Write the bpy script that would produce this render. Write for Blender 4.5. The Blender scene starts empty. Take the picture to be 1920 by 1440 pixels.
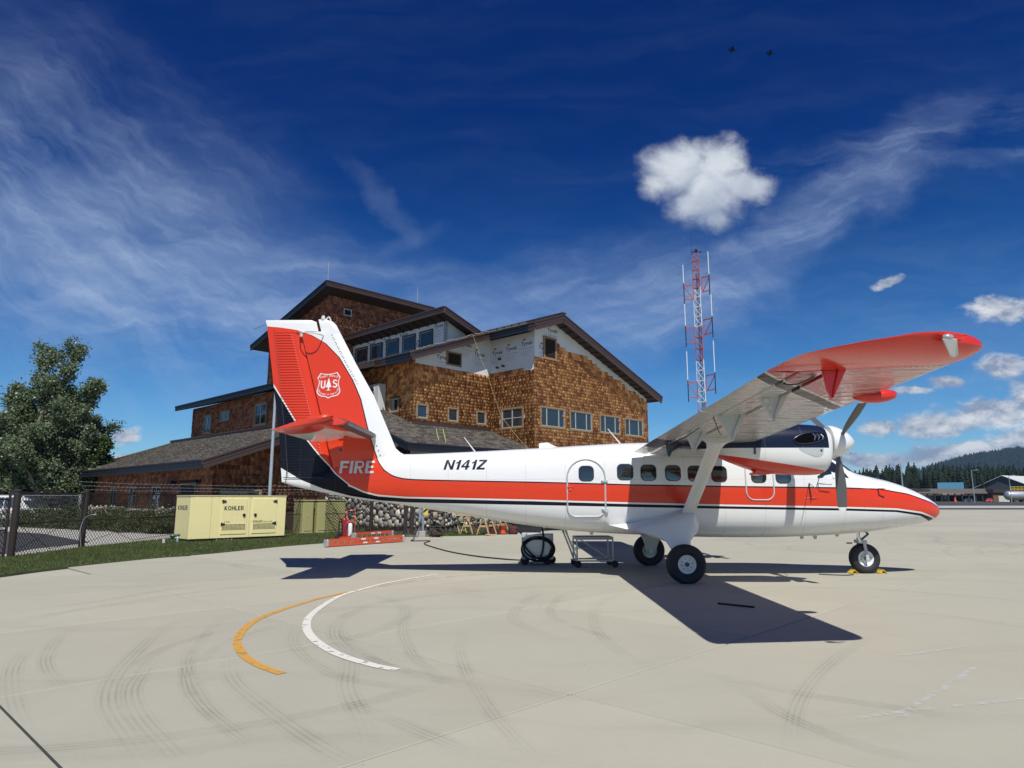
import bpy, bmesh, math, random
import numpy as np
from mathutils import Vector, Matrix, Euler
from mathutils.bvhtree import BVHTree
random.seed(7); RNG = np.random.default_rng(11)
PI = math.pi; R = math.radians
SC = bpy.context.scene
COL = SC.collection

# ---------------------------------------------------------------- camera
cam_data = bpy.data.cameras.new('camera'); cam = bpy.data.objects.new('camera', cam_data); COL.objects.link(cam)
cam.location = (0, 0, 1.65); cam.rotation_euler = (R(90 + 9.53), 0, 0)
cam_data.lens = 24.0; cam_data.sensor_width = 36.0; cam_data.clip_start = 0.1; cam_data.clip_end = 30000
SC.camera = cam
# ---------------------------------------------------------------- sun, exposure
SUN_DIR = Vector((0.17, -0.98, 0)).normalized() * math.cos(R(55.5)) + Vector((0, 0, math.sin(R(55.5))))
sun_data = bpy.data.lights.new('sun', 'SUN'); sun = bpy.data.objects.new('sun', sun_data); COL.objects.link(sun)
sun_data.energy = 4.7; sun_data.angle = R(0.53); sun_data.color = (1.0, 0.972, 0.93)
sun.rotation_euler = SUN_DIR.to_track_quat('Z', 'Y').to_euler(); sun.location = (5, -20, 30)
SC.view_settings.view_transform = 'Standard'; SC.view_settings.look = 'None'
SC.view_settings.exposure = 0.0; SC.view_settings.gamma = 1.0; SC.view_settings.use_curve_mapping = False
SC.render.engine = 'CYCLES'
SC.cycles.max_bounces = 7; SC.cycles.diffuse_bounces = 2; SC.cycles.transparent_max_bounces = 12; SC.cycles.volume_bounces = 0
SC.cycles.sample_clamp_indirect = 6

# ---------------------------------------------------------------- node expression helper
class X:
    """a socket (or number) that can be combined with + - * / to make math nodes"""
    def __init__(s, nt, sock): s.nt = nt; s.s = sock
    def _m(s, op, *a, clamp=False):
        n = s.nt.nodes.new('ShaderNodeMath'); n.operation = op; n.use_clamp = clamp
        for i, v in enumerate((s,) + a):
            if isinstance(v, X): s.nt.links.new(v.s, n.inputs[i])
            else: n.inputs[i].default_value = v
        return X(s.nt, n.outputs[0])
    def __add__(s, o): return s._m('ADD', o)
    def __radd__(s, o): return s._m('ADD', o)
    def __sub__(s, o): return s._m('SUBTRACT', o)
    def __rsub__(s, o): return (s * -1.0) + o
    def __mul__(s, o): return s._m('MULTIPLY', o)
    def __rmul__(s, o): return s._m('MULTIPLY', o)
    def __truediv__(s, o): return s._m('DIVIDE', o)
    def gt(s, o): return s._m('GREATER_THAN', o)
    def lt(s, o): return s._m('LESS_THAN', o)
    def mx(s, o): return s._m('MAXIMUM', o)
    def mn(s, o): return s._m('MINIMUM', o)
    def abs(s): return s._m('ABSOLUTE')
    def sqrt(s): return s._m('SQRT')
    def pow(s, o): return s._m('POWER', o)
    def floor(s): return s._m('FLOOR')
    def fract(s): return s._m('FRACT')
    def clamp(s): return s._m('ADD', 0.0, clamp=True)
    def smooth(s, a, b):
        n = s.nt.nodes.new('ShaderNodeMapRange'); n.interpolation_type = 'SMOOTHSTEP'
        s.nt.links.new(s.s, n.inputs[0]); n.inputs[1].default_value = a; n.inputs[2].default_value = b
        return X(s.nt, n.outputs[0])
    def lin(s, a, b, c=0.0, d=1.0):
        n = s.nt.nodes.new('ShaderNodeMapRange')
        s.nt.links.new(s.s, n.inputs[0])
        for i, v in enumerate((a, b, c, d)): n.inputs[i + 1].default_value = v
        return X(s.nt, n.outputs[0])
def comb(nt, x, y, z=0.0):
    n = nt.nodes.new('ShaderNodeCombineXYZ')
    for i, v in enumerate((x, y, z)):
        if isinstance(v, X): nt.links.new(v.s, n.inputs[i])
        else: n.inputs[i].default_value = v
    return X(nt, n.outputs[0])
def sepx(nt, sock):
    n = nt.nodes.new('ShaderNodeSeparateXYZ'); nt.links.new(sock, n.inputs[0])
    return [X(nt, n.outputs[i]) for i in range(3)]
def noise(nt, vec, scale, detail=4, rough=0.5, dist=0.0, color=False, kind='ShaderNodeTexNoise'):
    n = nt.nodes.new('ShaderNodeTexNoise')
    if vec is not None: nt.links.new(vec.s if isinstance(vec, X) else vec, n.inputs['Vector'])
    n.inputs['Scale'].default_value = scale; n.inputs['Detail'].default_value = detail
    n.inputs['Roughness'].default_value = rough; n.inputs['Distortion'].default_value = dist
    return X(nt, n.outputs['Color' if color else 'Fac'])
def mixc(nt, f, a, b, mode='MIX'):
    n = nt.nodes.new('ShaderNodeMix'); n.data_type = 'RGBA'; n.blend_type = mode
    for sock, v in ((n.inputs[0], f), (n.inputs[6], a), (n.inputs[7], b)):
        if isinstance(v, X): nt.links.new(v.s, sock)
        elif isinstance(v, (int, float)): sock.default_value = v
        else: sock.default_value = (*v, 1) if len(v) == 3 else v
    return X(nt, n.outputs[2])
def fcurve(nt, x, pts, x0, x1, y0, y1):
    """a tabulated function y(x) by a float curve node"""
    n = nt.nodes.new('ShaderNodeFloatCurve'); c = n.mapping.curves[0]
    P = sorted(((a - x0) / (x1 - x0), (b - y0) / (y1 - y0)) for a, b in pts)
    if P[0][0] > 0.001: P = [(0.0, P[0][1])] + P
    if P[-1][0] < 0.999: P = P + [(1.0, P[-1][1])]
    n.mapping.use_clip = False
    while len(c.points) < len(P): c.points.new(0.5, 0.5)
    for p, q in zip(c.points, P): p.location = q; p.handle_type = 'VECTOR'
    n.mapping.update(); n.inputs[0].default_value = 1.0
    nt.links.new(((x - x0) / (x1 - x0)).s, n.inputs[1])
    return X(nt, n.outputs[0]) * (y1 - y0) + y0

# ---------------------------------------------------------------- sky
def make_world():
    w = bpy.data.worlds.new('World'); SC.world = w; w.use_nodes = True
    nt = w.node_tree; nt.nodes.clear()
    out = nt.nodes.new('ShaderNodeOutputWorld'); bg = nt.nodes.new('ShaderNodeBackground')
    nt.links.new(bg.outputs[0], out.inputs[0]); bg.inputs[1].default_value = 0.095
    sky = nt.nodes.new('ShaderNodeTexSky'); sky.sky_type = 'NISHITA'; sky.sun_disc = False
    sky.sun_elevation = R(55.5); sky.sun_rotation = math.atan2(SUN_DIR.x, SUN_DIR.y)
    sky.altitude = 1500; sky.air_density = 1.0; sky.dust_density = 0.25; sky.ozone_density = 3.5
    hs = nt.nodes.new('ShaderNodeHueSaturation'); hs.inputs['Saturation'].default_value = 1.34; hs.inputs['Value'].default_value = 0.97
    nt.links.new(sky.outputs[0], hs.inputs['Color'])
    tc = nt.nodes.new('ShaderNodeTexCoord')
    dx, dy, dz = sepx(nt, tc.outputs['Generated'])
    # deeper blue overhead, as in clear mountain air
    skyc = mixc(nt, dz.smooth(0.0, 0.55), (0.76, 1.03, 1.12), (0.02, 0.28, 0.63))
    m = nt.nodes.new('ShaderNodeMix'); m.data_type = 'RGBA'; m.blend_type = 'MULTIPLY'; m.inputs[0].default_value = 1.0
    nt.links.new(hs.outputs[0], m.inputs[6]); nt.links.new(skyc.s, m.inputs[7]); base = X(nt, m.outputs[2])
    k = dy.abs() + 0.12
    u = dx / k; v = dz / k
    P = comb(nt, u, v)
    w1 = noise(nt, P, 5.0, 6, 0.6, color=True); a, b, _ = sepx(nt, w1.s)
    w2 = noise(nt, P, 22.0, 5, 0.62, color=True); a2, b2, _ = sepx(nt, w2.s)
    def blob(cx, cy, rx, ry, rot, uu, vv):
        c, s = math.cos(rot), math.sin(rot)
        x = (uu - cx); y = (vv - cy)
        X1 = (x * c + y * s) / rx; Y1 = (y * c - x * s) / ry
        return 1.0 - (X1 * X1 + Y1 * Y1).sqrt()
    # cirrus veils: noise stretched along the streaks
    def streak(rot, sx, sy, off, scale, det=7, rg=0.62):
        c, s = math.cos(rot), math.sin(rot)
        uu = u + (a - 0.5) * 0.14; vv = v + (b - 0.5) * 0.10
        return noise(nt, comb(nt, (uu * c + vv * s) * sx + off, (vv * c - uu * s) * sy), scale, det, rg, 0.25)
    vu = u + (a - 0.5) * 0.22; vv_ = v + (b - 0.5) * 0.16
    left = blob(-0.62, 0.36, 0.50, 0.34, -0.55, vu, vv_).smooth(0.0, 0.85)
    left2 = blob(-0.33, 0.24, 0.42, 0.13, 0.0, vu, vv_).smooth(0.0, 0.8)
    band = blob(0.36, 0.34, 0.44, 0.075, 0.62, vu, vv_).smooth(0.0, 0.75)
    band2 = blob(0.60, 0.475, 0.34, 0.07, 0.12, vu, vv_).smooth(0.0, 0.8)
    mid = blob(0.08, 0.25, 0.36, 0.12, 0.25, vu, vv_).smooth(0.0, 0.8)
    s1 = streak(-0.62, 1.0, 4.6, 3.1, 4.2).smooth(0.34, 0.86)
    s2 = streak(0.30, 1.0, 5.5, 9.7, 4.4).smooth(0.36, 0.88)
    s3 = streak(0.05, 1.0, 6.0, 17.3, 3.6).smooth(0.36, 0.90)
    fil = streak(-0.80, 1.0, 11.0, 23.0, 6.0, 5, 0.55).smooth(0.45, 0.75)
    fan = blob(-0.175, 0.40, 0.11, 0.022, -0.85, u + (a2 - 0.5) * 0.05, v + (b2 - 0.5) * 0.04).smooth(0.0, 0.9)
    wisp = blob(-0.14, 0.345, 0.075, 0.02, 0.45, u + (a2 - 0.5) * 0.03, v + (b2 - 0.5) * 0.03).smooth(0.0, 0.9)
    soft = noise(nt, comb(nt, u + 4.0, v * 1.6), 2.6, 4, 0.5).smooth(0.35, 0.72)
    ci = left * (s1 * 0.42 + fil * 0.10 + soft * 0.34) + left2 * (s3 * 0.40 + soft * 0.24)
    ci = ci + band * (s2 * 0.46 + 0.16) + band2 * s3 * 0.55 + mid * (s2 * 0.42 + 0.14) + fan * 0.10 + wisp * 0.08 + s3 * 0.04
    low = v.smooth(0.0, 0.05) * (1.0 - v.smooth(0.16, 0.42))
    ci = ci + low * (s3 * 0.18 + 0.05)
    hf = streak(-0.45, 1.0, 4.5, 41.0, 7.0, 9, 0.66).smooth(0.30, 0.72)
    ci = ci * (hf * 0.40 + 0.70)
    ci = ci.mn(0.80)
    c1 = mixc(nt, ci, base, (4.2, 5.4, 7.6))
    # cumulus: warped ellipses; lit tops, grey bases
    cu_ = u + (a - 0.5) * 0.055 + (a2 - 0.5) * 0.030; cv_ = v + (b - 0.5) * 0.055 + (b2 - 0.5) * 0.030
    puff = None
    for (cx, cy, rx, ry, rot) in [(0.238, 0.447, 0.072, 0.050, 0.1), (0.288, 0.463, 0.044, 0.048, 0.0), (0.325, 0.424, 0.040, 0.030, 0.2), (0.272, 0.428, 0.070, 0.055, 0.0), (0.262, 0.398, 0.056, 0.046, 0.0)]:
        q = blob(cx, cy, rx, ry, rot, cu_, cv_); puff = q if puff is None else puff.mx(q)
    n1 = noise(nt, comb(nt, u * 1.0, v * 1.15), 17.0, 9, 0.56, 0.5)
    n1b = noise(nt, comb(nt, u - 0.008, v * 1.15 + 0.016), 17.0, 5, 0.45, 0.5)
    relief = (n1 - n1b) * 1.25
    pd = (puff + (n1 - 0.5) * 0.90 - 0.03).smooth(-0.10, 0.62)
    shade = (v + (a - 0.5) * 0.07 - (u - 0.26) * 0.15).smooth(0.355, 0.465)
    br = (shade * 0.72 + 0.20 + relief).clamp()
    pc = mixc(nt, br, (2.5, 3.2, 4.7), (7.4, 7.9, 8.5))
    c2 = mixc(nt, pd * 0.97, c1, pc)
    bank = None
    cu2 = u + (a - 0.5) * 0.05 + (a2 - 0.5) * 0.022; cv2 = v + (b - 0.5) * 0.030 + (b2 - 0.5) * 0.016
    for (cx, cy, rx, ry, rot) in [(0.645, 0.243, 0.055, 0.020, 0.0), (0.505, 0.283, 0.022, 0.009, 0.35), (0.640, 0.168, 0.040, 0.020, 0.0), (0.565, 0.150, 0.022, 0.010, 0.0), (0.52, 0.143, 0.03, 0.006, 0),
                                  (0.47, 0.092, 0.030, 0.012, 0.1), (0.54, 0.098, 0.055, 0.022, 0.0), (0.62, 0.108, 0.075, 0.022, 0.05), (0.70, 0.125, 0.07, 0.04, 0.0), (0.56, 0.060, 0.10, 0.018, 0.12), (0.66, 0.070, 0.08, 0.025, 0.1),
                                  (0.46, 0.048, 0.06, 0.014, 0.0), (0.80, 0.10, 0.12, 0.05, 0), (0.95, 0.14, 0.2, 0.06, 0), (-0.495, 0.083, 0.026, 0.013, 0.0), (-0.475, 0.053, 0.05, 0.012, 0.0), (-0.60, 0.07, 0.07, 0.02, 0), (-0.8, 0.1, 0.12, 0.03, 0), (0.40, 0.085, 0.03, 0.008, 0)]:
        q = blob(cx, cy, rx, ry, rot, cu2, cv2); bank = q if bank is None else bank.mx(q)
    m1 = noise(nt, comb(nt, u, v * 1.7), 30.0, 7, 0.60, 0.3)
    m1b = noise(nt, comb(nt, u - 0.004, v * 1.7 + 0.014), 30.0, 7, 0.60, 0.3)
    bd = (bank + (m1 - 0.5) * 1.0).smooth(-0.06, 0.50)
    big = noise(nt, comb(nt, u, v * 2.6), 9.0, 3, 0.5).smooth(0.38, 0.64)
    bb = ((m1 - m1b) * 2.6 + big * 0.62 + 0.14).clamp()
    bc = mixc(nt, bb, (3.0, 3.6, 4.9), (8.2, 8.4, 8.6))
    c3 = mixc(nt, bd * 0.92, c2, bc)
    nt.links.new(c3.s, bg.inputs[0])
make_world()

# ---------------------------------------------------------------- mesh helpers
class MB:
    def __init__(s): s.v = []; s.f = []; s.m = []; s.cm = 0
    def add(s, vs, fs, m=None):
        o = len(s.v); s.v.extend([tuple(q) for q in vs]); s.f.extend([tuple(i + o for i in f) for f in fs])
        s.m.extend([s.cm if m is None else m] * len(fs)); return s
    def box(s, c, d, rot=None, m=None, taper=1.0):
        x, y, z = d[0] / 2, d[1] / 2, d[2] / 2; t = taper
        vs = [Vector(q) for q in ((-x, -y, -z), (x, -y, -z), (x, y, -z), (-x, y, -z), (-x * t, -y * t, z), (x * t, -y * t, z), (x * t, y * t, z), (-x * t, y * t, z))]
        if rot is not None:
            M = rot if isinstance(rot, Matrix) else Euler(rot).to_matrix()
            vs = [M @ q for q in vs]
        c = Vector(c)
        return s.add([q + c for q in vs], [(0, 3, 2, 1), (4, 5, 6, 7), (0, 1, 5, 4), (1, 2, 6, 5), (2, 3, 7, 6), (3, 0, 4, 7)], m)
    def beam(s, a, b, w, h, up=(0, 0, 1), m=None):
        a = Vector(a); b = Vector(b); d = b - a; L = d.length
        if L < 1e-6: return s
        d.normalize(); u = Vector(up)
        if abs(d.dot(u)) > 0.98: u = Vector((0, 1, 0))
        r = d.cross(u).normalized(); u = r.cross(d).normalized()
        M = Matrix((r, d, u)).transposed()
        return s.box((a + b) / 2, (w, L, h), M, m)
    def tube(s, pts, r, n=8, cap=True, m=None, closed=False, ry=None):
        pts = [Vector(p) for p in pts]; k = len(pts); rs = r if isinstance(r, (list, tuple)) else [r] * k
        rings = []; prev = None
        for i, p in enumerate(pts):
            if closed: t = (pts[(i + 1) % k] - pts[i - 1])
            else: t = (pts[min(i + 1, k - 1)] - pts[max(i - 1, 0)])
            t = t.normalized() if t.length > 1e-9 else Vector((0, 0, 1))
            if prev is None:
                a = Vector((0, 0, 1)) if abs(t.z) < 0.9 else Vector((1, 0, 0)); u = t.cross(a).normalized()
            else: u = (prev - t * prev.dot(t)).normalized()
            prev = u; w = t.cross(u)
            rr = rs[i]
            rings.append([p + u * math.cos(2 * PI * j / n) * rr + w * math.sin(2 * PI * j / n) * (ry or rr) for j in range(n)])
        return s.loft(rings, cap and not closed, m, closed)
    def loft(s, rings, cap=True, m=None, closed=False):
        n = len(rings[0]); vs = [q for r in rings for q in r]; fs = []
        K = len(rings)
        for i in range(K if closed else K - 1):
            i2 = (i + 1) % K
            for j in range(n):
                fs.append((i * n + j, i * n + (j + 1) % n, i2 * n + (j + 1) % n, i2 * n + j))
        if cap: fs.append(tuple(range(n - 1, -1, -1))); fs.append(tuple((K - 1) * n + j for j in range(n)))
        return s.add(vs, fs, m)
    def prism(s, poly, axis, lo, hi, m=None):
        """poly: list of 2D points; axis 'x','y','z' = extrusion axis"""
        def P(p, t): return {'x': (t, p[0], p[1]), 'y': (p[0], t, p[1]), 'z': (p[0], p[1], t)}[axis]
        n = len(poly); vs = [P(p, lo) for p in poly] + [P(p, hi) for p in poly]
        fs = [tuple(range(n - 1, -1, -1)), tuple(range(n, 2 * n))] + [(i, (i + 1) % n, n + (i + 1) % n, n + i) for i in range(n)]
        return s.add(vs, fs, m)
    def lathe(s, prof, n=32, c=(0, 0, 0), axis='z', m=None, cap=True):
        """prof: list of (r, h)"""
        c = Vector(c); rings = []
        for r, h in prof:
            ring = []
            for j in range(n):
                a = 2 * PI * j / n; x, y = r * math.cos(a), r * math.sin(a)
                ring.append(c + Vector({'z': (x, y, h), 'y': (x, h, y), 'x': (h, x, y)}[axis]))
            rings.append(ring)
        return s.loft(rings, cap, m)
    def build(s, name, mats, parent=None, smooth=None, bevel=0, seg=1, kind=None, label=None, loc=None):
        me = bpy.data.meshes.new(name); me.from_pydata(s.v, [], s.f)
        if not isinstance(mats, (list, tuple)): mats = [mats]
        for q in mats: me.materials.append(q)
        if len(mats) > 1: me.polygons.foreach_set('material_index', s.m)
        bm = bmesh.new(); bm.from_mesh(me)
        bmesh.ops.recalc_face_normals(bm, faces=bm.faces)
        if bevel:
            es = [e for e in bm.edges if len(e.link_faces) == 2 and e.calc_face_angle(0) > 0.6]
            bmesh.ops.bevel(bm, geom=es, offset=bevel, segments=seg, affect='EDGES', profile=0.6)
        bm.to_mesh(me); bm.free()
        if smooth is not None:
            me.polygons.foreach_set('use_smooth', [True] * len(me.polygons)); me.set_sharp_from_angle(angle=R(smooth))
        me.update()
        o = bpy.data.objects.new(name, me); COL.objects.link(o)
        if parent is not None: o.parent = parent
        if loc is not None: o.location = loc
        if kind: o['kind'] = kind
        if label: o['label'] = label
        return o
def fast_mesh(name, V, F, mat, parent=None, kind=None, mi=None, smooth=False):
    me = bpy.data.meshes.new(name); V = np.asarray(V, dtype=np.float32).reshape(-1, 3); F = np.asarray(F, dtype=np.int32)
    k = F.shape[1]; me.vertices.add(len(V)); me.vertices.foreach_set('co', V.ravel())
    me.loops.add(F.size); me.loops.foreach_set('vertex_index', F.ravel())
    me.polygons.add(len(F)); me.polygons.foreach_set('loop_start', np.arange(0, F.size, k, dtype=np.int32))
    for q in (mat if isinstance(mat, (list, tuple)) else [mat]): me.materials.append(q)
    if mi is not None: me.polygons.foreach_set('material_index', np.asarray(mi, dtype=np.int32))
    me.update(calc_edges=True); me.validate()
    if smooth: me.polygons.foreach_set('use_smooth', [True] * len(me.polygons))
    o = bpy.data.objects.new(name, me); COL.objects.link(o)
    if parent is not None: o.parent = parent
    if kind: o['kind'] = kind
    return o
def thing(name, label, cat, loc=(0, 0, 0), rz=0.0, group=None):
    o = bpy.data.objects.new(name, None); COL.objects.link(o); o.location = loc; o.rotation_euler = (0, 0, rz)
    o.empty_display_size = 0.2
    return tag(o, label, cat, group)
def tag(o, label, cat, group=None):
    o['label'] = label; o['category'] = cat
    if group: o['group'] = group
    return o
def struct(o): o['kind'] = 'structure'; return o
def copy_tree(o, parent=None, **kw):
    c = o.copy(); COL.objects.link(c); c.parent = parent
    for ch in list(o.children): copy_tree(ch, c)
    for k, v in kw.items(): c[k] = v
    return c
def text2d(s, w, h, bold=0.0, shear=0.0, res=3):
    """text as a flat mesh of the size w x h (its own bounding box), origin lower left: verts2d, faces"""
    cu = bpy.data.curves.new('lettering', 'FONT'); cu.body = s; cu.size = 1.0; cu.offset = bold; cu.shear = shear; cu.resolution_u = res
    ob = bpy.data.objects.new('lettering', cu); COL.objects.link(ob)
    dg = bpy.context.evaluated_depsgraph_get(); me = ob.evaluated_get(dg).to_mesh()
    vs = [(q.co.x, q.co.y) for q in me.vertices]; fs = [tuple(p.vertices) for p in me.polygons]
    ob.evaluated_get(dg).to_mesh_clear(); bpy.data.objects.remove(ob); bpy.data.curves.remove(cu)
    x0 = min(q[0] for q in vs); x1 = max(q[0] for q in vs); y0 = min(q[1] for q in vs); y1 = max(q[1] for q in vs)
    return [((q[0] - x0) / (x1 - x0) * w, (q[1] - y0) / (y1 - y0) * h) for q in vs], fs
def ringq(cx, cy, rx, ry, t, a0, a1, n=8):
    """a bent stroke as quads: outer radii rx, ry, thickness t"""
    out = []
    for i in range(n):
        p = R(a0 + (a1 - a0) * i / n); q = R(a0 + (a1 - a0) * (i + 1) / n)
        out.append([(cx + rx * math.cos(p), cy + ry * math.sin(p)), (cx + rx * math.cos(q), cy + ry * math.sin(q)), (cx + (rx - t) * math.cos(q), cy + (ry - t) * math.sin(q)), (cx + (rx - t) * math.cos(p), cy + (ry - t) * math.sin(p))])
    return out
def bq(x0, y0, x1, y1): return [(x0, y0), (x1, y0), (x1, y1), (x0, y1)]
GLY = {  # heavy block capitals, one unit high: (width, pieces)
 'I': (.22, [bq(0, 0, .22, 1)]), 'L': (.58, [bq(0, 0, .21, 1), bq(.21, 0, .58, .19)]), '.': (.12, [bq(0, 0, .10, .10)]),
 'F': (.62, [bq(0, 0, .21, 1), bq(.21, .81, .62, 1), bq(.21, .43, .57, .60)]), 'E': (.64, [bq(0, 0, .21, 1), bq(.21, .82, .62, 1), bq(.21, .42, .58, .59), bq(.21, 0, .64, .18)]),
 'H': (.72, [bq(0, 0, .21, 1), bq(.51, 0, .72, 1), bq(.21, .42, .51, .60)]), 'N': (.74, [bq(0, 0, .19, 1), bq(.55, 0, .74, 1), [(.19, 1), (.19, .68), (.55, 0), (.55, .32)]]),
 'Z': (.66, [bq(.02, .82, .66, 1), bq(0, 0, .65, .18), [(0, .18), (.25, .18), (.66, .82), (.41, .82)]]), '1': (.36, [bq(.16, 0, .36, 1), [(.16, .66), (.16, .84), (0, .74), (0, .60)]]),
 '4': (.66, [bq(.36, 0, .55, .22), bq(0, .22, .36, .38), bq(.36, .22, .55, 1), bq(.55, .22, .66, .38), [(0, .38), (.17, .38), (.36, .76), (.36, 1)]]),
 'K': (.74, [bq(0, 0, .21, 1), [(.21, .30), (.21, .56), (.48, 1), (.74, 1), (.39, .52)], [(.21, .30), (.39, .52), (.76, 0), (.50, 0), (.27, .38)]]),
 'O': (.80, ringq(.40, .5, .40, .51, .195, 0, 360, 20)),
 'R': (.70, [bq(0, 0, .21, 1), bq(.21, .83, .42, 1), bq(.21, .40, .42, .57), [(.30, .40), (.46, .40), (.70, 0), (.47, 0)]] + ringq(.42, .70, .27, .30, .14, -90, 90, 8)),
 'U': (.70, [bq(0, .3, .20, 1), bq(.50, .3, .70, 1)] + ringq(.35, .32, .35, .33, .19, 180, 360, 10)),
 'S': (.62, ringq(.31, .73, .29, .28, .16, 20, 270, 10) + ringq(.31, .29, .31, .30, .17, 90, -160, 10)),
}
def glyphs(s, w, h, shear=0.0, gap=.12):
    x = 0.0; V = []; F = []
    for ch in s:
        if ch == ' ': x += .3; continue
        wd, ps = GLY[ch]
        for p in ps: F.append(tuple(range(len(V), len(V) + len(p)))); V += [(x + a + shear * b, b) for a, b in p]
        x += wd + gap
    x1 = max(v[0] for v in V); x0 = min(v[0] for v in V)
    return [((a - x0) / (x1 - x0) * w, b * h) for a, b in V], F
def catmull(P, t):
    n = len(P); i = min(int(t), n - 2); f = t - i
    p0, p1, p2, p3 = P[max(i - 1, 0)], P[i], P[i + 1], P[min(i + 2, n - 1)]
    return [0.5 * ((2 * b) + (-a + c) * f + (2 * a - 5 * b + 4 * c - d) * f * f + (-a + 3 * b - 3 * c + d) * f ** 3) for a, b, c, d in zip(p0, p1, p2, p3)]
def curve_pts(P, per=6):
    return [catmull(P, i / per) for i in range((len(P) - 1) * per + 1)]

# ---------------------------------------------------------------- materials
def pbr(name, col, rough=0.6, metal=0.0, coat=0.0, var=0.12, vs=3.0, bump=0.0, bs=40.0, spec=0.5, island=0.0, objr=0.0, grime=0.0, coatr=0.06, det=4):
    m = bpy.data.materials.new(name); m.use_nodes = True; nt = m.node_tree; b = nt.nodes['Principled BSDF']
    tc = nt.nodes.new('ShaderNodeTexCoord'); ob = X(nt, tc.outputs['Object'])
    n = noise(nt, ob, vs, det, 0.6)
    f = 1.0 + (n - 0.5) * (2 * var)
    if island:
        g = nt.nodes.new('ShaderNodeNewGeometry'); f = f * (1.0 + (X(nt, g.outputs['Random Per Island']) - 0.5) * (2 * island))
    if objr:
        g = nt.nodes.new('ShaderNodeObjectInfo'); f = f * (1.0 + (X(nt, g.outputs['Random']) - 0.5) * (2 * objr))
    if grime:
        f = f * (1.0 - noise(nt, ob, vs * 4.3, 6, 0.7).smooth(0.5, 0.8) * grime)
    c = mixc(nt, 1.0, col, comb(nt, f, f, f), 'MULTIPLY')
    nt.links.new(c.s, b.inputs['Base Color'])
    nt.links.new((rough + (n - 0.5) * 0.12).clamp().s, b.inputs['Roughness'])
    b.inputs['Metallic'].default_value = metal; b.inputs['Coat Weight'].default_value = coat; b.inputs['Coat Roughness'].default_value = coatr
    b.inputs['Specular IOR Level'].default_value = spec
    if bump:
        bn = nt.nodes.new('ShaderNodeBump'); bn.inputs['Strength'].default_value = bump; bn.inputs['Distance'].default_value = 0.02
        nt.links.new(noise(nt, ob, bs, 5, 0.6).s, bn.inputs['Height']); nt.links.new(bn.outputs[0], b.inputs['Normal'])
    return m
def foliage(name, c0, c1, rough=0.6, trans=0.25, yellow=None):
    m = bpy.data.materials.new(name); m.use_nodes = True; nt = m.node_tree; b = nt.nodes['Principled BSDF']
    g = nt.nodes.new('ShaderNodeNewGeometry'); r = X(nt, g.outputs['Random Per Island'])
    tc = nt.nodes.new('ShaderNodeTexCoord'); n = noise(nt, X(nt, tc.outputs['Object']), 0.8, 3, 0.6)
    c = mixc(nt, (r * 0.7 + (n - 0.35) * 0.9).clamp(), c0, c1)
    nt.links.new(c.s, b.inputs['Base Color']); b.inputs['Roughness'].default_value = rough
    b.inputs['Specular IOR Level'].default_value = 0.35
    if trans:
        t = nt.nodes.new('ShaderNodeBsdfTranslucent'); mx = nt.nodes.new('ShaderNodeMixShader'); mx.inputs[0].default_value = trans
        c2 = mixc(nt, 1.0, c, (1.2, 1.35, 0.5), 'MULTIPLY'); nt.links.new(c2.s, t.inputs[0])
        nt.links.new(b.outputs[0], mx.inputs[1]); nt.links.new(t.outputs[0], mx.inputs[2])
        nt.links.new(mx.outputs[0], nt.nodes['Material Output'].inputs[0])
    return m
M = {}
M['white'] = pbr('white_paint', (0.80, 0.80, 0.78), 0.30, coat=0.5, var=0.02, vs=2.0)
M['gray'] = pbr('light_gray_paint', (0.48, 0.50, 0.51), 0.38, var=0.05)
M['red'] = pbr('red_paint', (0.72, 0.055, 0.022), 0.28, coat=0.6, var=0.04)
M['dark'] = pbr('black_paint', (0.012, 0.014, 0.022), 0.30, coat=0.5, var=0.1)
M['navy'] = pbr('navy_paint', (0.010, 0.016, 0.038), 0.28, coat=0.7, var=0.1)
M['rubber'] = pbr('rubber', (0.018, 0.019, 0.022), 0.75, var=0.25, bump=0.2)
M['steel'] = pbr('steel', (0.42, 0.43, 0.45), 0.35, metal=0.9, var=0.1)
M['alu'] = pbr('aluminium', (0.62, 0.63, 0.64), 0.38, metal=0.7, var=0.1)
M['boot'] = pbr('deice_boot', (0.07, 0.065, 0.066), 0.42, var=0.2)
M['fascia'] = pbr('brown_fascia_metal', (0.062, 0.038, 0.032), 0.42, var=0.1, vs=0.8)
M['fascia_dark'] = pbr('black_membrane', (0.011, 0.012, 0.020), 0.5, var=0.15)
M['soffit'] = pbr('stained_soffit', (0.040, 0.026, 0.022), 0.8, var=0.2)
M['trim'] = pbr('cedar_trim', (0.30, 0.185, 0.09), 0.7, var=0.15, vs=6, bump=0.2)
M['sash'] = pbr('window_sash', (0.38, 0.40, 0.38), 0.5, var=0.05)
M['fence'] = pbr('brown_vinyl_coat', (0.035, 0.024, 0.020), 0.5, var=0.1)
M['cream'] = pbr('cream_enamel', (0.92, 0.81, 0.385), 0.42, coat=0.15, var=0.05, vs=1.2, bump=0.04, bs=160, grime=0.10)
M['khaki'] = pbr('khaki_enamel', (0.40, 0.38, 0.16), 0.5, var=0.06)
M['galv'] = pbr('galvanised_steel', (0.46, 0.48, 0.50), 0.42, metal=0.55, var=0.12)
M['orange'] = pbr('orange_fibreglass', (0.62, 0.10, 0.035), 0.5, var=0.10, bump=0.1, grime=0.25)
M['crimson'] = pbr('crimson_enamel', (0.30, 0.012, 0.028), 0.35, coat=0.3, var=0.1)
M['lumber'] = pbr('pine_lumber', (0.50, 0.33, 0.17), 0.7, var=0.22, vs=5, bump=0.2)
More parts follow.
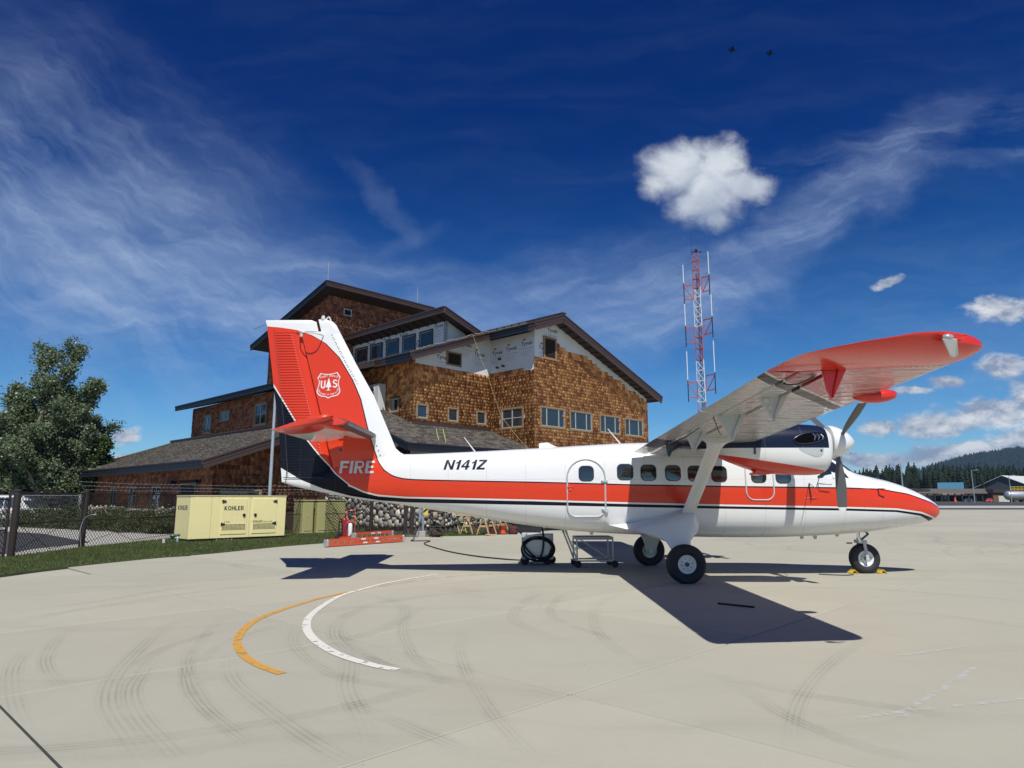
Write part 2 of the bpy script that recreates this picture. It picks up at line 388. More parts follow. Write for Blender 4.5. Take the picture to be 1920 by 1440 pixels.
M['yellow'] = pbr('yellow_paint', (0.75, 0.50, 0.03), 0.5, var=0.1)
M['blade'] = pbr('propeller_black', (0.095, 0.096, 0.095), 0.42, var=0.12)
M['cable'] = pbr('black_cable', (0.012, 0.012, 0.013), 0.55, var=0.1)
M['offwhite'] = pbr('offwhite_metal', (0.60, 0.60, 0.56), 0.45, var=0.05)
M['concrete_block'] = pbr('concrete_block', (0.36, 0.34, 0.31), 0.85, var=0.12, vs=6, bump=0.3)
def glass(name, col, rough=0.02, spec=1.0, var=0.3):
    m = pbr(name, col, rough, var=var, vs=1.3, spec=spec); b = m.node_tree.nodes['Principled BSDF']
    for l in list(m.node_tree.links):
        if l.to_socket == b.inputs['Roughness']: m.node_tree.links.remove(l)
    b.inputs['Roughness'].default_value = rough; b.inputs['IOR'].default_value = 1.6
    nt = m.node_tree; g = nt.nodes.new('ShaderNodeNewGeometry'); bn = nt.nodes.new('ShaderNodeBump'); bn.inputs['Strength'].default_value = 0.25; bn.inputs['Distance'].default_value = 0.03
    nt.links.new(noise(nt, X(nt, g.outputs['Position']), 1.6, 2, 0.5).s, bn.inputs['Height']); nt.links.new(bn.outputs[0], b.inputs['Normal'])
    return m
M['glass'] = glass('cabin_glass', (0.018, 0.020, 0.022))
M['wglass'] = glass('window_glass', (0.030, 0.038, 0.042), 0.03, spec=0.7)
def barkmat():
    return pbr('bark', (0.16, 0.14, 0.11), 0.9, var=0.3, vs=5, bump=0.6, bs=18)
M['bark'] = barkmat()
# ================================================================ THE AIRCRAFT
AIR = thing('twin_engine_airplane', 'white and red high-wing twin propeller airplane parked side-on with FIRE on its tail', 'airplane', (0, 15.8, 0))
def livery():
    m = bpy.data.materials.new('fuselage_livery'); m.use_nodes = True; nt = m.node_tree; b = nt.nodes['Principled BSDF']
    tc = nt.nodes.new('ShaderNodeTexCoord'); tc.object = AIR
    x, y, z = sepx(nt, tc.outputs['Object'])
    xr = (-6.0, 10.0); zr = (0.0, 6.2)
    top_f = [(9.79, 1.385), (9.42, 1.56), (8.73, 1.761), (8.05, 1.865), (7.09, 1.893), (4.61, 1.922), (2.62, 1.956), (0.47, 2.017), (-1.6, 2.062), (-2.2, 2.082), (-2.45, 2.105), (-2.6, 2.14), (-2.72, 2.185), (-2.88, 2.293)]
    top_g = [(2.293, -2.88), (2.39, -2.96), (2.513, -3.05), (2.86, -3.18), (3.282, -3.32), (3.928, -3.50), (4.387, -3.71), (4.925, -4.05), (5.265, -4.39), (5.469, -4.74), (5.60, -5.12), (5.66, -5.5), (5.70, -5.9)]
    red_f = [(9.6, 1.15), (9.45, 1.238), (9.02, 1.362), (8.38, 1.44), (7.06, 1.481), (4.59, 1.524), (2.61, 1.568), (0.46, 1.628), (-2.38, 1.690), (-3.02, 1.736), (-3.35, 1.815), (-3.67, 1.958)]
    red_g = [(1.958, -3.67), (2.205, -3.99), (2.588, -4.36), (2.956, -4.68), (3.458, -5.03), (3.882, -5.31), (4.294, -5.59), (4.6, -5.80), (4.9, -6.0)]
    blk = [(9.5, 1.05), (9.32, 1.16), (9.01, 1.275), (8.37, 1.36), (7.05, 1.398), (4.59, 1.434), (2.6, 1.470), (0.46, 1.511), (-2.38, 1.567), (-3.02, 1.613), (-3.66, 1.708), (-4.31, 1.876), (-4.81, 2.069), (-5.29, 2.335), (-5.6, 2.5)]
    d1 = (fcurve(nt, x, top_f, *xr, *zr) - z).mx(fcurve(nt, z, top_g, *zr, *xr) - x)
    d2 = (fcurve(nt, x, red_f, *xr, *zr) - z).mx(fcurve(nt, z, red_g, *zr, *xr) - x)
    kb = z - fcurve(nt, x, blk, *xr, *zr)
    line = d1.gt(0.0) * (d1.lt(0.026))
    red = d1.gt(0.026) * d2.lt(0.0)
    black = (d2.gt(0.036) * kb.gt(0.0)).mx(line)
    n = noise(nt, X(nt, tc.outputs['Object']), 1.7, 5, 0.6)
    # belly soot and rain streaks, stronger low down on the skin
    st = noise(nt, comb(nt, x * 0.7, y, z * 6.0), 2.4, 6, 0.65).smooth(0.5, 0.85)
    white = mixc(nt, st * 0.10, (0.79, 0.79, 0.775), (0.50, 0.49, 0.45))
    c = mixc(nt, red, white, (0.68, 0.045, 0.013)); c = mixc(nt, black, c, (0.010, 0.012, 0.020))
    # panel seams
    sx = ((x + 0.13) / 0.86).fract(); sz = ((z + 0.05) / 0.47).fract()
    seam = (sx - 0.5).abs().lt(0.0045).mx((sz - 0.5).abs().lt(0.006)) * z.lt(2.95)
    c = mixc(nt, seam * 0.30, c, (0.10, 0.10, 0.10))
    nt.links.new(c.s, b.inputs['Base Color'])
    nt.links.new(((n - 0.5) * 0.14 + 0.27).s, b.inputs['Roughness'])
    b.inputs['Coat Weight'].default_value = 0.28; b.inputs['Coat Roughness'].default_value = 0.07; b.inputs['Specular IOR Level'].default_value = 0.35
    nt.links.new((0.28 - black * 0.22).s, b.inputs['Coat Weight']); nt.links.new((0.35 - black * 0.25).s, b.inputs['Specular IOR Level'])
    bn = nt.nodes.new('ShaderNodeBump'); bn.inputs['Strength'].default_value = 0.5; bn.inputs['Distance'].default_value = 0.007
    h = noise(nt, comb(nt, x * 1.0, y, z * 1.5), 3.4, 2, 0.5) - seam * 0.25
    nt.links.new(h.s, bn.inputs['Height']); nt.links.new(bn.outputs[0], b.inputs['Normal'])
    return m
M['livery'] = livery()
FUS = [(-5.25, 2.10, 2.012, .045, 2.1), (-4.92, 2.20, 1.915, .07, 2.1), (-4.44, 2.32, 1.815, .11, 2.2), (-3.97, 2.45, 1.72, .16, 2.3), (-3.34, 2.58, 1.613, .23, 2.4), (-2.64, 2.650, 1.53, .32, 2.5), (-2.09, 2.665, 1.448, .41, 2.6),
       (-.85, 2.715, 1.247, .57, 2.8), (.1, 2.765, 1.095, .70, 3.0), (.81, 2.80, 1.0, .78, 3.1), (1.74, 2.855, .908, .845, 3.3), (2.67, 2.90, .862, .88, 3.4), (4.19, 2.91, .803, .88, 3.4), (5.57, 2.91, .795, .88, 3.4),
       (6.3, 2.88, .81, .88, 3.3), (6.8, 2.78, .83, .875, 3.1), (7.2, 2.58, .85, .86, 2.9), (7.45, 2.41, .868, .84, 2.7), (7.68, 2.26, .885, .81, 2.6), (8.05, 2.16, .918, .76, 2.5), (8.6, 2.02, .995, .645, 2.4), (9.0, 1.875, 1.06, .52, 2.3),
       (9.3, 1.735, 1.115, .39, 2.2), (9.5, 1.625, 1.175, .27, 2.1), (9.62, 1.54, 1.24, .17, 2.0), (9.68, 1.47, 1.31, .09, 2.0), (9.70, 1.41, 1.37, .02, 2.0)]
def fus_ring(st, n=48):
    x, zt, zb, hw, e = st; zm = (zt + zb) / 2; hz = (zt - zb) / 2; out = []
    for j in range(n):
        a = 2 * PI * (j + 0.5) / n; c, s = math.cos(a), math.sin(a)
        out.append((x, hw * math.copysign(abs(c) ** (2 / e), c), zm + hz * math.copysign(abs(s) ** (2 / e), s)))
    return out
mb = MB(); FR = []
for i in range((len(FUS) - 1) * 4 + 1): FR.append(catmull(FUS, i / 4))
mb.loft([fus_ring(s) for s in FR])
fus = mb.build('fuselage', M['livery'], AIR, smooth=38)
FB = BVHTree.FromPolygons([tuple(v) for v in mb.v], mb.f)
def hw_at(x):
    for a, b in zip(FR, FR[1:]):
        if a[0] <= x <= b[0]: return a[3] + (b[3] - a[3]) * (x - a[0]) / max(b[0] - a[0], 1e-6)
    return 0.0
def on_side(x, z, off=0.004, side=-1):
    h = FB.ray_cast(Vector((x, side * 3.0, z)), Vector((0, -side, 0)))
    if h[0] is None: return Vector((x, side * (hw_at(x) + off), z))
    n = h[1] if h[1].y * side > 0 else -h[1]
    return h[0] + n * off
def on_top(x, y, off=0.004):
    h = FB.ray_cast(Vector((x, y, 5.0)), Vector((0, 0, -1)))
    if h[0] is None: return Vector((x, y, 2))
    n = h[1] if h[1].z > 0 else -h[1]
    return h[0] + n * off
def rrect(x0, x1, z0, z1, r, k=5):
    out = []
    for cx, cz, a0 in ((x1 - r, z1 - r, 0), (x0 + r, z1 - r, 90), (x0 + r, z0 + r, 180), (x1 - r, z0 + r, 270)):
        for i in range(k + 1):
            a = R(a0 + 90 * i / k); out.append((cx + r * math.cos(a), cz + r * math.sin(a)))
    return out
def patch(name, poly, mat, parent, off=0.006, side=-1, proj=on_side, rim=None, rings=(0.92, 0.6, 0.25)):
    """a thin skin over the surface: its outline, inner rings and centre all follow the fuselage"""
    mb_ = MB(); cx = sum(p[0] for p in poly) / len(poly); cz = sum(p[1] for p in poly) / len(poly); n = len(poly)
    vs = []
    def pr(p, o): return proj(p[0], p[1], o, side) if proj is on_side else proj(p[0], p[1], o)
    vs += [pr(p, -0.004) for p in poly]
    for q in (1.0,) + tuple(rings): vs += [pr((cx + (p[0] - cx) * q, cz + (p[1] - cz) * q), off) for p in poly]
    vs.append(pr((cx, cz), off)); K = 1 + len(rings) + 1; fs = []
    for k in range(K - 1):
        for j in range(n): fs.append((k * n + j, k * n + (j + 1) % n, (k + 1) * n + (j + 1) % n, (k + 1) * n + j))
    c = len(vs) - 1
    for j in range(n): fs.append(((K - 1) * n + j, (K - 1) * n + (j + 1) % n, c))
    mb_.add(vs, fs)
    return mb_.build(name, mat, parent, smooth=50)
def strip(name, pts, mat, parent, w=0.019, side=-1, off=0.0, closed=False, n=6):
    m_ = MB(); m_.tube([on_side(p[0], p[1], off, side) for p in pts], w, n, m=0, closed=closed)
    return m_.build(name, mat, parent, smooth=60)
def fine2d(V, F, cuts=3):
    bm = bmesh.new(); vv = [bm.verts.new((a, b, 0)) for a, b in V]
    for f in F: bm.faces.new([vv[i] for i in f])
    bmesh.ops.subdivide_edges(bm, edges=bm.edges[:], cuts=cuts, use_grid_fill=True); bmesh.ops.triangulate(bm, faces=bm.faces[:]); bm.verts.index_update()
    r = [(v.co.x, v.co.y) for v in bm.verts], [tuple(v.index for v in f.verts) for f in bm.faces]; bm.free(); return r
def lettering(name, s, x0, x1, z0, z1, mat, parent, bold=0.02, shear=0.0, off=0.003, proj=None, res=3):
    vs, fs = fine2d(*glyphs(s, x1 - x0, z1 - z0, shear)); m_ = MB()
    m_.add([(proj or (lambda x, z, o: on_side(x, z, o)))(x0 + a, z0 + b, off) for a, b in vs], fs)
    o = m_.build(name, mat, parent); return o
# cabin windows (both sides)
WIN = [(1.46, 1.77, 2.03, 2.346), (2.29, 2.62, 2.055, 2.385), (2.80, 3.12, 2.04, 2.369), (3.33, 3.65, 2.036, 2.357), (3.82, 4.14, 2.026, 2.346), (4.33, 4.65, 2.012, 2.338), (5.19, 5.50, 1.996, 2.300), (5.72, 6.03, 1.984, 2.290)]
ring_mat = pbr('window_seal', (0.03, 0.03, 0.032), 0.5, var=0.1)
for sd in (-1, 1):
    for x0, x1, z0, z1 in WIN:
        fr = patch('cabin_window', rrect(x0 - .012, x1 + .012, z0 - .012, z1 + .012, .105), ring_mat, AIR, 0.006, sd)
        patch('pane', rrect(x0 + .004, x1 - .004, z0 + .004, z1 - .004, .095), M['glass'], fr, 0.0095, sd)
# doors: raised seam round each and its hinges
for sd in (-1, 1):
    dp = rrect(1.20, 2.02, 1.275, 2.495, .17, 6); dp = []
    for i in range(13): a = R(180 * i / 12); dp.append((1.61 + .41 * math.cos(a), 2.10 + .395 * math.sin(a)))
    for i in range(7): a = R(180 + 90 * i / 6); dp.append((1.38 + .18 * math.cos(a), 1.45 + .18 * math.sin(a)))
    for i in range(7): a = R(270 + 90 * i / 6); dp.append((1.84 + .18 * math.cos(a), 1.45 + .18 * math.sin(a)))
    d = strip('cabin_door_seam', dp, M['gray'], AIR, 0.020, sd, 0.0, True); d['label'] = 'rounded grey seam of the rear cabin door'
    for zz in (2.02, 1.40):
        h = MB(); p = on_side(2.02, zz, 0.0, sd); h.prism([(p.x - .09, zz + .035), (p.x + .055, zz + .035), (p.x + .055, zz - .05), (p.x + .0, zz - .045)] if zz < 1.8 else [(p.x - .09, zz + .02), (p.x + .055, zz + .025), (p.x + .055, zz - .03), (p.x - .06, zz - .01)], 'y', p.y - .035 * 1, p.y + .035)
        h.build('door_hinge', M['gray'], d, bevel=0.004)
    h = MB(); p = on_side(1.27, 1.90, 0.0, sd); h.box((p.x, p.y, p.z), (.13, .05, .03)); h.box((p.x + .0, p.y, p.z - .05), (.08, .03, .06)); h.build('door_handle', M['red'], d, bevel=0.004)
    fd = []
    for i in range(7): a = R(180 + 90 * i / 6); fd.append((5.23 + .17 * math.cos(a), 1.79 + .17 * math.sin(a)))
    for i in range(7): a = R(270 + 90 * i / 6); fd.append((5.49 + .17 * math.cos(a), 1.79 + .17 * math.sin(a)))
    strip('forward_door_seam', [(5.06, 2.55)] + [(5.06, 2.2)] + fd + [(5.66, 2.2), (5.66, 2.55)], M['gray'], AIR, 0.017, sd)
    # cockpit glazing
    q = patch('cockpit_window', [(6.62, 2.09), (7.33, 2.09), (7.20, 2.30), (7.0, 2.47), (6.68, 2.52)], M['glass'], AIR, 0.008, sd)
    strip('window_post', [(6.98, 2.09), (6.90, 2.50)], M['white'], q, 0.02, sd, 0.004)
    ms = MB(); ms.tube([on_side(6.3, 1.66, -0.005, sd), on_side(6.5, 1.66, 0.02, sd), on_side(6.62, 1.66, -0.005, sd)], .008, 5); ms.build('step_rail', M['red'], AIR)
    b_ = MB(); p = on_side(7.98, 1.80, 0.0, sd); b_.tube([on_side(7.98, 1.86, .004, sd), on_side(7.98, 1.72, .004, sd), on_side(8.09, 1.68, .004, sd)], .016, 5); b_.build('nose_door_latch', M['dark'], AIR)
    b_ = MB(); b_.tube([on_side(8.0, 1.865, .006, sd), on_side(8.18, 1.86, .006, sd)], .008, 5); b_.build('nose_door_hinge', M['red'], AIR)
    strip('nose_door_seam', [(7.62, 1.44), (7.62, 1.86), (8.30, 1.845), (8.28, 1.42)], M['red'], AIR, 0.0045, sd)
# windscreen and anti-glare panel
for ys in (-1, 1):
    patch('windscreen', [(7.58, ys * .03), (7.58, ys * .55), (7.40, ys * .66), (7.02, ys * .62), (6.92, ys * .03)], M['glass'], AIR, 0.012, proj=on_top)
patch('anti_glare_panel', [(7.66, -.42), (7.66, .42), (8.2, .34), (8.5, .20), (8.56, 0), (8.5, -.20), (8.2, -.34)], M['navy'], AIR, 0.010, proj=on_top)
b_ = MB(); b_.tube([(7.60, -.05, 2.33), (7.42, -.2, 2.49), (7.3, -.3, 2.56)], .012, 5); b_.build('wiper', M['dark'], AIR)
# registration, FIRE
lettering('registration', 'N141Z', -1.53, -0.545, 2.285, 2.505, M['dark'], AIR, 0.035, 0.22)
wh = pbr('silver_lettering', (0.62, 0.62, 0.62), 0.35, var=0.03)

# ---- fin and rudder
def interp(T, z):
    if z <= T[0][0]: return T[0][1]
    for (a, b), (c, d) in zip(T, T[1:]):
        if z <= c: return b + (d - b) * (z - a) / (c - a)
    return T[-1][1]
LE = [(2.50, -2.30), (2.62, -2.42), (2.70, -2.58), (2.80, -2.69), (2.99, -2.77), (4.02, -3.23), (4.79, -3.68), (5.59, -4.11), (5.72, -4.18), (5.81, -4.27), (5.86, -4.42)]
HI = [(1.90, -3.97), (3.63, -4.45), (5.49, -4.99), (5.54, -5.00)]
FE = [(1.90, -3.97), (3.63, -4.45), (5.49, -4.99), (5.50, -4.99), (5.56, -4.53), (5.86, -4.62)]
TE = [(2.00, -5.27), (2.34, -5.31), (3.15, -5.40), (4.32, -5.60), (5.72, -5.83), (5.80, -5.86)]
TH = [(1.9, .15), (2.7, .15), (4.0, .115), (5.6, .07), (5.8, .055), (5.86, .02)]
def fin_sec(z, xa, xb, ta, tb, n=10, round_front=True):
    """xa front, xb rear; half thickness ta just behind the nose, tb at the rear"""
    L = xa - xb; pts = []
    for i in range(n + 1):
        t = i / n; x = xa - L * t
        if round_front: h = ta * min(1.0, (t / 0.22)) ** 0.5 if t < .22 else ta + (tb - ta) * (t - .22) / .78
        else: h = ta + (tb - ta) * t
        pts.append((x, h))
    return [(x, -h, z) for x, h in pts] + [(x, h, z) for x, h in reversed(pts[1:] if round_front else pts)]
zs = [2.0, 2.3, 2.5, 2.62, 2.70, 2.80, 2.99, 3.3, 3.7, 4.02, 4.4, 4.79, 5.2, 5.49, 5.50, 5.56, 5.65, 5.72, 5.81, 5.86]
fm = MB(); fm.loft([fin_sec(z, interp(LE, z), interp(FE, z) + .012, interp(TH, z), interp(TH, z) * .72) for z in zs]); fin = fm.build('vertical_fin', M['livery'], AIR, smooth=40)
zr_ = [2.02, 2.34, 2.8, 3.15, 3.7, 4.32, 4.9, 5.3, 5.49, 5.51, 5.57, 5.66, 5.74, 5.80, 5.845]
def rud_front(z): return interp([(1.9, -3.99), (3.63, -4.47), (5.49, -5.01), (5.51, -5.01), (5.57, -4.60), (5.8, -4.66), (5.85, -4.80)], z)
rm = MB(); rm.loft([fin_sec(z, rud_front(z), interp(TE, z) , interp(TH, z) * .66 * (0.6 if z > 5.83 else 1), .008) for z in zr_]); rud = rm.build('rudder', M['livery'], AIR, smooth=40)
RB = BVHTree.FromPolygons([tuple(v) for v in rm.v], rm.f); FNB = BVHTree.FromPolygons([tuple(v) for v in fm.v], fm.f)
def on_fin(x, z, off=0.003, side=-1):
    for B_ in (FNB, RB, FB):
        h = B_.ray_cast(Vector((x, side * 3.0, z)), Vector((0, -side, 0)))
        if h[0] is not None: return h[0] + Vector((0, side * off, 0))
    return Vector((x, side * .1, z))
def on_fin_or_body(x, z, off=0.003):
    hs = [B_.ray_cast(Vector((x, -3.0, z)), Vector((0, 1, 0)))[0] for B_ in (FNB, FB, RB)]
    hs = [h for h in hs if h is not None]
    return min(hs, key=lambda h: h.y) + Vector((0, -off, 0)) if hs else Vector((x, -.2, z))
lettering('fire_lettering', 'FIRE', -3.93, -3.115, 2.215, 2.50, wh, AIR, 0.035, 0.06, 0.012, on_fin_or_body)
rb = MB()
for sd in (-1, 1):
    for i in range(52):
        z = 2.30 + i * 0.0635
        xr_ = interp(TE, z) + .20; xf = rud_front(z) - (.24 if z > 3 else .20)
        a = RB.ray_cast(Vector((xr_, sd * 3, z)), Vector((0, -sd, 0)))[0]; c = RB.ray_cast(Vector((xf, sd * 3, z)), Vector((0, -sd, 0)))[0]
        if a is None or c is None: continue
        rb.tube([a + Vector((-.03, -sd * .004, 0)), a + Vector((0, sd * .004, 0)), c + Vector((0, sd * .004, 0)), c + Vector((.03, -sd * .004, 0))], .0125, 6)
rb.build('stiffening_beads', M['livery'], rud, smooth=60, kind='stuff')
tb = MB(); tb.tube([Vector((interp(TE, z) + .15, -interp(TH, z) * .66 * .12 - .012, z)) for z in (2.1, 3.0, 4.0, 5.0, 5.62)], .006, 4); tb.build('trim_tab_line', M['boot'], rud)
vg = MB()
for i in range(22):
    z = 4.30 + i * 0.0555; x = interp(LE, z) - .21
    for sd in (-1, 1):
        p = on_fin(x, z, 0.0, sd); t = .014 if i % 2 else -.014
        vg.add([p + Vector((-.018, -sd * .002, 0)), p + Vector((.018, -sd * .002, t)), p + Vector((-.018, sd * .022, -.004)), p + Vector((-.016, -sd * .002, .004)), p + Vector((.020, -sd * .002, t + .004)), p + Vector((-.016, sd * .022, .002))],
               [(0, 1, 2), (5, 4, 3), (0, 3, 4, 1), (1, 4, 5, 2), (2, 5, 3, 0)])
vg.build('vortex_generators', M['boot'], fin, kind='stuff')
mh = MB()
for sd in (-1, 1):
    mh.tube(curve_pts([(-5.02, sd * .05, 5.45), (-4.99, sd * .16, 5.47), (-4.92, sd * .30, 5.47), (-4.72, sd * .36, 5.45), (-4.55, sd * .30, 5.44), (-4.47, sd * .12, 5.45), (-4.46, sd * .05, 5.45)], 4), .014, 6)
    mh.box((-4.98, sd * .08, 5.46), (.07, .06, .07))
mh.build('hinge_guard', M['offwhite'], rud, smooth=60)
bc = MB(); bc.lathe([(.05, 0), (.05, .04), (.035, .10), (.0, .115)], 12, (-4.50, 0, 5.85)); bc.build('beacon', M['offwhite'], AIR, smooth=50)
bc = MB(); bc.tube(curve_pts([(-4.44, 0, 5.85), (-4.37, 0, 5.92), (-4.33, 0, 5.86), (-4.31, 0, 5.79)], 4), .018, 6); bc.build('whip_loop', M['white'], AIR, smooth=60)
st_ = MB(); st_.tube([(-5.84, 0, 5.74), (-5.98, 0, 5.69), (-6.15, 0, 5.62)], .005, 4); st_.build('static_wick', M['dark'], rud)
ds = MB(); ds.lathe([(.035, 0), (.035, .01), (.0, .012)], 14, (0, 0, 0), 'y'); o = ds.build('inspection_hole', M['dark'], AIR, smooth=30); o.location = on_fin(-3.93, 2.75, .004)
tr = MB(); tr.tube([on_fin(-5.23, 2.12, .05), on_fin(-4.3, 2.12, .05)], .010, 5); tr.tube([on_fin(-5.16, 2.0, .05), on_fin(-5.16, 2.3, .04)], .008, 5); tr.build('rudder_pushrod', M['dark'], rud)
cb = MB()
for i in range(6):
    p = on_fin(-3.10 + i * .055 * .8 + .0, 2.85 - i * .11, .01); cb.box(p, (.028, .02, .008))
cb.build('fairing_clips', M['dark'], fin)
# ---- shield on the fin
def fin_poly(name, polys, mat, par, off):
    m_ = MB()
    for poly in polys:
        m_.add([on_fin(x, z, off) for x, z in poly], [tuple(range(len(poly)))])
    return m_.build(name, mat, par)
def sh(px, py):    # local shield units (0..740, 0..830) measured on the emblem
    return (-4.55 + px * .000733 + 0.0, 4.57 - py * .000755)
OUT = [(0, 190), (100, 30), (240, 60), (360, 62), (490, 45), (635, 0), (740, 155), (705, 240), (690, 330), (712, 450), (752, 560), (748, 640), (690, 720), (600, 755), (480, 775), (375, 830), (290, 775), (150, 765), (60, 720), (5, 650), (0, 560), (40, 450), (60, 340), (50, 260)]
cx0, cy0 = 372, 410
INN = [(cx0 + (a - cx0) * .925, cy0 + (b - cy0) * .930) for a, b in OUT]
emb = MB(); n_ = len(OUT)
emb.add([on_fin(*sh(a, b), .004) for a, b in OUT] + [on_fin(*sh(a, b), .004) for a, b in INN], [(i, (i + 1) % n_, n_ + (i + 1) % n_, n_ + i) for i in range(n_)])
emb = emb.build('shield_emblem', M['white'], AIR)
tree = [(370, 180), (395, 250), (385, 250), (420, 320), (408, 320), (445, 395), (428, 395), (470, 470), (400, 478), (388, 480), (392, 545), (450, 575), (290, 578), (352, 548), (354, 480), (345, 478), (270, 480), (315, 395), (300, 395), (335, 320), (322, 320), (355, 250), (345, 250)]
fin_poly('tree_mark', [[sh(a, b) for a, b in tree]], M['white'], emb, .005)
def shield_text(s, pa, w, h, bold, name):
    vs, fs = glyphs(s, w, h); m_ = MB()
    m_.add([on_fin(*sh(pa[0] + a, pa[1] + h - b), .005) for a, b in vs], fs)
    return m_.build(name, M['white'], emb)
shield_text('U', (118, 275), 150, 240, .03, 'letter'); shield_text('S', (500, 235), 155, 255, .03, 'letter')
fin_poly('letter_serif', [[sh(a, b) for a, b in q] for q in ([(98, 272), (180, 272), (180, 288), (98, 288)], [(228, 268), (290, 268), (290, 284), (228, 284)])], M['white'], emb, .005)
def arc_text(s, pts, h, name, flip=False):
    """letters one by one along a polyline in shield units"""
    P = [Vector(p) for p in pts]; L = [0]
    for a, b in zip(P, P[1:]): L.append(L[-1] + (b - a).length)
    tot = L[-1]; m_ = MB(); k = len(s)
    for i, ch in enumerate(s):
        if ch == ' ': continue
        d = tot * (i + .12) / k; j = max(q for q in range(len(L) - 1) if L[q] <= d); t = (d - L[j]) / (L[j + 1] - L[j]); p = P[j].lerp(P[j + 1], t); a = (P[j + 1] - P[j]).normalized()
        vs, fs = text2d(ch, tot / k * (.35 if ch == 'I' else .76), h, .02, 0, 1)
        nrm = Vector((a.y, -a.x))
        m_.add([on_fin(*sh(p.x + a.x * u_ + nrm.x * v_, p.y + a.y * u_ + nrm.y * v_), .005) for u_, v_ in vs], fs)
    return m_.build(name, M['white'], emb)
arc_text('FOREST SERVICE', [(95, 205), (200, 175), (300, 155), (440, 145), (560, 160), (660, 185)], 62, 'arc_lettering')
arc_text('DEPARTMENT OF AGRICULTURE', [(38, 545), (62, 620), (110, 690), (240, 722), (370, 730), (500, 712), (620, 680), (690, 600), (700, 510)], 50, 'arc_lettering')

# ---- tailplane: stabiliser and drooped elevator, each side
def tailmat():
    m = pbr('tailplane_livery', (0.8, 0.8, 0.78), 0.3, coat=0.4, var=0.02); nt = m.node_tree; b = nt.nodes['Principled BSDF']
    tc = nt.nodes.new('ShaderNodeTexCoord'); tc.object = AIR; x, y, z = sepx(nt, tc.outputs['Object'])
    r = (y.abs() + (x + 3.1) * 0.35).gt(1.75)
    c = mixc(nt, r, (0.72, 0.72, 0.70), (0.70, 0.05, 0.02)); nt.links.new(c.s, b.inputs['Base Color']); return m
M['tail'] = tailmat()
def foil(x_le, x_te, zc, t, nose=.5, n=12, cam=0.0, te_z=0.0):
    """closed airfoil outline in x-z: lower surface back then upper surface forward"""
    lo = []; up = []
    for i in range(n + 1):
        q = 0.5 * (1 - math.cos(PI * i / n)); x = x_le + (x_te - x_le) * q
        h = t * 2.6 * (0.2969 * math.sqrt(q) - 0.126 * q - 0.3516 * q * q + 0.2843 * q ** 3 - 0.1015 * q ** 4) / .26 * .26 / .52
        zz = zc + te_z * q * q
        up.append((x, zz + h * (1 + cam))); lo.append((x, zz - h * (1 - cam)))
    return lo + list(reversed(up[1:-1])) if nose else lo
for sd in (-1, 1):
    s_ = MB(); secs = []
    for yy, sc in ((0.05, 1), (1.0, 1), (2.0, 1), (2.78, 1), (2.88, .93), (2.94, .75)):
        f = foil(-3.12 - (1 - sc) * .2, -3.86 + (1 - sc) * .1, 3.08, .145 * sc, n=10); secs.append([(x, sd * yy, z) for x, z in f])
    s_.loft(secs); s_.build('tailplane', M['tail'], AIR, smooth=40)
    l_ = MB(); l_.loft([[(x, sd * yy, z) for x, z in [(-3.108, 3.08), (-3.135, 3.125), (-3.24, 3.158), (-3.30, 3.160), (-3.30, 3.0), (-3.24, 3.002), (-3.135, 3.035)]] for yy in (.22, 1.0, 2.0, 2.86)]); l_.build('deice_boot', M['boot'], AIR, smooth=40)
    e = MB(); secs = []
    def rot(x, z):
        a = R(14.0); dx, dz = x + 3.80, z - 3.08; return (-3.80 + dx * math.cos(a) - dz * math.sin(a) , 3.08 + dx * math.sin(a) + dz * math.cos(a))
    for yy, xf, sc in ((.30, -3.80, 1), (1.5, -3.80, 1), (2.70, -3.80, 1), (2.955, -3.80, 1), (2.96, -3.36, 1), (3.06, -3.36, .98), (3.12, -3.42, .85), (3.15, -3.52, .55)):
        f = foil(xf, -4.50, 3.08, (.125 if xf < -3.7 else .15) * sc, n=10); secs.append([(lambda q: (q[0], sd * yy, q[1]))(rot(x, z)) for x, z in f])
    e.loft(secs); e.build('elevator', M['tail'], AIR, smooth=40)
tc_ = MB(); tc_.box((-3.55, 0, 3.08), (.9, .30, .20)); tc_.build('tailplane_fairing', M['livery'], AIR, bevel=.06, seg=3, smooth=50)

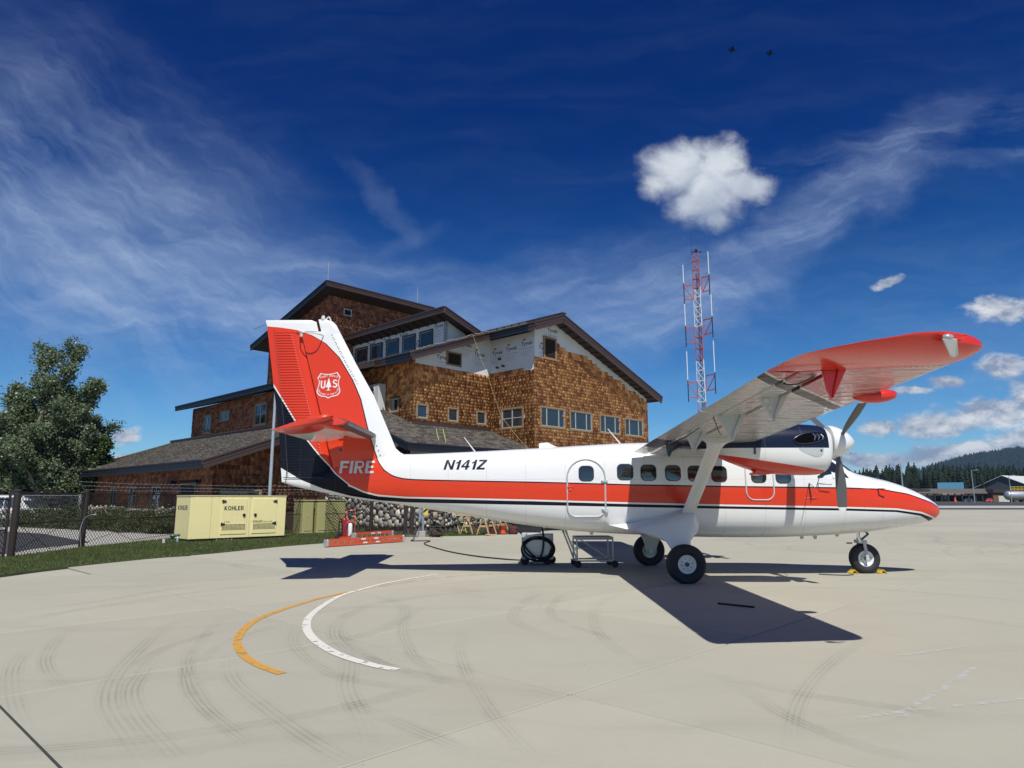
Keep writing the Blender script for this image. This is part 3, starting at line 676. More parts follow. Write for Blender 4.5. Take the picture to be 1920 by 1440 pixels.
# ---- wings
def wingmat():
    m = bpy.data.materials.new('wing_livery'); m.use_nodes = True; nt = m.node_tree; b = nt.nodes['Principled BSDF']
    tc = nt.nodes.new('ShaderNodeTexCoord'); tc.object = AIR; x, y, z = sepx(nt, tc.outputs['Object']); ay = y.abs()
    s = ay + (x - 2.6) * 1.19
    n = noise(nt, comb(nt, x * 2.6, y * 0.8, z), 2.6, 6, 0.62)
    grime = noise(nt, comb(nt, x * 0.8, y * 2.4, z), 3.0, 6, 0.7).smooth(0.45, 0.8)
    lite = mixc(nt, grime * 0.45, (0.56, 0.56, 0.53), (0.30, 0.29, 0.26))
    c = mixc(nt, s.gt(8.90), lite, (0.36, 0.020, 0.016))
    bk = (s - 8.72).abs().lt(0.12); c = mixc(nt, bk, c, (0.018, 0.019, 0.022))
    sl = ((s - 8.86).abs().lt(0.022)).mx((s - 8.58).abs().lt(0.018)); c = mixc(nt, sl, c, (0.66, 0.66, 0.64))
    ib = ((ay - 2.72).abs().lt(0.62)) * x.lt(3.62); c = mixc(nt, ib, c, (0.010, 0.016, 0.038))
    # leading edge strip of bare metal
    c = mixc(nt, x.gt(4.54) * s.lt(12.5), c, (0.66, 0.66, 0.65))
    nt.links.new(c.s, b.inputs['Base Color']); nt.links.new(((n - 0.5) * 0.18 + 0.30).s, b.inputs['Roughness'])
    b.inputs['Coat Weight'].default_value = 0.9; b.inputs['Coat Roughness'].default_value = 0.03; b.inputs['Coat IOR'].default_value = 1.5
    nt.links.new((0.85 - bk * 0.75 - ib * 0.6).s, b.inputs['Coat Weight'])
    bn = nt.nodes.new('ShaderNodeBump'); bn.inputs['Strength'].default_value = 1.0; bn.inputs['Distance'].default_value = 0.035
    # sheet metal: ribs every 0.23 m along the span, oil-canning between them
    rib = ((ay / 0.23).fract() - 0.5).abs().lt(0.05)
    nt.links.new((noise(nt, comb(nt, x * 1.2, y * 5.0, 0.0), 1.6, 3, 0.5) + rib * 0.10).s, bn.inputs['Height'])
    nt.links.new(bn.outputs[0], b.inputs['Normal']); nt.links.new(bn.outputs[0], b.inputs['Coat Normal'])
    return m
M['wing'] = wingmat()
M['wingtip'] = pbr('wingtip_red', (0.66, 0.032, 0.018), 0.27, coat=0.35, var=0.03)
def zlow(y): return 2.50 + 0.056 * abs(y)
def zte(y): return 2.60 + 0.0385 * abs(y)
MAIN = [(4.61, .135), (4.595, .075), (4.55, .032), (4.45, .006), (4.2, -.004), (3.8, 0), (3.36, .004), (3.355, .06), (3.38, .15), (3.24, .185), (3.24, .20), (3.46, .232), (3.6, .255), (3.9, .305), (4.2, .318), (4.42, .285), (4.54, .235), (4.60, .18)]
FORE = [(3.335, .075), (3.31, .022), (3.25, .002), (3.0, .008), (2.985, .05), (2.975, .092), (2.88, .100), (2.88, .110), (3.12, .165), (3.25, .165), (3.32, .125)]
AFT = [(2.975, .055), (2.945, .015), (2.88, .006), (2.66, .030), (2.63, .038), (2.66, .048), (2.85, .080), (2.94, .080)]
def wsec(prof, y, sd):
    out = []
    for x, z in prof:
        t = max(0.0, (4.0 - x) / 1.37); base = zlow(y) * (1 - t) + (zte(y) - .03) * t
        out.append((x, sd * y, base + z))
    return out
for sd in (-1, 1):
    w = MB(); w.loft([wsec(MAIN, y, sd) for y in (0.0, 1.5, 3.0, 4.5, 6.0, 7.5, 8.88)]); wing = w.build('wing', M['wing'], AIR, smooth=35)
    f = MB(); f.loft([wsec(FORE, y, sd) for y in (0.9, 3.4, 6.35)]); f.build('fore_flap', M['wing'], AIR, smooth=35)
    f = MB(); f.loft([wsec(AFT, y, sd) for y in (0.9, 3.4, 6.35)]); f.build('aft_flap', M['wing'], AIR, smooth=35)
    f = MB(); f.loft([wsec(FORE, y, sd) for y in (6.37, 7.6, 8.86)]); f.build('aileron_vane', M['wing'], AIR, smooth=35)
    f = MB(); f.loft([wsec(AFT, y, sd) for y in (6.37, 7.6, 8.86)]); f.build('aileron', M['wing'], AIR, smooth=35)
    # tip cap: full airfoil outline shrinking towards the upper surface
    FULL = [(4.61, .135), (4.595, .075), (4.55, .032), (4.45, .006), (4.2, -.004), (3.8, 0), (3.36, .004), (3.0, .008), (2.66, .030), (2.63, .038), (2.66, .048), (3.0, .12), (3.3, .20), (3.6, .255), (3.9, .305), (4.2, .318), (4.42, .285), (4.54, .235), (4.60, .18)]
    t = MB(); secs = []; S0 = wsec(FULL, 8.9, sd)
    def zup(x):
        U_ = [(p[0], p[2]) for p in S0[9:]]; return interp(U_, x)
    for y, q in ((8.882, 0), (8.96, .03), (9.06, .08), (9.16, .16), (9.27, .28), (9.37, .42), (9.45, .57), (9.51, .71), (9.55, .84), (9.572, .94), (9.58, .985)):
        o_ = []
        for x, yy, z in S0:
            fx = max(0.0, (x - 3.4) / 1.21); fr = max(0.0, (3.0 - x) / .37)
            top = 3.03 + (zup(x) - 3.03) * (1 - .42 * q ** .7); z_ = z if z < 3.03 else 3.03 + (z - 3.03) * (1 - .42 * q ** .7); zz = top + (z_ - top) * (1 - q ** 1.7)
            o_.append((x - fx ** 2.2 * q ** 3.0 * .50 + fr * q ** 3 * .10, sd * (y - fx ** 2 * q * .10), zz))
        secs.append(o_)
    t.loft(secs); t.build('wing_tip', M['wingtip'], AIR, smooth=50)
    # hinge brackets
    for (yy, xf, xr, xb, zb, red) in ((2.78, 3.30, 2.92, 2.98, 2.42, 2), (4.33, 3.30, 2.91, 3.05, 2.41, 0), (6.07, 3.38, 2.88, 3.13, 2.46, 0), (7.42, 3.44, 3.00, 3.22, 2.58, 0), (8.84, 3.48, 3.20, 3.29, 2.66, 1)):
        b_ = MB(); zt = zlow(yy) + .03
        b_.prism([(xf, zt), (xb + .055, zb + .10), (xb, zb), (xb - .045, zb + .09), (xr, zt), (xr + .10, zt)], 'y', sd * yy - .018, sd * yy + .018)
        b_.prism([(xf, zt), (xb + .055, zb + .10), (xb, zb), (xb + .02, zb + .12), (xf - .10, zt)], 'y', sd * yy - .045, sd * yy + .045)
        b_.build('hinge_bracket', M['navy' if red == 2 else ('wingtip' if red else 'gray')], AIR, bevel=.008, smooth=40)
        if red == 0 and yy > 7:
            for (hx, hz, hr) in ((xb - .08, zt - .10, .030), (xb - .035, zt - .19, .022)):
                h = MB(); h.lathe([(hr, -.032), (hr, .032)], 14, (hx, sd * yy, hz), 'y'); h.build('lightening_hole', M['offwhite'], AIR)
    cab = MB()
    for (p0, p1, p2) in (((3.0, 4.9, 0), (2.80, 4.75, -.14), (2.70, 4.7, -.16)), ((3.3, 8.7, 0), (3.1, 8.5, -.10), (3.02, 8.2, -.02)), ((2.9, 6.0, 0), (3.1, 5.6, -.17), (3.2, 5.4, -.20))):
        cab.tube(curve_pts([(p[0], sd * p[1], zlow(p[1]) + p[2]) for p in (p0, p1, p2)], 4), .009, 5)
    cab.build('bonding_cable', M['dark'], AIR)
    rv = MB()
    for i in range(30): rv.lathe([(.008, -.004), (0, -.008)], 6, (2.75 + i * .06, sd * 8.86, zlow(8.86) - .001 + (.0 if i > 10 else .03 * (1 - i / 10))))
    rv.build('tip_rivets', M['boot'], AIR, kind='stuff')
    # landing light pod under the leading edge
    pd = MB(); pd.loft([[(x, sd * (7.3 + r_ * .8 * math.cos(a)), zlow(7.3) + .02 + zc_ * .7 + r_ * .62 * math.sin(a)) for a in [2 * PI * k / 14 for k in range(14)]] for x, r_, zc_ in ((4.25, .02, .02), (4.32, .07, -.01), (4.45, .115, -.03), (4.6, .135, -.02), (4.72, .125, 0), (4.80, .09, .01), (4.84, .03, .02))])
    pd.build('leading_edge_pod', M['wingtip'], AIR, smooth=60)
    nl = MB(); nl.lathe([(.0, -.05), (.025, -.04), (.034, 0), (.025, .04), (0, .05)], 12, (4.08, sd * 9.57, 3.14), 'x'); nl.build('navigation_light', glass('clear_lens', (0.35, 0.36, 0.36), 0.05), AIR, smooth=60)
    st = MB(); st.tube([(4.12, sd * 9.56, 3.17), (4.28, sd * 9.56, 3.16), (4.20, sd * 9.57, 3.12)], .007, 5); st.build('light_guard', M['red'], AIR)
    sp = MB(); y0 = sd * 9.70
    sp.add([(4.02, sd * 9.585, 3.12), (4.15, sd * 9.585, 3.12), (4.19, sd * 9.52, 2.985), (4.17, sd * 9.50, 2.965), (4.13, sd * 9.50, 2.965), (4.11, sd * 9.52, 2.985)], [(0, 1, 2, 3, 4, 5)])
    o = sp.build('strobe_plate', M['offwhite'], AIR); so = o.modifiers.new('thick', 'SOLIDIFY'); so.thickness = .02; so.offset = 0
    sw = MB(); yy = 3.78
    def ssec(p, ch, th, tilt=0): return [(p[0] + ch * .5 * math.cos(a), p[1] - sd * .42 * th * .5 * math.sin(a), p[2] + .9 * th * .5 * math.sin(a)) for a in [2 * PI * k / 16 for k in range(16)]]
    fo = (3.77, sd * .86, 1.30); tp = (3.62, sd * 3.80, zlow(3.8) - .02)
    sec = []
    for q, ch, th in ((0, .33, .12), (.06, .28, .10), (.5, .265, .10), (.90, .27, .10), (.955, .36, .13), (1.0, .60, .20)):
        sec.append(ssec(tuple(a + (b - a) * q for a, b in zip(fo, tp)), ch, th))
    sw.loft(sec); sw.build('wing_strut', M['white'], AIR, smooth=50)

# ---- engine nacelles and propellers
def nacmat():
    m = pbr('nacelle_livery', (0.8, 0.8, 0.78), 0.3, coat=0.5, var=0.03); nt = m.node_tree; b = nt.nodes['Principled BSDF']
    tc = nt.nodes.new('ShaderNodeTexCoord'); tc.object = AIR; x, y, z = sepx(nt, tc.outputs['Object'])
    st = noise(nt, comb(nt, x * 0.6, y * 3.0, z * 3.0), 2.5, 6, 0.7).smooth(0.45, 0.85)
    c = mixc(nt, st * 0.25, (0.77, 0.77, 0.75), (0.42, 0.40, 0.33))
    c = mixc(nt, z.gt(2.572) * x.lt(5.845), c, (0.010, 0.016, 0.038))
    c = mixc(nt, (z + (x - 4.35) * 0.155).lt(2.385), c, (0.66, 0.045, 0.022))
    sm = ((x - 4.66).abs().lt(.004)).mx((x - 5.35).abs().lt(.003) * z.gt(2.572)); c = mixc(nt, sm * 0.35, c, (0.2, 0.2, 0.2))
    nt.links.new(c.s, b.inputs['Base Color']); nt.links.new((0.5 - z.gt(2.572) * x.lt(5.845) * 0.42).s, b.inputs['Coat Weight']); nt.links.new((0.45 - z.gt(2.572) * x.lt(5.845) * 0.25).s, b.inputs['Specular IOR Level']); return m
M['nac'] = nacmat()
NAC = [(3.2, 2.78, 2.66, .05), (3.45, 2.82, 2.60, .18), (3.7, 2.88, 2.52, .28), (3.95, 2.94, 2.41, .34), (4.25, 2.99, 2.28, .385), (4.6, 3.03, 2.16, .41), (5.0, 3.045, 2.105, .425), (5.4, 3.045, 2.085, .43), (5.7, 3.03, 2.09, .425), (5.82, 3.005, 2.12, .41), (5.90, 2.97, 2.19, .37), (5.955, 2.93, 2.30, .31), (5.99, 2.90, 2.42, .25)]
for sd in (-1, 1):
    cy = sd * 2.80; nm = MB(); rings = []
    for i in range((len(NAC) - 1) * 3 + 1):
        x, zt, zb, hw, = catmull(NAC, i / 3); zm = (zt + zb) / 2; hz = (zt - zb) / 2; r_ = []
        for k in range(32):
            a = 2 * PI * (k + .5) / 32; c, s = math.cos(a), math.sin(a); e = 2.6
            r_.append((x, cy + hw * math.copysign(abs(c) ** (2 / e), c), zm + hz * math.copysign(abs(s) ** (2 / e), s)))
        rings.append(r_)
    nm.loft(rings); nac = nm.build('engine_nacelle', M['nac'], AIR, smooth=45)
    NB = BVHTree.FromPolygons([tuple(v) for v in nm.v], nm.f)
    def on_nac(x, z, off, side=-1, NB=NB, cy=cy):
        h = NB.ray_cast(Vector((x, cy + side * 3, z)), Vector((0, -side, 0)))
        return (h[0] if h[0] is not None else Vector((x, cy + side * .42, z))) + Vector((0, side * off, 0))
    for side in (-1, 1):
        # exhaust recess: rim, dark inside, three vanes
        ell = [(5.50 + .31 * math.cos(a) + (.03 * math.sin(a)), 2.755 + .105 * math.sin(a) + .035 * math.cos(a)) for a in [2 * PI * k / 20 for k in range(20)]]
        rm_ = MB(); rm_.tube([on_nac(x, z, .004, side) for x, z in ell], .014, 6, closed=True); rim = rm_.build('exhaust_rim', M['navy'], nac, smooth=60)
        dk = MB(); n_ = len(ell); dk.add([on_nac(x, z, .006, side) for x, z in ell] + [on_nac(5.5, 2.755, .004, side)], [(i, (i + 1) % n_, n_) for i in range(n_)]); dk.build('exhaust_opening', pbr('soot_black', (.003, .003, .004), .9, var=.1, spec=.05), rim)
        for vx, vh in ((5.585, .14), (5.66, .13), (5.735, .10)):
            v_ = MB(); v_.tube([on_nac(vx - .018, 2.775 - vh / 2, .010, side), on_nac(vx + .012, 2.775, .016, side), on_nac(vx - .022, 2.775 + vh / 2, .010, side)], [.006, .016, .006], 6); v_.build('exhaust_vane', M['steel'], rim, smooth=60)
        pn = MB(); pl = [(5.27, 2.568), (5.30, 2.53), (5.36, 2.49), (5.46, 2.45), (5.54, 2.415), (5.60, 2.405), (5.67, 2.42), (5.715, 2.46), (5.73, 2.51), (5.73, 2.568)]
        pn.add([on_nac(x, z, .005, side) for x, z in pl], [tuple(range(len(pl)))]); pn.build('cowling_scoop_panel', M['gray'], nac)
        dt = MB(); p = on_nac(5.685, 2.525, .006, side); dt.lathe([(.018, -.006), (.018, .004), (0, .006)], 10, p, 'y'); dt.build('fuel_drain', M['dark'], nac)
        sl = MB(); sl.box(on_nac(4.47, 2.515, .0, side), (.035, .02, .12)); sl.build('cooling_slot', M['boot'], nac)
    ex = MB(); ex.prism([(4.62, 2.25), (5.0, 2.22), (5.0, 2.12), (4.66, 2.08), (4.50, 2.10)], 'y', cy - .12, cy + .12); ex.build('exhaust_deflector', M['red'], nac, bevel=.02, smooth=40)
    # propeller: spinner and three feathered blades
    spn = MB(); spn.lathe([(.30, 0), (.315, .03), (.31, .08), (.285, .17), (.235, .28), (.17, .38), (.09, .46), (.035, .50), (0, .507)], 32, (6.005, cy, 2.71), 'x'); spn.build('spinner', M['white'], AIR, smooth=60)
    for a0 in (180, 60, -60):
        bl = MB(); secs = []
        for r_, ch, th, off in ((.26, .075, .07, 0), (.36, .085, .055, 0), (.46, .13, .045, .0), (.62, .175, .034, .005), (.85, .195, .024, .008), (1.08, .185, .018, .006), (1.22, .165, .014, .004), (1.285, .11, .010, 0), (1.30, .05, .006, 0)):
            tw = R(8 + 10 * (1 - r_)); s = []
            for k in range(12):
                a = 2 * PI * k / 12; lx = ch * .5 * math.cos(a) + off; ly = th * .5 * math.sin(a)
                s.append((lx * math.cos(tw) - ly * math.sin(tw), lx * math.sin(tw) + ly * math.cos(tw), r_))
            secs.append(s)
        Mr = Matrix.Rotation(R(a0), 3, 'X')
        secs = [[Mr @ Vector(q) for q in s] for s in secs]; bl.loft(secs)
        for fi, f in enumerate(bl.f):
            r_ = sum((Vector(bl.v[i])).length for i in f) / len(f); bl.m[fi] = 1 if r_ > 1.17 else 0
        bl.build('propeller_blade', [M['blade'], M['white']], AIR, smooth=50, loc=(6.19, cy, 2.71))

# ---- landing gear
M['tyre'] = pbr('tyre_rubber', (0.016, 0.018, 0.022), 0.7, var=0.3, vs=8, bump=0.15, grime=0.0)
def wheel(x, y, z, r, w, rimr, sd):
    t = MB(); hw_ = w / 2
    prof = [(rimr, -hw_ * .62), (rimr + .02, -hw_ * .80), (r * .72, -hw_ * .98), (r * .86, -hw_), (r * .95, -hw_ * .80), (r * .985, -hw_ * .60)]
    for g in (-.38, 0.0, .38): prof += [(r - .002, hw_ * (g - .10)), (r - .010, hw_ * (g - .05)), (r - .010, hw_ * (g + .05)), (r - .002, hw_ * (g + .10))]
    prof += [(r * .985, hw_ * .60), (r * .95, hw_ * .80), (r * .86, hw_), (r * .72, hw_ * .98), (rimr + .02, hw_ * .80), (rimr, hw_ * .62)]
    t.lathe(prof, 48, (x, y, z), 'y', cap=False)
    t.v = [(a, b, max(c, .002)) for a, b, c in t.v]
    wh_ = t.build('tyre', M['tyre'], None, smooth=40)
    q = MB(); q.lathe([(.0, -hw_ * .55), (rimr * .25, -hw_ * .55), (rimr * .30, -hw_ * .42), (rimr * .72, -hw_ * .38), (rimr * .84, -hw_ * .62), (rimr * 1.02, -hw_ * .72), (rimr * 1.06, -hw_ * .70), (rimr * 1.06, hw_ * .70), (rimr * 1.02, hw_ * .72), (rimr * .84, hw_ * .62), (rimr * .72, hw_ * .38), (rimr * .3, hw_ * .42), (0, hw_ * .5)], 36, (x, y, z), 'y')
    rim = q.build('rim', M['white'], None, smooth=40)
    hub = MB(); hub.lathe([(rimr * .27, -hw_ * .72), (rimr * .24, -hw_ * .80), (0, -hw_ * .80)], 16, (x, y, z), 'y'); hub.lathe([(rimr * .27, hw_ * .72), (0, hw_ * .74)], 16, (x, y, z), 'y')
    for k in range(8):
        a = 2 * PI * k / 8 + .2
        for s in (-1, 1): hub.lathe([(.011, s * hw_ * .36), (.011, s * hw_ * .47), (0, s * hw_ * .48)], 6, (x + rimr * .58 * math.cos(a), y, z + rimr * .58 * math.sin(a)), 'y')
    hb = hub.build('wheel_hub', M['boot'], None, smooth=40)
    return wh_, rim, hb
def gear_wheel(*a):
    par = MB(); t, r_, h = wheel(*a); t.parent = AIR; r_.parent = t; h.parent = t; return t
FP = [(2.10, 1.085), (2.55, 1.14), (3.12, 1.274), (3.55, 1.40), (3.92, 1.40), (4.02, 1.20), (3.99, 1.02), (3.70, .78), (3.16, .80), (2.60, .96)]
LP = [(3.16, .85), (3.22, .90), (3.30, .97), (3.45, 1.0), (3.60, .98), (3.66, .90), (3.68, .82), (3.66, .76), (3.24, .74), (3.19, .80)]
L2 = [(3.30, .50), (3.31, .54), (3.36, .58), (3.45, .60), (3.56, .58), (3.61, .54), (3.62, .50), (3.60, .44), (3.34, .42), (3.31, .46)]
L3 = [(3.34, .33), (3.35, .37), (3.38, .41), (3.45, .43), (3.52, .41), (3.56, .37), (3.57, .33), (3.55, .28), (3.38, .27), (3.35, .30)]
for sd in (-1, 1):
    g = MB()
    def mixp(P, Q, t): return [(a[0] + (b[0] - a[0]) * t, a[1] + (b[1] - a[1]) * t) for a, b in zip(P, Q)]
    g.loft([[(x, sd * y, z) for x, z in P] for y, P in ((.35, FP), (.86, FP), (1.02, mixp(FP, LP, .10)), (1.16, mixp(FP, LP, .30)), (1.28, mixp(FP, LP, .62)), (1.36, mixp(FP, LP, .95)), (1.52, mixp(LP, L2, .6)), (1.62, L2), (1.70, L3))])
    g.build('gear_leg_fairing', M['white'], AIR, smooth=35)
    ax = MB(); ax.lathe([(.05, 1.60 * sd), (.05, 1.80 * sd)], 12, (3.45, 0, .36), 'y'); ax.build('axle', M['steel'], AIR)
    gear_wheel(3.45, sd * 1.855, .370, .385, .29, .172, sd)
gear_wheel(7.93, 0, .325, .330, .22, .165, 1)
ng = MB()
ng.tube([(7.83, 0, 1.0), (7.84, 0, .74)], .032, 10, m=1); ng.tube([(7.84, 0, .78), (7.85, 0, .66)], .05, 10, m=0)
ng.box((7.87, 0, .695), (.15, .30, .07), m=0)
for s in (-1, 1):
    ng.beam((7.88, s * .145, .70), (7.93, s * .150, .33), .03, .06, (1, 0, 0), m=0)
    ng.lathe([(.045, -.012), (.045, .012)], 12, (7.93, s * .15, .325), 'y', m=0)
ng.box((7.62, 0, .66), (.12, .03, .03), m=1)
for a, b in (((7.92, 0, .99), (8.06, 0, .86)), ((8.06, 0, .86), (7.90, 0, .74))): ng.beam(a, b, .05, .03, m=1)
ng.build('nose_gear_fork', [M['gray'], M['boot']], AIR, smooth=40)
nd = MB(); nd.beam((7.615, -.32, 1.07), (7.79, -.155, .68), .012, .055, (1, 0, 0)); nd.build('nose_gear_scissor_rod', M['white'], AIR, bevel=.004)
# blade antennas and whips on top, small drains under the belly
an = MB(); an.prism([(.62, 2.77), (.62, 2.91), (.82, 2.93), (.98, 2.85), (1.12, 2.80), (1.12, 2.77)], 'y', -.03, .03); an.build('blade_antenna', M['white'], AIR, bevel=.01, smooth=40)
for (x, zb, dx, dz) in ((-.84, 2.70, -.27, .35), (2.52, 2.88, -.30, .37)):
    a = MB(); a.tube([(x, 0, zb), (x + dx, 0, zb + dz)], [.018, .008], 6); a.build('whip_antenna', M['white'], AIR)
for (x, h) in ((6.55, .07), (6.85, .09), (7.35, .06), (1.8, .05), (-.4, .06)):
    a = MB(); zb = [s for s in FR if s[0] >= x][0][2]; a.prism([(x - .06, zb + .03), (x - .02, zb - h), (x + .03, zb - h), (x + .06, zb + .03)], 'y', -.01, .01); a.build('belly_antenna', M['gray'], AIR)
# mast by the cockpit: pitot, temperature probe
pt = MB(); p = on_side(6.62, 1.98, 0, -1); pt.tube([p, p + Vector((.03, -.10, -.02)), p + Vector((.25, -.11, -.03))], .012, 6); pt.build('pitot_tube', M['steel'], AIR, smooth=60)
cd = MB(); cd.tube([(5.95, -2.55, 2.15), (6.25, -1.6, 1.85), (6.42, -.90, 1.98)], .008, 5); cd.tube([(6.42, -.9, 1.98), (6.45, -.91, 1.62)], .012, 5); cd.build('propeller_tie_strap', M['boot'], AIR)
# air duct hose plugged in under the belly and yellow chocks: things of their own, see below
# ================================================================ THE BUILDING (its own axes: a = right and back, b = left and back)
BANG = math.atan2(math.cos(R(44)), math.sin(R(44)))
LODGE = thing('shingled_building', 'brown cedar-shingled building with stepped roofs, being re-sided, behind the airplane', 'building', (1.29, 38.0, 0), BANG)
UX = Vector((math.cos(BANG), math.sin(BANG), 0)); VX = Vector((-math.sin(BANG), math.cos(BANG), 0))
def AB(a, b, z=0): return Vector((1.29, 38.0, 0)) + UX * a + VX * b + Vector((0, 0, z))
def shakemat(name, cols):
    m = bpy.data.materials.new(name); m.use_nodes = True; nt = m.node_tree; b = nt.nodes['Principled BSDF']
    g = nt.nodes.new('ShaderNodeNewGeometry'); r = X(nt, g.outputs['Random Per Island'])
    tc = nt.nodes.new('ShaderNodeTexCoord'); ob = X(nt, tc.outputs['Object'])
    n = noise(nt, ob, 0.45, 3, 0.6); g2 = noise(nt, ob, 14.0, 4, 0.7)
    f = (r * 0.80 + (n - 0.5) * 0.25 + (g2 - 0.5) * 0.25 + 0.10).clamp()
    rp = nt.nodes.new('ShaderNodeValToRGB'); nt.links.new(f.s, rp.inputs[0]); e = rp.color_ramp.elements
    e[0].position = 0.0; e[0].color = (*cols[0], 1); e[1].position = 1.0; e[1].color = (*cols[4], 1)
    for p, c in ((0.22, (*cols[1], 1)), (0.5, (*cols[2], 1)), (0.78, (*cols[3], 1))):
        q = e.new(p); q.color = c
    nt.links.new(rp.outputs[0], b.inputs['Base Color']); b.inputs['Roughness'].default_value = 0.75
    return m
def wrapmat():
    m = bpy.data.materials.new('house_wrap'); m.use_nodes = True; nt = m.node_tree; b = nt.nodes['Principled BSDF']
    tc = nt.nodes.new('ShaderNodeTexCoord'); ob = X(nt, tc.outputs['Object']); x, y, z = sepx(nt, ob.s)
    gx = ((x + y) / 0.3).fract().lt(0.03).mx((z / 0.3).fract().lt(0.03)); n = noise(nt, ob, 0.9, 4, 0.6)
    c = mixc(nt, gx * 0.22, mixc(nt, (n - 0.3).clamp(), (0.72, 0.74, 0.76), (0.60, 0.62, 0.64)), (0.45, 0.5, 0.58)); nt.links.new(c.s, b.inputs['Base Color'])
    b.inputs['Roughness'].default_value = 0.55
    bn = nt.nodes.new('ShaderNodeBump'); bn.inputs['Strength'].default_value = 0.5; bn.inputs['Distance'].default_value = 0.05
    nt.links.new(noise(nt, ob, 2.2, 3, 0.6, 0.8).s, bn.inputs['Height']); nt.links.new(bn.outputs[0], b.inputs['Normal'])
    return m
def roofmat():
    m = bpy.data.materials.new('roof_shingles'); m.use_nodes = True; nt = m.node_tree; b = nt.nodes['Principled BSDF']
    g = nt.nodes.new('ShaderNodeNewGeometry'); r = X(nt, g.outputs['Random Per Island'])
    tc = nt.nodes.new('ShaderNodeTexCoord'); n = noise(nt, X(nt, tc.outputs['Object']), 1.2, 4, 0.6)
    c = mixc(nt, (r * 0.8 + (n - 0.5) * 0.6).clamp(), (0.050, 0.043, 0.036), (0.185, 0.160, 0.130)); nt.links.new(c.s, b.inputs['Base Color'])
    b.inputs['Roughness'].default_value = 0.85; return m
M['shake'] = shakemat('cedar_shakes', ((0.18, 0.060, 0.022), (0.30, 0.110, 0.038), (0.50, 0.212, 0.072), (0.68, 0.325, 0.115), (0.86, 0.47, 0.185))); M['shake_old'] = shakemat('weathered_red_shakes', ((0.09, 0.030, 0.018), (0.15, 0.050, 0.028), (0.25, 0.085, 0.044), (0.34, 0.135, 0.066), (0.42, 0.20, 0.10))); M['wrap'] = wrapmat(); M['roof'] = roofmat()
M['sheath'] = pbr('dark_sheathing', (0.05, 0.028, 0.016), 0.9, var=0.2)
M['wraptext'] = pbr('wrap_print_blue', (0.012, 0.04, 0.13), 0.6, var=0.1); M['wraptext2'] = pbr('wrap_print_red', (0.40, 0.14, 0.13), 0.6, var=0.1)
def inside(p, poly):
    x, y = p; r = False; n = len(poly)
    for i in range(n):
        (x1, y1), (x2, y2) = poly[i], poly[(i + 1) % n]
        if (y1 > y) != (y2 > y) and x < (x2 - x1) * (y - y1) / (y2 - y1) + x1: r = not r
    return r
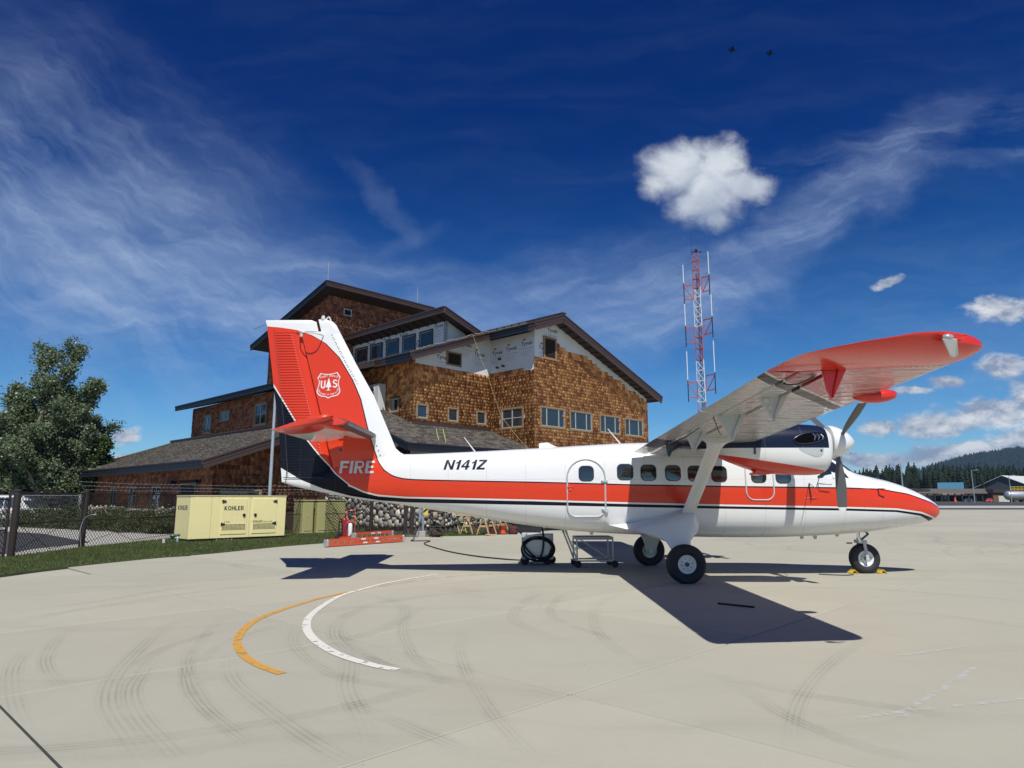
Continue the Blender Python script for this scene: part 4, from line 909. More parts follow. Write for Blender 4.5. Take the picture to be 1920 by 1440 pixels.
class Wall:
    """a wall in building axes: kind 'u' runs along a (faces -b), kind 'v' runs along b (faces -a)"""
    def __init__(s, kind, pos, poly, mat, label=None, th=0.22):
        s.k = kind; s.p = pos; s.poly = poly; m_ = MB()
        if kind == 'u': m_.prism(poly, 'y', pos, pos + th)
        else: m_.prism(poly, 'x', pos, pos + th)
        s.o = m_.build('wall', mat, LODGE, label=label)
    def P(s, t, z, out=0.0):
        return (t, s.p - out, z) if s.k == 'u' else (s.p - out, t, z)
    def box(s, m_, t0, t1, z0, z1, o0, o1, m=None):
        c = s.P((t0 + t1) / 2, (z0 + z1) / 2, (o0 + o1) / 2); d = (abs(t1 - t0), abs(o1 - o0), abs(z1 - z0)) if s.k == 'u' else (abs(o1 - o0), abs(t1 - t0), abs(z1 - z0))
        return m_.box(c, d, m=m)
    def shakes(s, poly, holes=(), exp=0.182, wmin=.12, wmax=.36, label=None, mat='shake'):
        rg = random.Random(len(poly) * 31 + int(s.p * 10)); V = []; F = []
        t0 = min(p[0] for p in poly); t1 = max(p[0] for p in poly); z0 = min(p[1] for p in poly); z1 = max(p[1] for p in poly)
        z = z0
        while z < z1:
            t = t0 - rg.random() * .1
            while t < t1:
                w = rg.uniform(wmin, wmax); a, b = max(t, t0), min(t + w - .010, t1)
                t += w
                if b - a < .03: continue
                c = ((a + b) / 2, z + exp * .5)
                if not inside(c, poly): continue
                if any(h[0] - .02 < c[0] < h[1] + .02 and h[2] - .05 < c[1] < h[3] + .02 for h in holes): continue
                ob = .062 + rg.uniform(-.006, .010); ot = .008; zb = z - rg.uniform(0, .012); zt = z + exp + .03; i = len(V)
                V += [s.P(a, zb, ob), s.P(b, zb, ob), s.P(b, zt, ot), s.P(a, zt, ot), s.P(a, zb, .0), s.P(b, zb, .0), s.P(b, zt, 0), s.P(a, zt, 0)]
                F += [(i, i + 1, i + 2, i + 3), (i + 4, i + 5, i + 1, i), (i, i + 3, i + 7, i + 4), (i + 1, i + 5, i + 6, i + 2)]
            z += exp
        o = fast_mesh('shakes', V, F, M[mat], s.o, 'stuff')
        if label: o['label'] = label
    def window(s, t0, t1, z0, z1, mull=(), bars=(), trim=.09, trimmat=None, sash=True, label=None, grille=False):
        m_ = MB(); T = trim
        for q in ((t0 - T, t1 + T, z1, z1 + T), (t0 - T, t1 + T, z0 - T, z0), (t0 - T, t0, z0, z1), (t1, t1 + T, z0, z1)): s.box(m_, *q, .0, .075)
        w = m_.build('window', trimmat or M['trim'], LODGE, label=label)
        g = MB(); s.box(g, t0, t1, z0, z1, .005, .020)
        g.build('pane', M['wglass'] if not grille else M['fascia_dark'], w)
        if grille:
            g = MB(); n = int((z1 - z0) / .085)
            for i in range(n):
                z = z0 + (i + .5) * (z1 - z0) / n; a = s.P(t0, z, .045); b = s.P(t1, z, .045); out = Vector(s.P(0, 0, 1)) - Vector(s.P(0, 0, 0))
                g.beam(a, b, .012, .075, Vector((0, 0, 1)) + out * -.9)
            g.build('louvre', M['soffit'], w, kind='stuff'); return w
        if sash:
            g = MB(); f = .04
            for q in ((t0, t1, z1 - f, z1), (t0, t1, z0, z0 + f), (t0, t0 + f, z0 + f, z1 - f), (t1 - f, t1, z0 + f, z1 - f)): s.box(g, *q, .018, .05)
            g.build('sash', M['sash'], w)
        for mm in mull:
            g = MB(); x = t0 + (t1 - t0) * mm; s.box(g, x - .035, x + .035, z0 + .04, z1 - .04, .021, .047); g.build('mullion', M['sash'], w)
        for mm in bars:
            g = MB(); x = z0 + (z1 - z0) * mm; s.box(g, t0 + .04, t1 - .04, x - .025, x + .025, .022, .045); g.build('glazing_bar', M['sash'], w)
        return w
    def wraptext(s, items, tf=lambda t: t):
        V, F = text2d('Tyvek', .92, .30, .012, 0, 2); V2, F2 = text2d('CommercialWrap', .95, .09, .0, 0, 1); a = MB(); b = MB()
        for t, z, w0 in items:
            fl = -1 if s.k == 'v' else 1
            a.add([s.P(t + fl * x, z + y, .006) for x, y in V if 1], [f for f in F])
            b.add([s.P(t + fl * x, z - .17 + y, .006) for x, y in V2], F2)
            q = [(.08, .42), (.24, .50), (.40, .42), (.24, .36)]; b.add([s.P(t + fl * x, z + y, .006) for x, y in q], [(0, 1, 2, 3)])
            for k in range(3): b.add([s.P(t + fl * x, z - .30 - k * .10 + y, .006) for x, y in ((0, 0), (.8 - k * .1, 0), (.8 - k * .1, .012), (0, .012))], [(0, 1, 2, 3)])
        a.build('wrap_print', M['wraptext'], s.o); b.build('wrap_print', M['wraptext2'], s.o)
def roof_plane(name, pts, th=.30, courses=True, exp=.22, label=None, fascia=True, slope_dir=None):
    """pts: corners (a,b,z) of the top surface, counter-clockwise from above"""
    P = [Vector(p) for p in pts]; n = (P[1] - P[0]).cross(P[2] - P[0]).normalized()
    if n.z < 0: n = -n
    m_ = MB(); k = len(P); lo = [p - Vector((0, 0, th)) for p in P]
    m_.add(P + lo, [tuple(range(k)), tuple(range(2 * k - 1, k - 1, -1))] + [(i, (i + 1) % k, k + (i + 1) % k, k + i) for i in range(k)])
    o = m_.build(name, M['soffit'], LODGE, label=label)
    if courses:
        g = Vector((0, 0, 1)) - n * n.z; up = g.normalized(); side = n.cross(up).normalized()
        Q = [((p - P[0]).dot(side), (p - P[0]).dot(up)) for p in P]; rg = random.Random(int(abs(P[0].x * 100)))
        x0 = min(q[0] for q in Q); x1 = max(q[0] for q in Q); y0 = min(q[1] for q in Q); y1 = max(q[1] for q in Q); V = []; F = []
        y = y0 - .02
        while y < y1:
            x = x0 - rg.random() * .3
            while x < x1:
                w = rg.uniform(.16, .42); a, b = max(x, x0), min(x + w - .018, x1); x += w
                if b - a < .04 or not inside(((a + b) / 2, min(y + exp / 2, y1 - .01)), Q): continue
                hb = .052 + rg.uniform(-.008, .014); i = len(V); yt = min(y + exp + .03, y1)
                for (u_, v_, h) in ((a, y, hb), (b, y, hb), (b, yt, .016), (a, yt, .016), (a, y, 0), (b, y, 0)): V.append(P[0] + side * u_ + up * v_ + n * h)
                F += [(i, i + 1, i + 2, i + 3), (i + 4, i + 5, i + 1, i)]
            y += exp
        fast_mesh('roof_shingle_courses', [tuple(v) for v in V], F, M['roof'], o, 'stuff')
    return o
def fascia(p, q, h=.40, t=.06, mat='fascia', drop=.0, cap=True, split=None):
    """board along an edge, two steps and a drip cap"""
    p = Vector(p); q = Vector(q); d = Vector((0, 0, 1)); m_ = MB()
    m_.beam(p - d * (h / 2 + drop), q - d * (h / 2 + drop), t, h, d)
    m_.beam(p - d * (.035 + drop), q - d * (.035 + drop), t + .07, .085, d)
    m_.beam(p - d * (h * .52 + drop), q - d * (h * .52 + drop), t + .035, .02, d)
    return m_.build('fascia_board', M[mat], LODGE, bevel=.006)
S = .36
ZR = 12.20; AR = 1.60
def zl(a): return ZR - S * (AR - a)      # left slope
def zr(a): return ZR - S * (a - AR)      # right slope, carried up past the ridge by the clerestory
# --- gable wing, right
gp = [(0, 0), (11.35, 0), (11.35, zr(11.35) - .3), (AR, ZR - .3), (0, zl(0) - .3)]
g = Wall('u', 0.0, gp, M['wrap'], 'white house wrap under unfinished shingles')
GW = [(.46, 2.50, 5.72, 6.76), (3.08, 5.10, 5.72, 6.76), (6.02, 8.08, 5.74, 6.78), (8.70, 10.72, 5.74, 6.78)]
stairs = [(0, 3.4), (11.35, 3.4), (11.35, 8.42)]
za = 9.55; aa = 1.85
stp = [(0, 9.60), (.72, 9.60), (.72, 9.55), (1.78, 9.55), (1.80, 10.66), (2.18, 10.66), (2.19, 10.47), (2.57, 10.47), (2.59, 10.33), (4.94, 10.33), (4.96, 10.14), (5.39, 10.14), (5.41, 9.97), (5.72, 9.97), (5.74, 9.78), (6.16, 9.78), (6.17, 9.64), (6.91, 9.64), (6.92, 9.46), (7.33, 9.46), (7.36, 9.30), (7.72, 9.30), (7.74, 9.15), (8.5, 9.15), (8.52, 8.96), (8.9, 8.96), (8.92, 8.76), (9.3, 8.76), (9.32, 8.62), (10.07, 8.62), (10.08, 8.46), (10.48, 8.46), (10.5, 8.30), (10.96, 8.30), (10.97, 8.18)]
g.shakes([(-.05, 3.4), (-.05, 9.6)] + stp + [(11.40, 8.18), (11.40, 3.4)], GW + [(.70, 1.86, 9.60, 10.95)])
for i, (t0, t1, z0, z1) in enumerate(GW): g.window(t0, t1, z0, z1, (.24, .76))
g.window(.84, 1.74, 9.72, 10.84, grille=True, trim=.12, label='dark louvred attic vent in a cedar frame')
g.wraptext([(.35, 10.05, 0), (1.12, 11.22, 0)])
ob = Wall('v', 11.15, [(.22, 0), (12, 0), (12, 8.4), (.22, 8.4)], M['sheath'])
# v-facing wall of the gable wing
w = Wall('v', 0.0, [(.22, 0), (3.62, 0), (3.62, 11.1), (.22, 11.1)], M['wrap'])
vt = [(.22, 8.78), (1.15, 8.78), (1.15, 9.02), (3.62, 8.85)]
w.shakes([(-.04, 3.4), (-.04, 8.80), (.95, 8.80), (.95, 9.02), (3.62, 9.02), (3.62, 3.4)], [(.80, 2.68, 5.60, 6.86)])
w.window(.93, 2.55, 5.70, 6.76, (.5,), (.5,))
w.wraptext([(3.45, 10.10, 0), (2.30, 10.18, 0), (1.05, 10.30, 0)])
pn = MB()
for (b_, z_) in ((2.95, 9.35), (2.45, 9.38), (2.75, 9.85)): pn.lathe([(.07, 0), (.07, -.16), (.05, -.17), (0, -.17)], 10, (0, b_, z_), 'x')
pn.build('wall_penetration_boot', M['dark'], w.o)
# recessed wall, faces the same way as the gable
w = Wall('u', 3.62, [(-5.70, 0), (0, 0), (0, zl(0) - .3), (-5.70, zl(-5.7) - .3)], M['wrap'])
LW = [(-5.52, -4.82, 5.98, 6.66), (-3.30, -2.62, 5.98, 6.66), (-1.10, -.42, 5.98, 6.66)]
w.shakes([(-5.75, 4.9), (0, 4.9), (0, 8.92), (-5.75, 8.92)], LW + [(-3.62, -2.25, 9.05, 10.0)])
for t in LW: w.window(*t, trim=.08)
w.window(-3.40, -2.45, 9.22, 9.86, grille=True, trim=.08, label='small dark vent opening below the eave')
w.wraptext([(-1.35, 9.95, 0), (-2.45, 10.35, 0), (-4.2, 9.35, 0)])
# wall behind it towards the tail of the airplane (faces left)
w = Wall('v', -5.70, [(3.84, 0), (17, 0), (17, 9.2), (3.84, 9.2)], M['sheath'])
w.shakes([(3.57, 4.9), (17, 4.9), (17, 9.1), (3.57, 9.1)], [(4.85, 5.85, 6.33, 7.2)])
w.window(4.98, 5.72, 6.42, 7.10, trim=.08)
# heat pump unit hung on it
ac = MB(); ac.box((-6.02, 6.75, 7.25), (.50, 1.25, 1.55)); acu = ac.build('air_conditioner', M['offwhite'], LODGE, bevel=.03, seg=2, label='cream twin-fan air conditioner hung on the shingled wall')
for z in (7.62, 6.90):
    r_ = MB(); r_.lathe([(.31, 0), (.31, -.03), (.29, -.03), (.29, -.005), (0, -.005)], 24, (-6.272, 6.80, z), 'x'); fr = r_.build('fan_guard', M['gray'], acu, smooth=40)
for z in (7.62, 6.90):
    r_ = MB()
    for k in range(16): a = 2 * PI * k / 16; r_.beam((-6.29, 6.80, z), (-6.29, 6.80 + .29 * math.cos(a), z + .29 * math.sin(a)), .01, .01)
    for k in range(5): a = 2 * PI * k / 5; r_.beam((-6.278, 6.80, z), (-6.278, 6.80 + .24 * math.cos(a), z + .24 * math.sin(a)), .10, .004, (1, 0, 0))
    r_.build('fan_blades', M['dark'], acu)
r_ = MB(); r_.tube([(-5.95, 6.15, 6.7), (-5.90, 6.0, 6.4), (-5.8, 6.0, 5.7)], .03, 6); r_.build('refrigerant_line', M['dark'], acu)
# --- main gable roof
eA = -.85; fB = -.80
roof_plane('roof', [(eA, fB, zl(eA)), (AR, fB, ZR), (AR, 2.8, ZR), (eA, 2.8, zl(eA))])
roof_plane('roof', [(-6.6, 2.8, zl(-6.6)), (AR, 2.8, ZR), (AR, 17.0, ZR), (-6.6, 17.0, zl(-6.6))])
roof_plane('roof', [(AR, fB, ZR), (11.95, fB, zr(11.95)), (11.95, 17, zr(11.95)), (AR, 17, ZR)], courses=False)
fascia((AR - .02, fB - .03, ZR + .05), (12.0, fB - .03, zr(12.0) + .05), .50)
f1 = fascia((eA - .03, fB - .03, zl(eA) + .05), (AR, fB - .03, ZR + .05), .50)
rc = MB(); rc.beam((AR, fB - .12, ZR + .10), (AR, 17, ZR + .10), .34, .07); rc.build('ridge_cap', M['fascia'], LODGE)
fascia((eA - .03, fB, zl(eA) + .03), (eA - .03, .0 - .35, zl(eA) + .03), .50)
fascia((eA - .03, -.35, zl(eA) - .02), (eA - .03, 2.8, zl(eA) - .02), .42, mat='fascia_dark')
fascia((-2.6, 2.77, zl(-2.6) + .04), (eA, 2.77, zl(eA) + .04), .42)
fascia((-6.63, 2.77, zl(-6.63) + .04), (-2.6, 2.77, zl(-2.6) + .04), .42)
fascia((-6.63, 2.80, zl(-6.63) + .04), (-6.63, 5.0, zl(-6.63) + .04), .46, mat='fascia_dark')
fascia((-6.63, 5.0, zl(-6.63) + .04), (-6.63, 17, zl(-6.63) + .04), .42)
# loose strapping along the stripped eave
lp = MB(); rg = random.Random(3)
for k in range(26):
    b_ = -.2 + k * .12
    if k % 5 == 4: continue
    lp.tube([(eA - .09, b_, zl(eA) + .03), (eA - .14, b_ + .03, zl(eA) + .10), (eA - .09, b_ + .06, zl(eA) + .04)], .010, 4)
for k in range(36):
    a_ = -6.4 + k * .15; lp.tube([(a_, 2.66, zl(a_) + .09 + rg.uniform(0, .07)), (a_ + .07, 2.6, zl(a_) + .12 + rg.uniform(-.03, .08)), (a_ + .14, 2.66, zl(a_ + .14) + .10)], .016, 4)
lp.build('loose_flashing_strap', pbr('raw_metal_strap', (0.42, 0.36, 0.28), .5, var=.3), LODGE, kind='stuff')
rf = MB()
for k in range(17):
    a_ = 2.2 + k * .6; rf.beam((a_, fB + .02, zr(a_) - .33), (a_, -.02, zr(a_) - .33), .05, .07)
for k in range(13):
    b_ = 6.9 + k * .85; rf.beam((-1.60, b_, zr(-1.6) - .33), (-.86, b_, zr(-.84) - .33), .06, .08)
rf.build('rafter_tail', M['soffit'], LODGE, kind='stuff')
# --- clerestory
CE = -1.66
wc = Wall('v', -.84, [(6.8, 10.9), (18.5, 10.9), (18.5, zr(-.84) - .28), (6.8, zr(-.84) - .28)], M['wrap'])
CW = [(8.16, 9.34), (9.96, 11.16), (11.80, 13.04), (13.68, 14.96), (15.52, 16.85)]
for t in CW: wc.window(t[0], t[1], 11.42, 12.40, trim=.10, trimmat=M['fascia'])
wc.wraptext([(7.95, 12.40, 0), (13.55, 12.42, 0), (11.65, 12.42, 0), (15.4, 12.42, 0), (9.85, 11.5, 0), (17.6, 12.0, 0)])
Wall('u', 6.8, [(-.84, 10.9), (AR + 1.5, 10.9), (AR + 1.5, zr(AR + 1.5) - .28), (-.84, zr(-.84) - .28)], M['wrap'])
roof_plane('roof', [(CE, 6.0, zr(CE)), (AR + 1.6, 6.0, zr(AR + 1.6) + .06), (AR + 1.6, 17.4, zr(AR + 1.6) + .06), (CE, 17.4, zr(CE))], courses=False, th=.26)
fascia((CE - .03, 5.97, zr(CE) + .05), (AR + 1.6, 5.97, zr(AR + 1.6) + .11), .44)
fascia((CE - .03, 5.97, zr(CE) + .05), (CE - .03, 17.4, zr(CE) + .05), .40, mat='fascia')
# --- tower with the high shed roof
ta, tb_ = -3.0, 17.4; ZT = 16.92; ST = .26
w = Wall('u', tb_, [(ta, 9), (5.4, 9), (5.4, 16.2), (ta, 16.2)], M['sheath'])
w.shakes([(ta - .05, 11.5), (5.4, 11.5), (5.4, 16.2), (ta - .05, 16.2)], [(-1.78, -1.06, 15.0, 15.5)], mat='shake_old')
w.window(-1.70, -1.15, 15.05, 15.45, grille=True, trim=.06, trimmat=M['offwhite'], label='small white louvre high on the tower wall')
w = Wall('v', ta, [(tb_ + .22, 5), (26.2, 5), (26.2, 14.1), (tb_ + .22, 16.2)], M['sheath'])
w.shakes([(tb_ - .04, 8.5), (26.2, 8.5), (26.2, 14.1), (tb_ - .04, 16.2)], mat='shake_old')
roof_plane('roof', [(ta - .8, tb_ - 1.0, ZT), (6.0, tb_ - 1.0, ZT), (6.0, 27.8, ZT - ST * 11.4), (ta - .8, 27.8, ZT - ST * 11.4)], courses=False, th=.3)
fascia((ta - .83, tb_ - 1.03, ZT + .05), (6.03, tb_ - 1.03, ZT + .05), .42)
fascia((ta - .83, tb_ - 1.03, ZT + .05), (ta - .83, 27.83, ZT - ST * 11.4 + .05), .46, mat='fascia_dark')
for (a_, b_, z_, h_) in ((ta - .5, tb_ - .6, ZT, 1.6), (4.6, tb_ - .6, ZT, 1.6)):
    m_ = MB(); m_.tube([(a_, b_, z_), (a_, b_, z_ + h_)], [.028, .014], 6); m_.build('lightning_rod', M['galv'], LODGE)
# --- left wing: lower hipped slope and upper storey
def zw(a): return 3.40 + S * (a + 15.25)
roof_plane('roof', [(-15.25, 7.1, zw(-15.25)), (-8.1, 7.1, zw(-8.1)), (-8.1, 31.2, zw(-8.1)), (-15.25, 31.2, zw(-15.25))], exp=.20)
fascia((-15.28, 7.07, zw(-15.28) + .05), (-15.28, 31.2, zw(-15.28) + .05), .42, mat='fascia_dark')
fascia((-15.28, 7.07, zw(-15.28) + .05), (-8.1, 7.07, zw(-8.1) + .05), .44)
fascia((-8.3, 7.1, zw(-8.3) + .22), (-8.3, 31.0, zw(-8.3) + .22), .30, mat='fascia')
w = Wall('v', -14.4, [(8.12, 0), (30.4, 0), (30.4, 3.3), (8.12, 3.3)], M['sheath'])
w.shakes([(7.86, 1.0), (30.4, 1.0), (30.4, 3.35), (7.86, 3.35)], [(21.9, 23.2, 1.1, 2.4), (18.2, 19.6, 1.1, 2.4), (14.4, 15.9, 1.1, 2.4), (9.6, 11.8, .3, 2.5)], exp=.2, mat='shake_old')
for t0, t1 in ((22.0, 23.1), (18.35, 19.5), (14.5, 15.8)): w.window(t0, t1, 1.2, 2.28, (.5,), trim=.1, label='white-framed window low on the shaded left wing' if 0 else None)
w.window(9.8, 11.6, 0.9, 2.36, grille=True, trim=.08, label='dark louvred opening in the left wing')
for b_ in (9.2, 12.4):
    m_ = MB(); m_.lathe([(.16, .0), (.13, .10), (.04, .16), (0, .16)], 12, (-14.62, b_, 2.42)); m_.box((-14.5, b_, 2.52), (.2, .04, .04)); m_.build('wall_lamp', M['dark'], LODGE)
w = Wall('u', 8.1, [(-14.4, 0), (-7.6, 0), (-7.6, zw(-7.6) - .3), (-14.4, zw(-14.4) - .3)], M['sheath'])
w.shakes([(-14.45, 1.1), (-7.6, 1.1), (-7.6, 5.75), (-14.45, 3.35)], [(-14.0, -11.7, 1.1, 2.15)], exp=.22, wmin=.14, wmax=.36, mat='shake_old')
w.window(-13.9, -11.9, 1.3, 2.02, (.5,), trim=.08)
for a_ in (-12.9, -12.65, -12.4, -12.15):
    m_ = MB(); m_.lathe([(.05, 0), (.05, -.10), (.0, -.12)], 8, (a_, 7.85, 2.95 + .01 * a_), 'y'); m_.build('wall_penetration_boot', M['dark'], w.o)
w = Wall('v', -8.2, [(7, 4), (27.2, 4), (27.2, 8.2), (7, 8.2)], M['sheath'])
w.shakes([(7, 5.9), (27.2, 5.9), (27.2, 8.25), (7, 8.25)], [(23.6, 25.1, 6.2, 7.7), (20.6, 22.4, 6.9, 7.7), (15.2, 17.0, 6.2, 7.7), (10.2, 12, 6.2, 7.7)], mat='shake_old')
for t in ((23.75, 24.9, 6.32, 7.55), (15.4, 16.9, 6.32, 7.6), (10.4, 11.8, 6.32, 7.6)): w.window(*t, (.5,), (.5,), trim=.10)
w.window(20.8, 22.2, 6.98, 7.58, (.5,), trim=.10)
Wall('u', 27.0, [(-8.2, 4), (-2.8, 4), (-2.8, 8), (-8.2, 8)], M['sheath'])
roof_plane('roof', [(-9.0, 6.0, 8.48), (-3.0, 6.0, 8.48 + .3 * 6), (-3.0, 28.5, 8.48 + .3 * 6), (-9.0, 28.5, 8.48)], courses=True, th=.25, exp=.3)
fascia((-9.03, 6, 8.53), (-9.03, 28.5, 8.53), .36, mat='fascia_dark')
fascia((-9.03, 28.53, 8.53), (-3, 28.53, 10.3), .36, mat='fascia_dark')
m_ = MB(); m_.box((-13.3, 29.5, 4.35), (.5, .3, .22)); m_.build('roof_vent', M['soffit'], LODGE)
# --- porch roof over the stone base
def zp(b): return 5.60 - S * (3.62 - b)
roof_plane('roof', [(-9.15, -.45, zp(-.45)), (0, -.45, zp(-.45)), (0, 3.62, zp(3.62)), (-9.15, 3.62, zp(3.62))], exp=.2)
roof_plane('roof', [(-9.15, 3.62, zp(3.62)), (-5.7, 3.62, zp(3.62)), (-5.7, 7.9, zp(7.9)), (-9.15, 7.9, zp(7.9))], exp=.2)
fascia((-9.18, -.48, zp(-.48) + .05), (0, -.48, zp(-.48) + .05), .36, mat='fascia_dark')
fascia((-9.18, -.48, zp(-.48) + .05), (-9.18, 7.9, zp(7.9) + .05), .36, mat='fascia_dark')
m_ = MB(); m_.beam((-5.85, 3.5, zp(3.5) + .10), (0, 3.5, zp(3.5) + .10), .10, .16); m_.build('wall_flashing', M['fascia'], LODGE)
for (a_, b_) in ((-8.9, 7.2),):
    m_ = MB(); m_.box((a_, b_, 1.9), (.22, .22, 3.8)); m_.build('porch_post', pbr('maroon_post', (0.10, 0.025, 0.02), .6, var=.15), LODGE, bevel=.01)
# --- river stones of the base, one by one where they show
stone_cols = [pbr('river_stone_%s' % n, c, .8, var=.18, vs=5, bump=.3, bs=25, objr=.35) for n, c in (('grey', (0.27, 0.258, 0.235)), ('warm', (0.38, 0.32, 0.24)), ('pale', (0.50, 0.46, 0.38)), ('dark', (0.17, 0.155, 0.14)))]
M['mortar'] = pbr('mortar', (0.10, 0.088, 0.074), .95, var=.2)
stone_meshes = []
for i in range(8):
    bm = bmesh.new(); bmesh.ops.create_icosphere(bm, subdivisions=2 if i < 0 else 1, radius=.5)
    rg = random.Random(i)
    for v in bm.verts: v.co = v.co * (1 + rg.uniform(-.14, .12))
    me = bpy.data.meshes.new('stone'); bm.to_mesh(me); bm.free(); me.materials.append(stone_cols[(0, 0, 1, 2, 2, 3, 0, 1)[i]])
    me.polygons.foreach_set('use_smooth', [True] * len(me.polygons)); stone_meshes.append(me)
def pack_stones(t0, t1, z0, z1, rg, s=1.0):
    """dart throwing with shrinking stones"""
    out = []
    for w in (.36, .30, .26, .22, .18, .13):
        for _ in range(int((t1 - t0) * (z1 - z0) * 90)):
            x, z = rg.uniform(t0 + .05, t1 - .05), rg.uniform(z0 + .05, z1 - .05); r_ = w * s * rg.uniform(.85, 1.1) / 2
            if z - r_ < z0 - .03: continue
            if all((x - a) ** 2 + (z - b) ** 2 > ((r_ + c) * .93) ** 2 for a, b, c in out): out.append((x, z, r_))
    return out
def stone_wall(kind, pos, t0, t1, z1, budget, name='stone'):
    w = Wall(kind, pos, [(t0, 0), (t1, 0), (t1, z1), (t0, z1)], M['mortar'], 'wall base of rounded river stones', .3)
    rg = random.Random(int(t1 * 7)); st = pack_stones(t0, t1, .30 if z1 > 2 else .12, z1, rg)
    bmx = MB()
    for k, (x, z, r_) in enumerate(st):
        me = rg.choice(stone_meshes); sc = (2 * r_ * rg.uniform(1.05, 1.3), .24, 2 * r_ * rg.uniform(1.05, 1.3))
        if kind == 'v': sc = (sc[1], sc[0], sc[2])
        rt = Euler((rg.uniform(-.5, .5) if kind == 'v' else 0, rg.uniform(-.5, .5) if kind == 'u' else 0, 0))
        if k < budget:
            o = bpy.data.objects.new(name, me); COL.objects.link(o); o.parent = w.o; o.location = w.P(x, z, .01); o.rotation_euler = rt; o.scale = sc
        else:
            T = Matrix.Translation(w.P(x, z, .01)) @ rt.to_matrix().to_4x4() @ Matrix.Diagonal((*sc, 1)); bmx.add([T @ v.co for v in me.vertices], [tuple(p.vertices) for p in me.polygons], m=(0, 2, 1)[k % 3])
    if bmx.f: bmx.build('small_stones', [stone_cols[0], stone_cols[1], stone_cols[2]], w.o, smooth=60, kind='stuff')
    return w
s1 = stone_wall('u', .60, -8.35, -.1, 2.9, 290)
s2 = stone_wall('v', -8.40, .55, 7.85, 2.9, 290)
s3 = stone_wall('v', -14.75, 7.8, 14.0, 1.15, 0); s4 = stone_wall('v', -14.75, 19.5, 27, 1.15, 0)
wl = s1.window(-7.9, -7.2, 1.50, 1.78, trim=.10, trimmat=M['gray'])
cp = MB(); cp.box((-14.75, 16.8, 1.02), (.5, 6, .12)); cp.build('stone_cap', M['concrete_block'], LODGE, bevel=.02)
